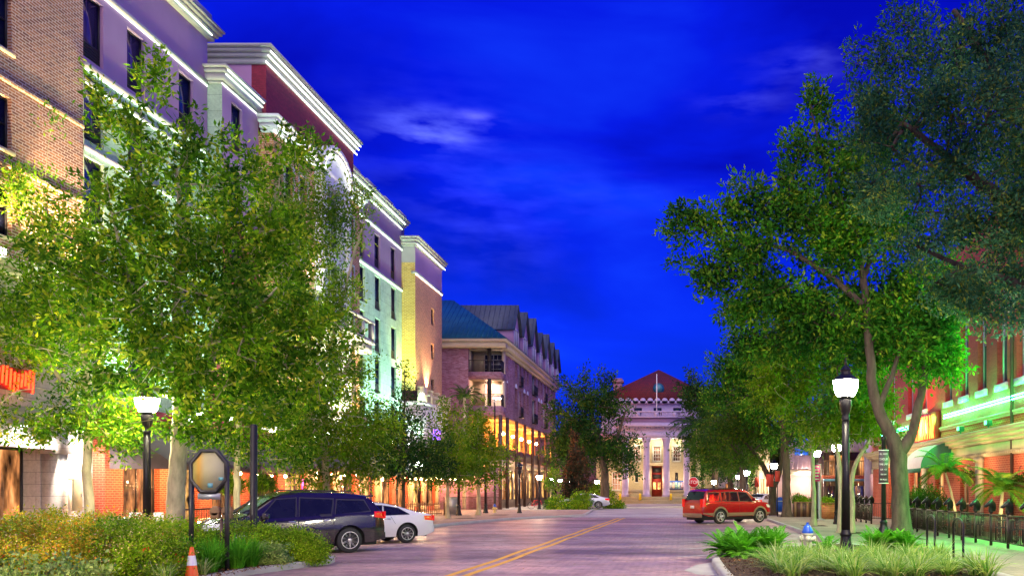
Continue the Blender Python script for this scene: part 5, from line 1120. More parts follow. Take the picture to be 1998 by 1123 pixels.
tree('live_oak_tree', 'dark blue-green oak overhanging the top right corner, its trunk outside the view', (x0, D, .13),
     [[(x0, D, 0, .45), (x0, D, 2.2, .38), (x0-.2, D, 4, .33)]+lm(D, (2120, 540, .22), (1990, 420, .13), (1880, 330, .08), (1760, 240, .04)), lm(D, (2160, 600, .2), (2040, 300, .14), (1930, 130, .08), (1860, 20, .04)), lm(D, (2150, 620, .15), (2010, 560, .09), (1880, 520, .05), (1790, 480, .03))],
     bl(D, (1960, 60, 120, 90), (1850, 110, 90, 70), (1770, 60, 60, 50), (1730, 130, 60, 36), (1680, 110, 40, 24), (1690, 200, 40, 40), (1670, 270, 40, 40), (1920, 200, 120, 80, -1), (1800, 230, 90, 60), (1720, 250, 60, 60), (2010, 300, 120, 90, .5), (1880, 330, 100, 70), (1780, 350, 80, 60), (1720, 390, 50, 50, 1), (1960, 430, 110, 80), (1850, 450, 90, 60), (1770, 480, 60, 50),
        (1990, 540, 80, 60), (1890, 560, 80, 50), (1980, 620, 50, 30), (1920, 610, 50, 30), (1840, 560, 50, 50), (2080, 200, 120, 200)),
     860, 80, .10, .036, .16, 'leaf_blue', 'bark', 99, r0=.0042, rmax=.05)

# palms -------------------------------------------------------------
def palm(name, label, loc, h, nf, fl, seed, lean=(0, 0), mat='palm', tr=.08, bark='bark_pale', group=None, ivy=0, leaf=.5, droop=.13, lw=1.0, emin=.25):
    T = thing(name, label, 'palm', loc, 0, group); rs = random.Random(seed); mb = MB()
    if h > .15:
        pts = [(lean[0]*(i/6)**1.6, lean[1]*(i/6)**1.6, h*i/6) for i in range(7)]; mb.tube(pts, [tr*(1.1-.35*i/6) for i in range(7)], 8); part(T, 'trunk', mb, bark, smooth=True); top = Vector(pts[-1])
    else: top = Vector((0, 0, h))
    fr = MB()
    for k in range(nf):
        a = k*2.39996+rs.uniform(-.2, .2); el = rs.uniform(emin, 1.3); l = fl*rs.uniform(.75, 1.1); pts = []; d = Vector((math.cos(a)*math.cos(el), math.sin(a)*math.cos(el), math.sin(el))); p = top.copy(); n = 14
        for i in range(n+1):
            pts.append(p.copy()); p = p+d*l/n; d = (d+Vector((0, 0, -droop))).normalized()
        for i in range(n):
            q = (pts[i+1]-pts[i]).normalized(); s = q.cross(Vector((0, 0, 1)));
            if s.length < .05: s = Vector((1, 0, 0))
            s.normalize(); wv = .012; fr.add([pts[i]-s*wv, pts[i]+s*wv, pts[i+1]+s*wv*.8, pts[i+1]-s*wv*.8], [(0, 1, 2, 3)])
            if i < 1: continue
            for sd in (-1, 1):
                for f in (0, .5):
                    b0 = pts[i].lerp(pts[i+1], f); ll = l*leaf*math.sin(math.pi*(.12+.82*i/n))*rs.uniform(.8, 1.05)*.62; e = b0+(s*sd*.85+q*.7+Vector((0, 0, -.18))).normalized()*ll
                    m = b0.lerp(e, .45)+Vector((0, 0, ll*.07)); ww = q*(.014+.02*fl*.5)*lw
                    fr.add([b0-ww*.5, m-ww, e, m+ww], [(0, 1, 2, 3)])
    part(T, 'fronds', fr, mat)
    if ivy:
        rng = np.random.default_rng(seed); n = 240; z = rng.uniform(.1, h*.95, n); a = rng.uniform(0, 6.28, n); c = np.stack([np.cos(a)*ivy, np.sin(a)*ivy, z], 1); leafcloud('ivy', c, 12, .18, .2, .15, 'leaf_dark', seed, T, (0, 0, 0))
    return T
palm('palm_tree', 'ivy-wrapped palm behind the stop sign, fronds over the theatre entablature', (AX(1362, 92), 92, .12), 8.4, 34, 3.6, 5, mat='leaf_dark', tr=.3, ivy=.45)
palm('palm_tree', 'dark palm in the gap between the hotel end and the apartment building', (-20.1, 77.3, .13), 10.2, 18, 2.0, 6, mat='leaf_dark', tr=.16)
palm('potted_palm', 'leaning feathery palm under the striped barrel awning', (11.6, 35.9, .13), 2.5, 24, 1.45, 7, lean=(-.45, 0.2), tr=.06)
palm('potted_palm', 'upright palm lit from below against the orange brick wall behind the horse-head fence', (11.9, 31.9, .13), 1.7, 24, 1.6, 8, lean=(.1, 0), tr=.08)

# ground planting ------------------------------------------------------
def shrub(name, label, blobs, ncl, per, L, Wd, spread, mat, seed, loc, cat='shrub', group=None, extra=None, shell=.16):
    T = thing(name, label, cat, loc, 0, group); rng = np.random.default_rng(seed); cen = in_blobs(blobs, ncl, rng, shell); cen[:, 2] = np.maximum(cen[:, 2], .18)
    leafcloud('foliage', cen, per, spread, L, Wd, mat, seed, T, loc, up=.5)
    mb = MB(); rs = random.Random(seed)
    for i in rng.choice(ncl, min(ncl, 40), replace=False):
        c = cen[i]; b = (loc[0]+(c[0]-loc[0])*.35, loc[1]+(c[1]-loc[1])*.35, .12); mb.tube([b, ((b[0]+c[0])/2, (b[1]+c[1])/2, c[2]*.6), tuple(c)], [.014, .009, .004], 4)
    part(T, 'stems', mb, 'wood', True)
    if extra:
        for em_, frac, per2, L2, W2, sp2 in extra:
            top = cen[cen[:, 2] > np.quantile(cen[:, 2], .25)]; k = rng.choice(len(top), int(len(top)*frac)); leafcloud('flowers', top[k]+np.array([0, -.04, .05]), per2, sp2, L2, W2, em_, seed+9, T, loc, up=.8)
    return T
FX = [('petal', .75, 9, .038, .026, .13)]
for i, (x, y, rx, ry, rz, lb) in enumerate((( -13.6, 17.0, 1.5, 1.3, 1.02, 'yellow-orange flowering shrub at the far left end of the bed'), (-12.4, 16.4, 1.3, 1.2, 1.12, 'flowering shrub with pink blossom in the middle of the left group'), (-11.2, 17.2, 1.2, 1.2, 1.05, 'flowering shrub with small red flowers nearest the orange cone'), (-13.0, 19.0, 1.8, 1.0, 1.0, 'flowering shrub at the back beside the near left lamp post'))):
    shrub('flowering_shrub', lb, [(x, y, .35, rx, ry, rz), (x+.5, y-.3, .3, rx*.6, ry*.6, rz*.85), (x-.6, y+.2, .3, rx*.6, ry*.6, rz*.9)], 400, 80, .065, .032, .10, 'leaf_abelia' if i != 2 else 'leaf_hedge', 200+i, (x, y, .12), group='flowering shrubs in the left bed', extra=FX+([('petal_red', .04, 10, .05, .035, .04)] if i in (1, 2) else []))
shrub('pale_leaved_shrub', 'low shrub with pale variegated leaves at the bottom left corner', [(-11.6, 15.2, .2, 1.2, .5, .5), (-12.9, 15.4, .2, .7, .5, .45)], 120, 40, .11, .06, .12, 'leaf_pale', 210, (-12, 15.2, .12))
for i, (x, y, r, lb) in enumerate(((-12.2, 20.2, .95, 'clipped green hedge shrub under the hood of the black car'), (-10.9, 20.9, 1.0, 'clipped green hedge shrub in front of the black car door'), (-9.95, 21.3, .72, 'clipped green hedge shrub at the rounded end of the left bed'))):
    shrub('hedge_shrub', lb, [(x, y, .3, r*1.05, r*.85, (.86, .80, .62)[i]), (x+.4, y-.1, .3, r*.8, r*.7, (.8, .72, .5)[i])], 300, 70, .06, .034, .10, 'leaf_hedge', 220+i, (x, y, .12), group='clipped hedge beside the black car')
shrub('pale_leaved_shrub', 'pale yellow-green small-leaved shrub between the grass clump and the hedge', [(-9.95, 20.2, .2, .5, .45, .42)], 110, 50, .07, .036, .09, 'leaf_pale', 230, (-9.95, 20.2, .12))
def blades(name, label, c, n, h, spread, w, mat, seed, arch=.55, cat='grass clump', group=None, r=.15):
    rng = np.random.default_rng(seed); a = rng.uniform(0, 2*np.pi, n); b0 = np.stack([np.cos(a), np.sin(a), 0*a], 1)*rng.uniform(0, r, (n, 1))*1.0; K = 5
    out = np.stack([np.cos(a), np.sin(a), 0*a], 1); out += rng.normal(0, .35, (n, 3))*np.array([1, 1, 0]); ln = h*rng.uniform(.6, 1.25, (n, 1)); lean = rng.uniform(.15, 1, (n, 1))
    side = np.cross(out, [0, 0, 1]); side /= np.linalg.norm(side, axis=1, keepdims=True)+1e-6; V = []
    for k in range(K+1):
        t = k/K; p = b0+out*spread*lean*(t**1.5)*ln/h+np.array([0, 0, 1])*ln*(t-arch*lean*t**2.4); ww = w*(1-t**2)*.5+.0008
        V += [p-side*ww, p+side*ww]
    V = np.stack(V, 1); fs = np.array([[2*k, 2*k+1, 2*k+3, 2*k+2] for k in range(K)]).reshape(-1); I = (np.arange(n)[:, None]*2*(K+1)+fs[None]).reshape(-1).astype(np.int32)
    me = npmesh(name, V.reshape(-1, 3), I, np.full(n*K, 4, np.int32), True, False); o = link(name, me, mat, None, c); return tag(o, label, cat, group)
rs = random.Random(7)
pos = [(-10.95, 18.6), (-10.5, 19.0), (-10.0, 18.9), (-10.7, 18.0), (-10.15, 18.1), (-10.4, 19.6), (-11.2, 19.2), (-11.3, 18.3), (-10.0, 19.5)]
for i, (x, y) in enumerate(pos):
    blades('grass_clump', 'bright green long-bladed grass clump in the bed between octagonal frame and kerb', (x, y, .13), 230, .78, .55, .024, 'grass_green', 300+i, group='green grass clumps in the left bed')
for i, (x, y) in enumerate(((-10.25, 17.0), (-10.0, 17.5), (-10.5, 16.6), (-10.1, 16.4))):
    blades('striped_grass', 'cream-striped grass clump beside the orange cone', (x, y, .13), 130, .42, .4, .02, 'grass_var', 320+i, group='striped grass by the cone')
rp_ = []
for i in range(46):
    for _ in range(50):
        x, y = rs.uniform(1.9, 6.2), rs.uniform(16.8, 21.3)
        if all((x-a)**2+(y-b)**2 > .22 for a, b in rp_) and not (3.45 < x < 4.6 and y > 20.3): break
    rp_.append((x, y))
for i, (x, y) in enumerate(rp_):
    blades('striped_grass', 'cream-striped grass clump in the right bed around the lamp post', (x, y, .13), 105, .58*rs.uniform(.75, 1.2), .95, .028, 'grass_var', 340+i, arch=.72, group='striped grass in the right bed')
def fern(name, label, x, y, seed, h=.6, n=60, group=None, mat='grass_green'):
    return palm(name, label, (x, y, .12), .06, n, h, seed, mat=mat, leaf=.34, group=group, droop=.075, lw=.7, emin=.35)
for i, (x, y, h) in enumerate(((1.15, 22.9, .85), (1.75, 23.2, .95), (2.35, 23.1, .85), (1.5, 22.3, .75))): t = fern('coontie_plant', 'dark green feathery cycad in the left end of the right bed', x, y, 400+i, h, group='cycads at the left end of the right bed'); t['category'] = 'cycad'
for i, (x, y, h) in enumerate(((5.3, 23.3, .8), (5.8, 23.8, .8), (6.1, 23.2, .75))): t = fern('coontie_plant', 'bright green feathery cycad at the foot of the big oak', x, y, 410+i, h, group='cycads below the big oak'); t['category'] = 'cycad'
for i, (x, y, h, lb) in enumerate(((2.75, 25.3, .75, 'small cycad left of the blue-topped hydrant'), (4.15, 24.6, .7, 'small cycad right of the blue-topped hydrant'))): t = fern('coontie_plant', lb, x, y, 420+i, h, n=16); t['category'] = 'cycad'
for i, (x, y, h, lb) in enumerate(((-14.9, 21.5, .9, 'fern clump behind the flowering shrubs left of the lamp post'), (-13.9, 22.0, .9, 'fern clump between the near left lamp post and the oak trunk'), (-15.9, 22.3, 1.0, 'fern clump below the white patio chairs'))): t = fern('fern', lb, x, y, 430+i, h+.25, n=34); t['category'] = 'fern'
shrub('bushy_plant', 'dense leafy bush behind the fence under the barrel awning', [(11.2, 39.5, 1.0, 1.0, 1.0, 1.0), (11.0, 38.2, .8, .8, .9, .8)], 130, 45, .22, .05, .18, 'leaf_olive', 240, (11.2, 39, .12), cat='bush')
shrub('corner_bush', 'bright green rounded bush before the silver car', [(AX(1133, 80), 80, .7, .9, .9, 1.0)], 70, 40, .2, .1, .2, 'leaf_bright', 241, (AX(1133, 80), 80, .1), cat='bush')
shrub('corner_bush', 'dark green bush beside the bicycle', [(AX(1088, 80), 80, .4, 1.2, .8, .9)], 70, 40, .2, .08, .2, 'leaf_oak', 242, (AX(1088, 80), 80, .1), cat='bush')
shrub('corner_bush', 'lit green bush below the lamp left of the theatre', [(AX(1165, 96), 96, 1.2, 2.2, 1.2, 1.4)], 90, 40, .26, .12, .25, 'leaf_bright', 243, (AX(1165, 96), 96, .1), cat='bush')
shrub('corner_bush', 'low bush at the tail of the silver car', [(AX(1195, 86), 86, .3, 1.2, .6, .5)], 50, 40, .2, .08, .15, 'leaf_oak', 244, (AX(1195, 86), 86, .1), cat='bush')
for i, (px, D, py, r, lb) in enumerate(((1135, 118, 850, 46, 'dark tree mass left of the theatre behind the broad oak'), (1425, 112, 860, 60, 'dark tree far right of the theatre behind the olive tree'), (1475, 100, 880, 50, 'dark tree behind the lamp above the red car hood'))):
    x0 = AX(px, D); tree('oak_tree', lb, (x0, D, .12), [[(x0, D, 0, .4)]+lm(D, (px, 950, .35), (px-4, 880, .2))], bl(D, (px, py, r, r*.8), (px-r*.6, py+25, r*.6, r*.5), (px+r*.6, py+22, r*.6, r*.5), (px, py+55, r*.8, r*.35)), 150, 55, .4, .18, .7, 'leaf_dark', 'bark', 700+i, r0=.03, rmax=.25)
rng = np.random.default_rng(15); n = 9000
cx_ = np.concatenate([rng.uniform(.9, 6.3, n//2), rng.uniform(-14, -9.4, n//2)]); cy_ = np.concatenate([rng.uniform(17, 26, n//2), rng.uniform(15, 22.5, n//2)])
keep = ~((cx_ > 0) & (cy_ > 21.9+(cx_-.9)*1.1)); cx_, cy_ = cx_[keep], cy_[keep]; n = len(cx_)
c = np.stack([cx_, cy_, np.full(n, .155)+rng.uniform(0, .02, n)], 1); a = rng.uniform(0, 6.28, n); u = np.stack([np.cos(a), np.sin(a), rng.normal(0, .35, n)], 1)*rng.uniform(.02, .06, (n, 1)); w = np.stack([-np.sin(a), np.cos(a), rng.normal(0, .3, n)], 1)*.014
M['chips'] = leafmat('bark_chips', (.05, .022, .012), (.20, .10, .05), third=(.35, .2, .1), transl=0)
o = link('bark_chips', npmesh('bark_chips', np.stack([c-u, c+w, c+u, c-w], 1).reshape(-1, 3), np.arange(n*4, dtype=np.int32), np.full(n, 4, np.int32), False, False), 'chips'); tag(o, 'loose brown bark chips covering the planting beds', 'mulch', kind='stuff')
# ------------------------------------------------------------------ lamp posts
def lamp_post(label, loc, h=4.55, lit=True, sc=1.0, es=None, group='ornamental lamp posts along the street', seg=24):
    """h = height of the middle of the glass"""
    T = thing('street_lamp', label, 'lamp post', loc, 0, group); top = h-.28*sc
    mb = MB(); mb.lathe([(.24*sc, 0), (.24*sc, .08), (.19*sc, .14), (.175*sc, .30), (.145*sc, .42), (.135*sc, .55), (.16*sc, .58), (.16*sc, .62), (.13*sc, .66), (.12*sc, .72)], n=seg); part(T, 'base', mb, 'metal_black', smooth=True)
    mb = MB(); mb.lathe([(.118*sc, .70), (.094*sc, top-.62)], n=seg, flute=.13); part(T, 'shaft', mb, 'metal_black')
    mb = MB(); mb.lathe([(.11*sc, top-.62), (.11*sc, top-.57), (.098*sc, top-.54), (.098*sc, top-.46), (.13*sc, top-.38), (.165*sc, top-.22), (.17*sc, top-.1), (.13*sc, top-.05), (.20*sc, top-.02), (.20*sc, top)], n=seg, flute=.05); part(T, 'capital', mb, 'metal_black', smooth=True)
    mb = MB(); mb.lathe([(.19*sc, top), (.235*sc, top+.04*sc), (.285*sc, top+.14*sc), (.312*sc, top+.27*sc), (.325*sc, top+.40*sc), (.32*sc, top+.42*sc)], n=seg)
    part(T, 'glass', mb, (es or 'globe') if lit else 'glass_dark', smooth=True)
    mb = MB(); t = top+.42*sc; mb.lathe([(.345*sc, t), (.345*sc, t+.03), (.25*sc, t+.10*sc), (.15*sc, t+.16*sc), (.13*sc, t+.24*sc), (.15*sc, t+.28*sc), (.08*sc, t+.36*sc), (.03*sc, t+.42*sc), (.045*sc, t+.46*sc), (.012*sc, t+.60*sc), (.001, t+.66*sc)], n=seg); part(T, 'cap', mb, 'metal_black', smooth=True)
    return T
M['globe_hot'] = em('lamp_glass_hot', (1, .92, .60), 330)
M['globe_far'] = em('lamp_glass_far', (1, .86, .56), 170)
lamp_post('tall fluted lamp post in the left bed, lit glass among the oak leaves', (AX(287, 25.8), 25.8, .13), 4.42, es='globe_hot')
lamp_post('near fluted black lamp post standing in the right bed of striped grass', (AX(1650, 22.4), 22.4, .13), 4.52, es='globe_hot')
lamp_post('added lamp post, unseen beyond the left edge, lighting the left bed', (-14.9, 13.0, .13), 4.5, es='globe_hot')  # out of view, added to light the left planting
lamp_post('added lamp post, unseen beyond the right edge, lighting the right bed', (7.4, 16.0, .13), 4.5, es='globe_hot')  # unseen too, added for light on the right bed
for px, D, hh, lit, sc, lb in ((818, 62, 3.75, 1, .85, 'lit lamp post before the patio string lights right of the young cone-shaped oak'), (895, 59, 4.4, 0, .9, 'unlit lamp post between the two small street trees'), (947.5, 65, 4.4, 0, .9, 'unlit lamp post just right of the two small street trees'),
        (1013.5, 65, 3.55, 0, .8, 'unlit lamp post alone at the kerb corner before the apartment building'), (1052, 78, 2.95, 1, .8, 'lit lamp post left of the bicycle'), (1077, 86, 2.85, 1, .7, 'lit lamp post behind the bicycle'), (1093, 94, 2.8, 1, .7, 'lit lamp glimpsed left of the reddish magnolia'), (1113, 92, 2.7, 1, .7, 'lit lamp glimpsed behind the reddish magnolia'), (1165, 98, 2.7, 1, .8, 'lit lamp above the bush left of the theatre'),
        (1393, 88, 2.6, 1, .8, 'lit lamp just right of the stop sign under the trees'), (1457, 70, 3.2, 1, .8, 'lit lamp above the hood of the red car'), (1510, 62, 3.55, 1, .8, 'lit lamp between the two tree trunks right of the red car'), (1440, 84, 3.1, 1, .7, 'farthest lit lamp under the arching olive tree'), (1593, 50, 3.95, 1, .8, 'lit lamp half hidden behind the slender yellow trunk'), (1632, 44, 4.0, 1, .8, 'lit lamp peeping left of the near lamp shaft')):
    lamp_post(lb, (AX(px, D), D, .13), hh, bool(lit), sc, es='globe_far', seg=14)
# tall cobra street light
def street_light(label, loc, h, arm):
    T = thing('street_light', label, 'street light', loc); mb = MB(); mb.tube([(0, 0, 0), (0, 0, h)], [.11, .06], 10); part(T, 'pole', mb, 'metal_black', smooth=True)
    mb = MB(); mb.tube([(0, 0, h-.3), (arm*.4, 0, h+.1), (arm, 0, h+.15)], .04, 6); part(T, 'arm', mb, 'metal_black')
    mb = MB(); mb.cbox((arm, 0, h+.12), (.75, .3, .14)); part(T, 'head', mb, 'metal_black', bevel=.04)
    mb = MB(); mb.cbox((arm, 0, h+.03), (.6, .34, .10)); part(T, 'lens', mb, em('street_light_lens', (.95, .95, .8), 260)); return T
street_light('tall thin street light burning before the apartment balconies', (AX(965.5, 74), 74, .13), 9.75, .2)
street_light('tall street light shining through the leaves at the centre of the right trees', (AX(1590, 60), 60, .13), 13.0, -.6)
# ------------------------------------------------------------------ vehicles
def interp(pts, x):
    if x <= pts[0][0]: return pts[0][1]
    for (a, b), (c, d) in zip(pts[:-1], pts[1:]):
        if x <= c: return b+(d-b)*(x-a)/(c-a)
    return pts[-1][1]
def vehicle(name, label, cat, loc, rz, S, group=None):
    T = thing(name, label, cat, loc, rz, group); L, Wd, top = S['L'], S['W'], S['top']; hL = L/2; r = S['r']; fx, rx = S['fx'], S['rx']; sill = S.get('sill', .28); zg = r
    belt = lambda x: interp(S['belt'], x)
    tz = lambda x: interp(top, x)
    def plan(x):
        f = 1
        if x > hL-.75: f = 1-.20*((x-hL+.75)/.75)**2.2
        if x < -hL+.5: f = 1-.12*((-x-hL+.5)/.5)**2.2
        return f
    k = S.get('tumble', .36)
    def hw(x, z):
        w = Wd/2*plan(x); b = min(belt(x), tz(x)-.02); w -= .05*max(0, (.70-z)/.4)**2; w -= .035*max(0, min(1, (z-.72)/max(.1, b-.72)))**1.5
        if z > b: w -= .02+k*(z-b)
        t = tz(x); rr = .07
        if z > t-rr: w -= rr*(1-math.sqrt(max(0, 1-((z-t+rr)/rr)**2)))
        return w
    def zb(x):
        z = sill+(.10 if x > hL-.5 else 0)*((x-hL+.5)/.5)+(.12 if x < -hL+.4 else 0)*((-x-hL+.4)/.4)
        for w in (fx, rx):
            Ra = r+.075
            if abs(x-w) < Ra: z = max(z, zg+math.sqrt(Ra*Ra-(x-w)**2))
        return z
    xs = set([p[0] for p in top]); x = -hL
    while x < hL: xs.add(round(x, 3)); x += .075
    for w in (fx, rx):
        for q in range(25): xs.add(round(w+(r+.075)*math.cos(math.pi*q/24), 4))
        xs.add(w+r+.076); xs.add(w-r-.076)
    xs = sorted(v for v in xs if -hL <= v <= hL); nr, nt = 16, 8; ring = []; vs = []
    for x in xs:
        z0, z1 = zb(x), tz(x); col = []
        b = min(belt(x), z1-.02); b = max(b, z0+.02)
        zs = [z0+(b-z0)*i/8 for i in range(9)]+[b+(z1-b)*q for q in (.08, .3, .55, .75, .88, .96, 1)]
        for z in zs: col.append((x, hw(x, z), z))
        wt = hw(x, z1)
        for i in range(1, nt): y = wt*(1-2*i/nt); col.append((x, y, z1+.045*(1-(y/max(.1, wt))**2)))
        for z in zs[::-1]: col.append((x, -hw(x, z), z))
        vs += col
    n = len(col); fs = []
    for i in range(len(xs)-1):
        for j in range(n-1): fs.append((i*n+j, (i+1)*n+j, (i+1)*n+j+1, i*n+j+1))
    fs.append(tuple(range(n))); fs.append(tuple((len(xs)-1)*n+j for j in range(n))[::-1])
    mb = MB(); mb.add(vs, fs); part(T, 'body', mb, S['paint'], smooth=True)
    mb = MB(); mb.box(-hL+.25, hL-.3, -Wd/2+.16, Wd/2-.16, .22, .85); part(T, 'underbody', mb, 'rubber')
    def patch(mb, cs, off, side, nx=10, nz=6, thick=True):
        (x0, z0), (x1, z1), (x2, z2), (x3, z3) = cs; V = []
        for i in range(nx+1):
            u = i/nx
            for j in range(nz+1):
                v = j/nz; x = (x0*(1-u)+x1*u)*(1-v)+(x3*(1-u)+x2*u)*v; z = (z0*(1-u)+z1*u)*(1-v)+(z3*(1-u)+z2*u)*v; V.append((x, side*(hw(x, z)+off), z))
        F = [(i*(nz+1)+j, (i+1)*(nz+1)+j, (i+1)*(nz+1)+j+1, i*(nz+1)+j+1) for i in range(nx) for j in range(nz)]
        mb.add(V, F)
    for side in (1, -1):
        for cs in S['glass']:
            mb = MB(); patch(mb, [(a+(dx_), b+dz_) for (a, b), (dx_, dz_) in zip(cs, ((-.03, -.03), (.03, -.03), (.03, .03), (-.03, .03)))], .004, side); fr = part(T, 'window_trim', mb, S.get('trimmat', 'frame_dark'), smooth=True)
            mb = MB(); patch(mb, cs, .008, side); part(T, 'window', mb, 'car_glass', smooth=True)
        for (xx, z) in S['handles']:
            mb = MB(); mb.cbox((xx, side*(hw(xx, z)+.025), z), (.2, .03, .035)); part(T, 'door_handle', mb, S.get('hmat', 'steel'), bevel=.01)
        mb = MB()      # shut lines
        for (xa, za, xb, zb_) in S['seams']:
            for q in range(8):
                t0, t1 = q/8, (q+1)/8; xa_, xb_ = xa+(xb-xa)*t0, xa+(xb-xa)*t1; z0_, z1_ = za+(zb_-za)*t0, za+(zb_-za)*t1
                mb.add([(xa_-.006, side*(hw(xa_, z0_)+.003), z0_), (xa_+.006, side*(hw(xa_, z0_)+.003), z0_), (xb_+.006, side*(hw(xb_, z1_)+.003), z1_), (xb_-.006, side*(hw(xb_, z1_)+.003), z1_)], [(0, 1, 2, 3)])
        part(T, 'door_seam', mb, 'rubber')
        if S.get('clad'):
            mb = MB(); patch(mb, [(rx+r+.09, sill+.02), (fx-r-.09, sill+.02), (fx-r-.09, S['clad']), (rx+r+.09, S['clad'])], .012, side, 14, 4); patch(mb, [(-hL+.02, sill+.16), (rx-r-.09, sill+.04), (rx-r-.09, S['clad']), (-hL+.02, S['clad'])], .012, side); patch(mb, [(fx+r+.09, sill+.06), (hL-.04, sill+.14), (hL-.04, S['clad']), (fx+r+.09, S['clad'])], .012, side)
            for w in (fx, rx):
                for q in range(20):
                    a0, a1 = math.pi*q/20, math.pi*(q+1)/20; R0, R1 = r+.07, r+.17
                    P_ = [(w+R0*math.cos(a0), zg+R0*math.sin(a0)), (w+R1*math.cos(a0), zg+R1*math.sin(a0)), (w+R1*math.cos(a1), zg+R1*math.sin(a1)), (w+R0*math.cos(a1), zg+R0*math.sin(a1))]
                    mb.add([(a, side*(hw(a, c)+.02), c) for a, c in P_], [(0, 1, 2, 3)])
            part(T, 'cladding', mb, S['cladmat'], smooth=True)
        (x0, x1, z0, z1) = S['tail']; mb = MB(); patch(mb, [(x0, z0), (x1, z0+.05), (x1, z1), (x0, z1)], .014, side, 6, 5); mb.cbox((-hL-.005, side*(Wd/2*.80), (z0+z1)/2), (.05, Wd*.10, z1-z0)); part(T, 'taillight', mb, 'taillight', smooth=True)
        mb = MB(); patch(mb, [(hL-.42, S['hz']-.07), (hL-.06, S['hz']-.1), (hL-.08, S['hz']+.06), (hL-.5, S['hz']+.1)], .012, side, 8, 4); part(T, 'headlight', mb, 'headlight', smooth=True)
        mx_ = S['mirror']; mb = MB(); mb.cbox((mx_[0], side*(Wd/2+.10), mx_[1]), (.12, .24, .17)); mb.cbox((mx_[0], side*(Wd/2-.02), mx_[1]-.05), (.06, .14, .05)); part(T, 'mirror', mb, S['paint'], bevel=.03)
        for w in (fx, rx):
            wm = MB(); yc = side*(Wd/2-.13); prof = [(r*.62, -.11), (r*.86, -.115), (r*.97, -.09), (r, -.05), (r, .05), (r*.97, .09), (r*.86, .115), (r*.62, .11)]
            wm.lathe([(a, side*b) for a, b in prof], (w, yc, zg), 32, 'y'); wh = part(T, 'wheel', wm, 'rubber', smooth=True)
            rm = MB(); rm.lathe([(r*.66, .05), (r*.68, .117), (r*.62, .117), (r*.60, .04), (.001, .03)] if side > 0 else [(r*.66, -.05), (r*.68, -.117), (r*.62, -.117), (r*.60, -.04), (.001, -.03)], (w, yc, zg), 32, 'y'); part(T, 'rim_barrel', rm, 'rim_dark', smooth=True, sub=wh)
            rm = MB(); ns = S.get('spokes', 9); a_off = .3
            rm.lathe([(r*.68, side*.10), (r*.68, side*.119), (r*.63, side*.119), (r*.63, side*.10)], (w, yc, zg), 32, 'y')
            for q in range(ns):
                a = a_off+q*2*math.pi/ns; ca, sa = math.cos(a), math.sin(a); wi, wo_ = S.get('spw', (.030, .022)); P_ = []
                for (rr, ww) in ((r*.12, wi), (r*.65, wo_)):
                    for s2 in (-1, 1): P_.append((w+rr*ca-s2*ww*sa, zg+rr*sa+s2*ww*ca))
                y0, y1 = yc+side*.06, yc+side*.11; vv = [(a_, y0, c_) for a_, c_ in P_]+[(a_, y1, c_) for a_, c_ in P_]
                rm.add(vv, [(4, 5, 7, 6), (0, 1, 5, 4), (2, 3, 7, 6), (0, 2, 6, 4), (1, 3, 7, 5)])
            rm.lathe([(.06, side*.06), (.055, side*.118), (.0001, side*.122)], (w, yc, zg), 14, 'y'); part(T, 'rim', rm, 'rim_alloy', sub=wh)
    def toppatch(name, xa, xb, fy, mat, off=.012):
        mb = MB(); V = []; nx, ny = 8, 8
        for i in range(nx+1):
            x = xa+(xb-xa)*i/nx; z = tz(x); w = hw(x, z-.05)*fy; e = 1e-3; sl = (tz(x+e)-tz(x-e))/(2*e); nl = math.hypot(1, sl)
            for j in range(ny+1):
                y = -w+2*w*j/ny; wt = hw(x, z); V.append((x-sl/nl*off, y, z+.045*(1-min(1, (y/max(.1, wt))**2))+off/nl))
        mb.add(V, [(i*(ny+1)+j, (i+1)*(ny+1)+j, (i+1)*(ny+1)+j+1, i*(ny+1)+j+1) for i in range(nx) for j in range(ny)]); return part(T, name, mb, mat, smooth=True)
    toppatch('windshield', *S['ws'], .93, 'car_glass'); toppatch('rear_window', *S['rw'], .88, 'car_glass')
    mb = MB(); mb.cbox((-hL-.01, 0, .48), (.12, Wd*.82, .24)); part(T, 'rear_bumper', mb, S.get('cladmat', S['paint']), bevel=.04)
    mb = MB(); mb.cbox((-hL-.02, 0, .95 if S['H'] > 1.6 else .72), (.03, .32, .15)); part(T, 'number_plate', mb, 'white')
    mb = MB(); mb.cbox((hL-.02, 0, .62), (.08, Wd*.5, .26)); part(T, 'grille', mb, 'frame_dark', bevel=.02)
    if S.get('rails'):
        for s in (-1, 1): mb = MB(); xa, xb = S['rails']; mb.tube([(xa, s*(Wd/2-.36), tz(xa)+.02), (xa+.12, s*(Wd/2-.36), tz(xa)+.09), (xb-.12, s*(Wd/2-.36), tz(xb)+.09), (xb, s*(Wd/2-.36), tz(xb)+.02)], .02, 6); part(T, 'roof_rail', mb, 'frame_dark')
    if S.get('spoiler'): mb = MB(); mb.cbox((-hL+.42, 0, tz(-hL+.5)+.03), (.35, Wd*.62, .05)); part(T, 'spoiler', mb, S['paint'], bevel=.02)
    return T
def paint(name, col, metal=.3, rough=.25): m = pm(name, col, rough, metal=metal, var=.04, vs=.5, coat=1.0); return m
M['paint_black'] = paint('paint_black', (.016, .009, .014), .1, .2); M['paint_car_white'] = paint('paint_car_white', (.78, .76, .78), 0, .3); M['paint_red'] = paint('paint_red', (.34, .002, .008), .2, .22); M['paint_silver'] = paint('paint_silver', (.5, .52, .6), .5, .3)
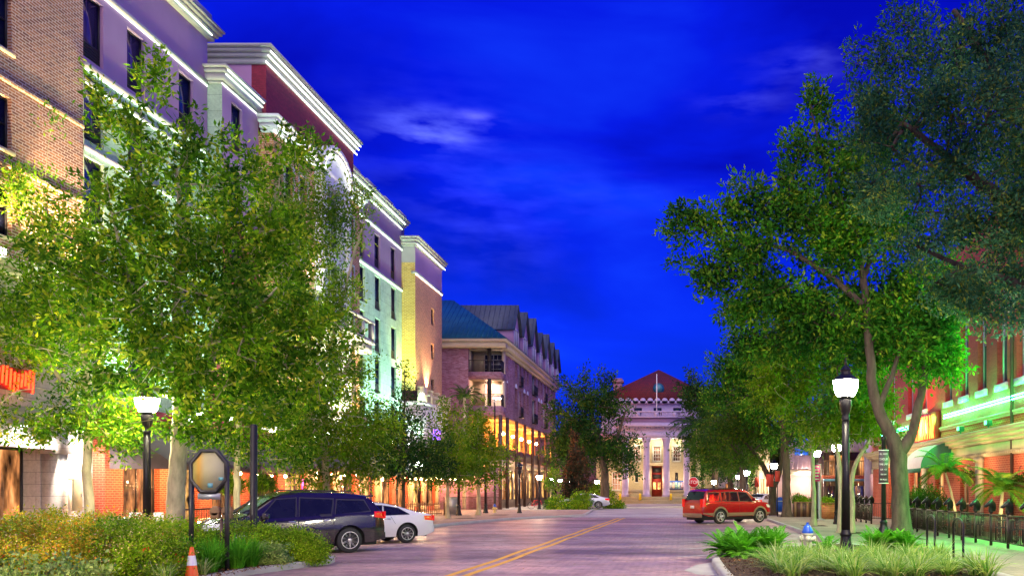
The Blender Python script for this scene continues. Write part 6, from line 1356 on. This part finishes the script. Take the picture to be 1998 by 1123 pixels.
M['cladding'] = pm('cladding', (.22, .15, .10), .5, metal=.2, var=.05); M['rim_alloy'] = pm('rim_alloy', (.74, .72, .70), .3, metal=.25, var=.04); M['rim_dark'] = pm('rim_dark', (.06, .06, .065), .5, metal=.4, var=.1)
M['taillight'] = pm('taillight', (.75, .01, .012), .12, var=.1, coat=1, emit=(1, .01, .01), es=.12); M['headlight'] = pm('headlight', (.6, .62, .66), .08, var=.1, coat=1)
M['car_glass'] = pm('car_glass', (.010, .010, .018), .04, var=.3, spec=.45, coat=0)
SUV = dict(L=5.13, W=2.0, H=1.84, r=.385, fx=1.58, rx=-1.44, sill=.30, paint='paint_black', tumble=.34, top=[(-2.565, .95), (-2.54, 1.10), (-2.46, 1.26), (-2.20, 1.58), (-2.02, 1.72), (-1.6, 1.78), (-.9, 1.82), (0, 1.83), (.45, 1.78), (.75, 1.66), (1.42, 1.20), (1.6, 1.15), (2.1, 1.06), (2.42, .92), (2.53, .80), (2.565, .62)],
    belt=[(-2.6, 1.24), (-1.2, 1.14), (.4, 1.06), (1.5, 1.04), (2.6, .9)],
    glass=[[(-2.08, 1.27), (-1.02, 1.17), (-1.12, 1.60), (-1.92, 1.58)], [(-.88, 1.15), (.02, 1.12), (-.06, 1.66), (-1.0, 1.62)], [(.14, 1.11), (1.12, 1.08), (.60, 1.62), (.06, 1.66)]],
    handles=[(-.75, 1.0), (.25, .98)], seams=[(.08, .36, .06, 1.7), (-.94, .85, -1.02, 1.66), (1.18, .5, 1.15, 1.08), (-1.0, 1.12, -.92, .88), (-2.5, .88, -2.0, .84)], tail=(-2.53, -2.2, 1.02, 1.24), hz=.88, mirror=(1.0, 1.16), ws=(.62, 1.40), rw=(-2.44, -2.18), rails=(-1.7, .2), spoiler=1, spokes=10)
SED = dict(L=4.83, W=1.83, H=1.45, r=.335, fx=1.46, rx=-1.36, sill=.24, paint='paint_car_white', tumble=.40, top=[(-2.415, .70), (-2.40, .92), (-2.30, 1.02), (-2.05, 1.06), (-1.75, 1.11), (-1.1, 1.32), (-.6, 1.42), (-.1, 1.45), (.35, 1.40), (.6, 1.31), (1.25, 1.0), (1.5, .95), (2.05, .84), (2.3, .72), (2.40, .6), (2.415, .5)],
    belt=[(-2.5, 1.0), (-1.2, .99), (.5, .93), (1.5, .90), (2.5, .7)], glass=[[(-1.45, 1.05), (-.52, 1.0), (-.58, 1.33), (-1.05, 1.24)], [(-.42, .99), (.12, .97), (.06, 1.36), (-.48, 1.34)], [(.22, .97), (1.02, .94), (.52, 1.27), (.16, 1.35)]],
    handles=[(-.62, .88), (.3, .86)], seams=[(.17, .32, .12, 1.38), (-.9, .7, -.5, 1.38), (1.05, .4, 1.04, .93)], tail=(-2.38, -2.0, .78, .97), hz=.68, mirror=(.92, 1.0), ws=(.5, 1.22), rw=(-1.68, -.85), spokes=9)
EXP = dict(L=5.25, W=2.02, H=1.96, r=.405, fx=1.62, rx=-1.40, sill=.42, paint='paint_red', tumble=.24, top=[(-2.625, 1.0), (-2.61, 1.16), (-2.54, 1.26), (-2.30, 1.78), (-2.2, 1.87), (-1.9, 1.92), (0, 1.95), (.6, 1.92), (.85, 1.82), (1.42, 1.33), (1.55, 1.28), (2.3, 1.18), (2.52, 1.06), (2.6, .9), (2.625, .6)],
    belt=[(-2.7, 1.22), (2.7, 1.18)], glass=[[(-2.28, 1.30), (-1.38, 1.28), (-1.38, 1.75), (-2.15, 1.74)], [(-1.22, 1.28), (-1.0, 1.28), (-1.0, 1.77), (-1.22, 1.76)], [(-.9, 1.28), (-.02, 1.27), (-.05, 1.78), (-.9, 1.78)], [(.1, 1.27), (1.1, 1.25), (.66, 1.74), (.06, 1.78)]],
    handles=[(-.75, 1.12), (.22, 1.12)], seams=[(.03, .5, .0, 1.85), (-.96, .95, -.96, 1.84), (1.16, .55, 1.15, 1.2)], tail=(-2.6, -2.42, .95, 1.4), hz=.98, mirror=(1.05, 1.36), ws=(.8, 1.40), rw=(-2.52, -2.3), clad=.62, cladmat='cladding', rails=(-1.9, .3), spokes=5, spw=(.06, .05), hmat='paint_red')
vehicle('parked_suv', 'dark purple-black sport utility car parked nose-in behind the hedge', 'car', (-11.83, 25.3, 0), R(224), SUV)
vehicle('parked_sedan', 'white sedan parked just behind the dark car', 'car', (-11.55, 30.1, 0), R(224), SED)
vehicle('parked_suv', 'bright red sport utility car with tan lower cladding parked at the right kerb', 'car', (2.53, 49.04, 0), R(38), EXP)
S2 = dict(SED); S2['paint'] = 'paint_silver'
vehicle('parked_sedan', 'silver sedan with blue reflections parked in the far bed left of the theatre', 'car', (-9.75, 82.2, .12), R(188), S2)
S3 = dict(SED); S3['paint'] = 'paint_silver'
vehicle('parked_sedan', 'pale car with red tail lamp glimpsed between the trunks beyond the red car', 'car', (AX(1487, 72), 72, .13), R(60), S3)
# ------------------------------------------------------------------ street furniture
def cyl(mb, a, b, r, n=8): return mb.tube([a, b], r, n)
# octagonal framed board on two posts (back of a sign)
T = thing('octagonal_board', 'octagonal board in a black frame on two black posts, among the grass clumps', 'sign', (-10.45, 18.6, .13), R(-7))
mb = MB(); oc = lambda r: [(r*math.cos(math.pi/8+k*math.pi/4), r*math.sin(math.pi/8+k*math.pi/4)*1.08) for k in range(8)]; zc = 2.18
a_, b_ = oc(.49), oc(.415); vs = [(p[0], y, p[1]+zc) for y in (-.04, .04) for p in a_+b_]; fs = []
for k in range(8):
    j = (k+1) % 8; fs += [(k, j, 8+j, 8+k), (16+k, 24+k, 24+j, 16+j), (k, 16+k, 16+j, j), (8+k, 8+j, 24+j, 24+k)]
mb.add(vs, fs); part(T, 'frame', mb, 'frame_dark')
mb = MB(); mb.prism([(p[0], p[1]+zc) for p in oc(.42)], -.015, .015, 'y')
m, t, b, o = nodes('board_face'); f_ = N(t, 'ShaderNodeTexCoord'); s_ = N(t, 'ShaderNodeSeparateXYZ'); t.links.new(f_.outputs['Object'], s_.inputs[0]); mm_ = N(t, 'ShaderNodeMath', operation='MULTIPLY_ADD'); t.links.new(s_.outputs[0], mm_.inputs[0]); mm_.inputs[1].default_value = 1.25; mm_.inputs[2].default_value = .5
t.links.new(ramp(t, mm_.outputs[0], [(0, (.36, .36, .12)), (.2, (.52, .28, .04)), (.38, (.38, .33, .18)), (1, (.36, .36, .26))]), b.inputs['Base Color']); setin(b, 'Roughness', .8); part(T, 'panel', mb, m)
for s in (-1, 1): mb = MB(); mb.cbox((s*.425, 0, 1.15), (.07, .07, 2.3)); part(T, 'post', mb, 'frame_dark')
mb = MB(); mb.box(-.26, .27, -.02, .0, 1.56, 1.70); part(T, 'lower_plate', mb, 'metal_grey'); mb = MB(); mb.box(.24, .35, -.022, -.017, 1.98, 2.05); mb.box(-.02, .1, -.022, -.017, 1.82, 1.92); part(T, 'sticker', mb, pm('sticker', (.12, .32, .36), .5))
T = thing('meter_post', 'brown double meter heads on a thin post beside the octagonal board', 'parking meter', (AX(432, 20.3), 20.3, .13)); mb = MB(); cyl(mb, (0, 0, 0), (0, 0, 1.1), .035); part(T, 'post', mb, 'metal_brown')
for s in (-1, 1): mb = MB(); mb.lathe([(.12, -.06), (.13, 0), (.12, .06)], (s*.14, 0, 1.26), 14, 'y'); mb.cbox((s*.14, 0, 1.16), (.22, .12, .16)); part(T, 'meter_head', mb, 'wood', bevel=.02)
T = thing('sign_pole', 'thick dark pole rising into the oak leaves in front of the black car', 'pole', (AX(495, 20.9), 20.9, .13)); mb = MB(); mb.lathe([(.13, 0), (.085, .1), (.083, 3.35), (.06, 3.39), (.001, 3.4)], n=16); part(T, 'pole', mb, 'metal_black', smooth=True)
T = thing('hanging_light', 'white rectangular lamp panel hanging under the oak right of the dark pole', 'light fitting', (AX(532, 30), 30, AZ(835, 30))); mb = MB(); mb.cbox((0, 0, 0), (.66, .3, .1)); part(T, 'panel', mb, 'white', bevel=.02); mb = MB(); mb.bar((-.3, 0, .05), (-.3, 0, .55), .03); mb.bar((.3, 0, .05), (.3, 0, .55), .03); mb.bar((-1.2, 0, .55), (.32, 0, .55), .04); part(T, 'bracket', mb, 'metal_grey')
# traffic cone
T = thing('traffic_cone', 'orange traffic cone with one white band at the front of the left bed', 'traffic cone', (-9.87, 16.95, .06)); M['cone_orange'] = pm('cone_orange', (.85, .12, .015), .45, var=.06); M['reflective'] = pm('reflective', (.75, .75, .78), .4, var=.05)
mb = MB(); mb.box(-.18, .18, -.18, .18, 0, .03); part(T, 'base', mb, 'cone_orange', bevel=.01); mb = MB(); mb.lathe([(.135, .03), (.04, .66), (.03, .70), (.022, .70), (.03, .62)], n=24); part(T, 'cone', mb, 'cone_orange', smooth=True); mb = MB(); mb.lathe([(.094, .335), (.065, .53)], n=24); part(T, 'band', mb, 'reflective', smooth=True)
# hydrants
def hydrant(label, loc, body, s=1):
    T = thing('fire_hydrant', label, 'fire hydrant', loc); mb = MB(); mb.lathe([(.16*s, 0), (.16*s, .04), (.11*s, .06), (.105*s, .42*s), (.15*s, .44*s), (.15*s, .48*s)], n=18)
    for (a, r_, l) in ((-90, .075, .2), (0, .055, .18), (180, .055, .18)): d = (math.cos(R(a)), math.sin(R(a))); mb.tube([(0, 0, .33*s), (d[0]*l*s, d[1]*l*s, .33*s)], r_*s, 12)
    part(T, 'body', mb, body, smooth=True)
    mb = MB(); mb.lathe([(.15*s, .48*s), (.155*s, .51*s), (.13*s, .56*s), (.10*s, .64*s), (.055*s, .69*s), (.03*s, .70*s), (.03*s, .75*s), (.0001, .755*s)], n=18, flute=.04); part(T, 'bonnet', mb, 'plastic_blue', smooth=True)
    for (a, r_, l) in ((-90, .09, .22), (0, .07, .2), (180, .07, .2)): d = (math.cos(R(a)), math.sin(R(a))); mb = MB(); mb.tube([(d[0]*(l-.04)*s, d[1]*(l-.04)*s, .33*s), (d[0]*l*s, d[1]*l*s, .33*s)], r_*s, 8); part(T, 'nozzle_cap', mb, body)
M['hydrant_white'] = pm('hydrant_white', (.68, .66, .52), .5, var=.15); M['hydrant_yellow'] = pm('hydrant_yellow', (.62, .52, .22), .5, var=.15)
hydrant('white fire hydrant with a blue bonnet in the right bed', (AX(1575.5, 24.3), 24.3, .13), 'hydrant_white', 1.12)
hydrant('small yellow fire hydrant with a blue bonnet by the apartment corner', (AX(965, 66.5), 66.5, .13), 'hydrant_yellow', .95)
# boxes
T = thing('utility_cabinet', 'grey utility cabinet on the pavement between the patio fence and the small trees', 'cabinet', (AX(882, 60), 60, .13)); mb = MB(); mb.box(-.42, .42, -.3, .3, 0, 1.25); part(T, 'body', mb, 'metal_grey', bevel=.03); mb = MB(); mb.box(-.36, .36, -.325, -.305, .1, 1.15); part(T, 'door', mb, 'metal_grey'); mb = MB(); mb.box(-.46, .46, -.34, .34, 1.25, 1.30); part(T, 'lid', mb, 'metal_grey')
T = thing('electrical_box', 'white electrical box on the pale block wall at the left edge', 'electrical box', (-22.0, 29.95, 1.5)); mb = MB(); mb.box(-.12, .1, -.02, .30, -.45, .75); part(T, 'body', mb, 'white', bevel=.01); mb = MB(); mb.box(.1, .115, .01, .27, -.42, .72); part(T, 'door', mb, 'white')
T = thing('electrical_box', 'beige electrical box right of the white one on the pale block wall', 'electrical box', (-22.05, 30.4, 1.5)); mb = MB(); mb.box(-.12, .12, 0, .42, -.35, .8); part(T, 'body', mb, pm('beige', (.52, .47, .3), .6), bevel=.01); mb = MB(); mb.cbox((.13, .36, .2), (.02, .03, .12)); part(T, 'handle', mb, 'steel')
# white patio chairs and table
for i, (x, y, lb) in enumerate(((-20.6, 31.6, 'left white plastic patio chair below the near string lights'), (-20.0, 31.9, 'right white plastic patio chair below the near string lights'))):
    T = thing('patio_chair', lb, 'chair', (x, y, .13), R(10-20*i), 'white patio chairs'); mb = MB(); mb.box(-.24, .24, -.22, .22, .42, .46); part(T, 'seat', mb, 'white', bevel=.01); mb = MB()
    mb.prism([(-.25, .46), (.25, .46), (.21, .92), (-.21, .92)], .2, .235, 'y'); part(T, 'backrest', mb, 'white', bevel=.01)
    for a in (-.21, .21):
        for c in (-.19, .19): mb = MB(); mb.bar((a, c, 0), (a, c, .42), .04); part(T, 'leg', mb, 'white')
T = thing('patio_table', 'white patio table in front of the white chairs', 'table', (-20.2, 31.0, .13)); mb = MB(); mb.box(-.5, .5, -.35, .35, .72, .76); part(T, 'table_top', mb, 'white', bevel=.01)
for a in (-.44, .44):
    for c in (-.3, .3): mb = MB(); mb.bar((a, c, 0), (a, c, .72), .05); part(T, 'leg', mb, 'white')
# hanging baskets left
for i, (px, D, pz, lb) in enumerate(((505, 33, 943, 'round green hanging fern right of the thick dark pole'), (445, 33, 942, 'round lit hanging fern just right of the octagonal board'))):
    shrub('hanging_fern', lb, [(AX(px, D)+.1, D, AZ(pz, D), .42, .42, .36)], 60, 45, .16, .035, .1, 'leaf_bright', 500+i, (AX(px, D)+.1, D, AZ(pz, D)-.2), cat='hanging plant', shell=.5)
# stop sign
M['sign_red'] = pm('sign_red', (.62, .008, .02), .45, var=.05)
T = thing('stop_sign', 'red octagonal STOP sign above the rear of the red car', 'road sign', (AX(1353, 66), 66, 0)); mb = MB(); cyl(mb, (0, .03, 0), (0, .03, 2.9), .035); part(T, 'post', mb, 'metal_grey')
o8 = lambda r: [(r*math.cos(math.pi/8+k*math.pi/4), 2.50+r*math.sin(math.pi/8+k*math.pi/4)) for k in range(8)]
mb = MB(); mb.prism(o8(.43), -.012, 0, 'y'); part(T, 'border', mb, 'white'); mb = MB(); mb.prism(o8(.40), -.018, -.0125, 'y'); fc = part(T, 'face', mb, 'sign_red'); lettering(T, 'STOP', (T.location.x, T.location.y-.024, 2.50), .36, 'white', sx=.9)
mb = MB(); mb.box(-.24, .24, -.015, 0, 1.86, 2.03); mb.box(-.3, .16, -.015, 0, 1.5, 1.82); part(T, 'lower_plate', mb, 'sign_red'); lettering(T, 'ALL WAY', (T.location.x, T.location.y-.02, 1.945), .11, 'white')
# parking time sign on ornamental post
T = thing('parking_sign', 'dark parking sign reading 2 HOUR on a black post beside the big oak', 'sign', (AX(1724, 29.5), 29.5, .13)); M['sign_plum'] = pm('sign_plum', (.07, .04, .06), .5); M['paint_text'] = pm('paint_text', (.62, .56, .6), .6, var=.03)
mb = MB(); mb.lathe([(.30, 0), (.30, .12), (.24, .3), (.13, .5), (.12, .62), (.14, .66), (.09, .72)], n=20); part(T, 'base', mb, 'metal_black', smooth=True); mb = MB(); mb.lathe([(.085, .72), (.075, 3.5), (.10, 3.53), (.09, 3.6), (.0001, 3.7)], n=20, flute=.1); part(T, 'shaft', mb, 'metal_black')
mb = MB(); mb.box(-.20, .14, -.13, -.115, 2.02, 3.14); bd = part(T, 'board', mb, 'sign_plum'); mb = MB(); mb.box(-.21, .15, -.128, -.112, 3.14, 3.165); mb.box(-.21, .15, -.128, -.112, 1.995, 2.02); part(T, 'edge', mb, 'white')
for tx, z, s in (('ALL WEEK', 3.02, .10), ('2 HOUR', 2.84, .13), ('TIME LIMIT', 2.66, .10), ('8:30 - 4:30', 2.48, .085), ('PER DAY', 2.31, .085), ('PER PLACE', 2.13, .085)): lettering(T, tx, (T.location.x-.03, T.location.y-.135, z+.13), s*.86, 'paint_text', sx=.72)
# pink and red signs on thin poles
M['sign_pink'] = pm('sign_pink', (.85, .02, .28), .5, var=.05); M['banner_red'] = pm('banner_red', (.62, .06, .04), .7)
for px, D, z0, z1, w, mt, lb in ((1593.5, 43.5, 2.22, 3.05, .34, 'sign_pink', 'bright pink notice sign beside the slender yellow trunk'), (1502, 58, 2.0, 2.85, .5, 'banner_red', 'left red banner near the forked dark tree'), (1517, 57, 2.35, 3.05, .34, 'banner_red', 'right orange-red banner near the straight grey trunk'), (1477, 62, 2.0, 2.7, .3, 'banner_red', 'small dark red sign behind the forked dark tree')):
    T = thing('pole_sign', lb, 'sign', (AX(px, D), D, .13)); mb = MB(); cyl(mb, (0, .03, 0), (0, .03, z1+.1), .03); part(T, 'post', mb, 'metal_black'); mb = MB(); mb.box(-w/2, w/2, -.02, 0, z0, z1); bd = part(T, 'panel', mb, mt)
    mb = MB()
    for k in range(5): z = z0+(z1-z0)*(k+.55)/5.2; mb.box(-w*.38, w*(.38-.1*(k % 2)), -.026, -.021, z, z+.045)
    if mt == 'sign_pink': part(T, 'lettering', mb, 'white')
for px, D, h, lb in ((1598.5, 50, 3.3, 'grey round post with a square foot behind the slender yellow trunk'),):
    T = thing('sign_pole', lb, 'pole', (AX(px, D), D, .13)); mb = MB(); mb.lathe([(.34, 0), (.34, .05), (.13, .1), (.12, h)], n=14); part(T, 'pole', mb, 'metal_grey', smooth=True)
# mailbox
T = thing('mailbox', 'blue rounded-top mailbox right of the tree trunks beyond the red car', 'mailbox', (AX(1522, 60), 60, .13)); mb = MB(); mb.prism([(-.28, .25), (.28, .25), (.28, 1.0)]+[(.28*math.cos(a), 1.0+.28*math.sin(a)) for a in [math.pi*i/8 for i in range(1, 8)]]+[(-.28, 1.0)], -.3, .3, 'y'); part(T, 'body', mb, 'plastic_blue')
for a in (-.22, .22):
    for c in (-.22, .22): mb = MB(); mb.bar((a, c, 0), (a, c, .25), .05); part(T, 'leg', mb, 'plastic_blue')
mb = MB(); mb.box(-.2, .2, -.33, -.3, .95, 1.02); part(T, 'handle', mb, 'steel')
# brick and timber planters
for i, (x0_, x1_, D, lb, mt) in enumerate(((AX(1600, 52), AX(1626, 52), 52, 'orange timber planter box with low greenery beside the near lamp', 'orange_planter'), (AX(1548, 56), AX(1586, 56), 56, 'dark slatted planter box with bright green fern before the pink shop', 'metal_brown'))):
    if i == 0: M['orange_planter'] = brick('orange_planter', (.52, .19, .08), (.46, .16, .06), (.3, .1, .05), bw=3, bh=.13, ms=.012)
    T = thing('planter', lb, 'planter', ((x0_+x1_)/2, D, .13)); w = (x1_-x0_)/2; mb = MB(); mb.box(-w, w, -.4, .4, 0, .95); part(T, 'box', mb, mt); mb = MB()
    if i: 
        for k in range(4): mb.box(-w+k*w*.62, -w+k*w*.62+.14, -.46, -.401, 0, .97)
    mb.box(-w-.04, w+.04, -.45, .45, .95, 1.0); part(T, 'rim', mb, 'wood'); x, y = T.location.x, D
    shrub('planter_greenery', ('low trailing greenery in the orange timber planter', 'bright fern in the dark slatted planter')[i], [(x, y, 1.15, w*.9, .35, .22), (x-(.3 if i else 0), y, 1.35 if i else 1.1, .4, .3, .3 if i else .15)], 60, 40, .14, .05, .12, 'leaf_bright', 520+i, (x, y, 1.1), cat='plant', shell=.5)
# horse-head fences
def horse_head(mb, c, s=1):
    pr = [(-.06, 0), (.10, 0), (.125, .10), (.11, .20), (.06, .275), (.03, .29), (.02, .345), (-.01, .295), (-.06, .265), (-.12, .20), (-.175, .15), (-.17, .105), (-.13, .10), (-.085, .14), (-.045, .145), (-.05, .07)]
    n = len(mb.v); mb.prism([(p[0]*s, p[1]*s) for p in pr], -.05*s, .05*s, 'y'); mb.lathe([(.06*s, -.03), (.065*s, 0), (.05*s, .02)], n=8)
    for i in range(n, len(mb.v)): mb.v[i] = (mb.v[i][0]+c[0], mb.v[i][1]+c[1], mb.v[i][2]+c[2])
M['fence_dark'] = pm('fence_dark', (.035, .022, .022), .45, metal=.4, var=.3)
HH = None
def horse_fence(label, A_, B_, n, T=None):
    global HH
    A_, B_ = Vector((*A_, .13)), Vector((*B_, .13)); T = thing('horse_head_fence', label, 'fence', A_, 0, 'black iron fences with horse-head posts'); d = B_-A_; rs = random.Random(n)
    pm_ = MB(); pm_.box(-.035, .035, -.035, .035, 0, 1.06); pm_.box(-.05, .05, -.05, .05, 1.04, 1.07); hm = MB(); horse_head(hm, (0, 0, 1.09), 1.2); pme, hme = pm_.mesh('post'), hm.mesh('horse_head')
    pme.materials.append(M['fence_dark']); hme.materials.append(M['metal_black'])
    for i in range(n+1):
        p = d*i/n; o = bpy.data.objects.new('post', pme); COL.objects.link(o); o.parent = T; o.location = p; h = bpy.data.objects.new('horse_head', hme); COL.objects.link(h); h.parent = o
        if i == n: break
        q = d*(i+1)/n; mb = MB(); mb.bar(p+Vector((0, 0, .98)), q+Vector((0, 0, .98)), .05); mb.bar(p+Vector((0, 0, .16)), q+Vector((0, 0, .16)), .035)
        m = int((q-p).length/.115)
        for k in range(1, m): c = p.lerp(q, k/m); mb.bar(c+Vector((0, 0, .16)), c+Vector((0, 0, .98)), .022)
        c = (p+q)/2; u = (q-p).normalized()      # cast scrollwork panel
        for zz in (.34, .52, .70, .86):
            for s in (-1, 1):
                mb.tube([c+u*s*(.07+.05*math.cos(a))+Vector((0, 0, zz+.055*math.sin(a)*s-.0)) for a in [q_*.7 for q_ in range(9)]], .018, 4)
        part(T, 'panel', mb, 'fence_dark')
    return T
horse_fence('long run of horse-head fence along the right pavement in front of the palms', (9.82, 22.8), (9.8, 37.0), 10)
horse_fence('short run of horse-head fence beyond the parking sign, left of the big oak', (9.8, 44.3), (9.7, 49.0), 4)
T = thing('patio_fence', 'plain thin railing between the two horse-head fences before the orange door', 'fence', (10.3, 49.6, .13)); mb = MB(); mb.bar((0, 0, 1.0), (3, 0, 1.0), .04); mb.bar((0, 0, .1), (3, 0, .1), .04)
for k in range(26): mb.bar((k*.12, 0, .1), (k*.12, 0, 1.0), .018)
part(T, 'railing', mb, 'fence_dark')
# hoops
for i, (a, b, lb) in enumerate((((6.52, 22.7), (6.46, 21.8), 'far one of two black hoop rails at the edge of the right bed'), ((6.40, 20.1), (6.30, 19.1), 'near one of two black hoop rails at the edge of the right bed'))):
    T = thing('hoop_rail', lb, 'bike rack', (a[0], a[1], .13), 0, 'hoop rails by the right bed'); dx_, dy_ = b[0]-a[0], b[1]-a[1]; mb = MB()
    pts = [(0, 0, 0), (0, 0, .95)]+[(dx_*(.5-.5*math.cos(q)), dy_*(.5-.5*math.cos(q)), .95+.16*math.sin(q)) for q in [math.pi*k/8 for k in range(1, 8)]]+[(dx_, dy_, .95), (dx_, dy_, 0)]
    mb.tube(pts, .028, 8); part(T, 'hoop', mb, 'metal_black', smooth=True)
    for (u, v) in ((0, 0), (dx_, dy_)): mb = MB(); mb.lathe([(.07, 0), (.07, .012), (.03, .02)], (u, v, 0), 12); part(T, 'foot', mb, 'metal_black')
# tables with chairs behind the right fence
for i, (x, y, lb) in enumerate(((11.2, 26.5, 'dark iron cafe table behind the fence at the right edge'), (11.2, 29.0, 'dark iron cafe table behind the middle of the horse-head fence'), (11.3, 33.4, 'dark iron cafe table near the leaning palm'))):
    T = thing('cafe_table', lb, 'table', (x, y, .13), 0, 'cafe tables behind the right fence'); mb = MB(); mb.lathe([(.45, .72), (.45, .75), (.001, .752)], n=20); part(T, 'table_top', mb, 'metal_brown'); mb = MB(); mb.lathe([(.25, 0), (.22, .04), (.04, .1), (.04, .72)], n=12); part(T, 'pedestal', mb, 'metal_black')
    for k, (a, pos_) in enumerate((((-.75), 'nearer'), (.75, 'farther'))):
        c = thing('cafe_chair', f'black iron cafe chair on the {pos_} side of the {("right-edge", "middle", "palm-side")[i]} cafe table', 'chair', (x, y+a, .13), R(0 if a < 0 else 180), 'cafe chairs behind the right fence'); mb = MB(); mb.box(-.2, .2, -.2, .2, .44, .47); part(c, 'seat', mb, 'metal_black')
        mb = MB()
        for q in range(5): mb.bar((-.18+q*.09, -.19, .47), (-.18+q*.09, -.24, .9), .018)
        mb.bar((-.2, -.24, .9), (.2, -.24, .9), .03); part(c, 'backrest', mb, 'metal_black')
        for u in (-.18, .18):
            for v in (-.18, .18): mb = MB(); mb.bar((u, v, 0), (u, v, .44), .025); part(c, 'leg', mb, 'metal_black')
for i, (px, D, zp, lb) in enumerate(((1890, 37.5, 932, 'hanging basket on the brick pier between the two palms'), (1990, 32.0, 940, 'hanging basket at the right edge of the orange wall'))):
    x, y, z = 12.6, 12.6*1650/(px-1335), 0; z = AZ(zp, y); T = thing('hanging_basket', lb, 'hanging basket', (x, y, z), 0, 'hanging baskets on the right brick building'); mb = MB(); mb.lathe([(.03, -.28), (.18, -.18), (.26, 0), (.24, 0)], n=14); part(T, 'basket', mb, 'wood'); mb = MB(); mb.bar((.3, 0, .6), (0, 0, .6), .02)
    for k in range(3): mb.tube([(.24*math.cos(k*2.1), .24*math.sin(k*2.1), 0), (0, 0, .6)], .006, 4)
    part(T, 'chain', mb, 'metal_black'); rng = np.random.default_rng(i); leafcloud('foliage', rng.normal(0, .12, (16, 3))+np.array([x, y, z+.08]), 22, .1, .16, .05, 'leaf_olive', i, T, (x, y, z))
# patio fence on the left with flower boxes
T = thing('patio_fence', 'low dark timber picket fence of the patio right of the white sedan', 'fence', (AX(766, 58), 58, .13)); x0_ = T.location.x
for k, (x1_, y1_, x2_, y2_) in enumerate(((0, 0, 3.1, 1.0), (3.2, 1.1, 3.3, 4.5))):
    mb = MB(); a, b = Vector((x1_, y1_, 0)), Vector((x2_, y2_, 0)); m = int((b-a).length/.13)
    for q in range(m+1): c = a.lerp(b, q/m); mb.bar(c, c+Vector((0, 0, .9+(.12 if q % 5 == 0 else 0))), .045)
    mb.bar(a+Vector((0, 0, .8)), b+Vector((0, 0, .8)), .05); mb.bar(a+Vector((0, 0, .15)), b+Vector((0, 0, .15)), .05); part(T, 'picket_panel', mb, 'wood')
T = thing('patio_railing', 'pale topped thin railing along the cafe behind the oak trunk', 'fence', (-19.6, 32.3, .13)); mb = MB(); mb.bar((0, 0, 1.0), (.3, 20, 1.0), .07); mb.bar((0, 0, .12), (.3, 20, .12), .04)
for k in range(120): mb.bar((.3*k/120, k*20/120, .12), (.3*k/120, k*20/120, 1.0), .018)
part(T, 'railing', mb, 'metal_brown')
for k in range(7): mb = MB(); y = k*3.3; mb.bar((.3*y/20, y, 0), (.3*y/20, y, 2.95), .09); part(T, 'post', mb, 'metal_brown')
T = thing('patio_railing', 'dark tall railing of the corner cafe before the apartment shopfront', 'fence', (-21.5, 75.5, .13)); mb = MB(); mb.bar((0, 0, 1.15), (5.2, 0, 1.15), .05); mb.bar((0, 0, .1), (5.2, 0, .1), .05)
for k in range(44): mb.bar((k*.12, 0, .1), (k*.12, 0, 1.15), .03)
part(T, 'railing', mb, 'metal_brown')
# bicycle
T = thing('bicycle', 'bicycle leaning beside the lit lamp post left of the far bed', 'bicycle', (AX(1047, 79), 79, .13), R(5))
for x in (-.5, .5): mb = MB(); mb.tube([(x+.33*math.cos(a), 0, .34+.33*math.sin(a)) for a in [2*math.pi*k/18 for k in range(19)]], .022, 5, False); w_ = part(T, 'wheel', mb, 'rubber'); mb = MB(); [mb.bar((x, 0, .34), (x+.32*math.cos(k*.785), 0, .34+.32*math.sin(k*.785)), .008) for k in range(8)]; part(T, 'spokes', mb, 'steel', sub=w_)
mb = MB(); J = dict(r=(-.5, 0, .34), b=(-.08, 0, .30), s=(-.2, 0, .82), h=(.36, 0, .8), f=(.5, 0, .34))
for a, b in (('r', 'b'), ('r', 's'), ('b', 's'), ('b', 'h'), ('s', 'h'), ('h', 'f')): mb.tube([J[a], J[b]], .02, 6)
part(T, 'frame', mb, 'sign_red'); mb = MB(); mb.cbox((-.22, 0, .92), (.25, .13, .06)); part(T, 'saddle', mb, 'rubber'); mb = MB(); mb.tube([(.36, 0, .8), (.33, 0, .98)], .016, 6); mb.tube([(.3, -.25, 1.0), (.33, 0, .98), (.3, .25, 1.0)], .016, 6); part(T, 'handlebar', mb, 'rubber')
# fallen leaves on the road
rng = np.random.default_rng(5); n = 500; c = np.stack([rng.uniform(-9, 5, n), rng.uniform(18, 58, n)**1.0, np.full(n, .012)], 1)
a = rng.uniform(0, 6.28, n); u = np.stack([np.cos(a), np.sin(a), a*0], 1)*.035; w = np.stack([-np.sin(a), np.cos(a), a*0], 1)*.016
v = np.stack([c-u, c+w, c+u+np.array([0, 0, .01]), c-w], 1).reshape(-1, 3); M['dry_leaf'] = leafmat('dry_leaf', (.2, .1, .03), (.4, .25, .06), transl=.1)
o = link('fallen_leaves', npmesh('fallen_leaves', v, np.arange(n*4, dtype=np.int32), np.full(n, 4, np.int32), False, False), 'dry_leaf'); tag(o, 'small dry leaves scattered over the brick road', 'leaves', kind='stuff')
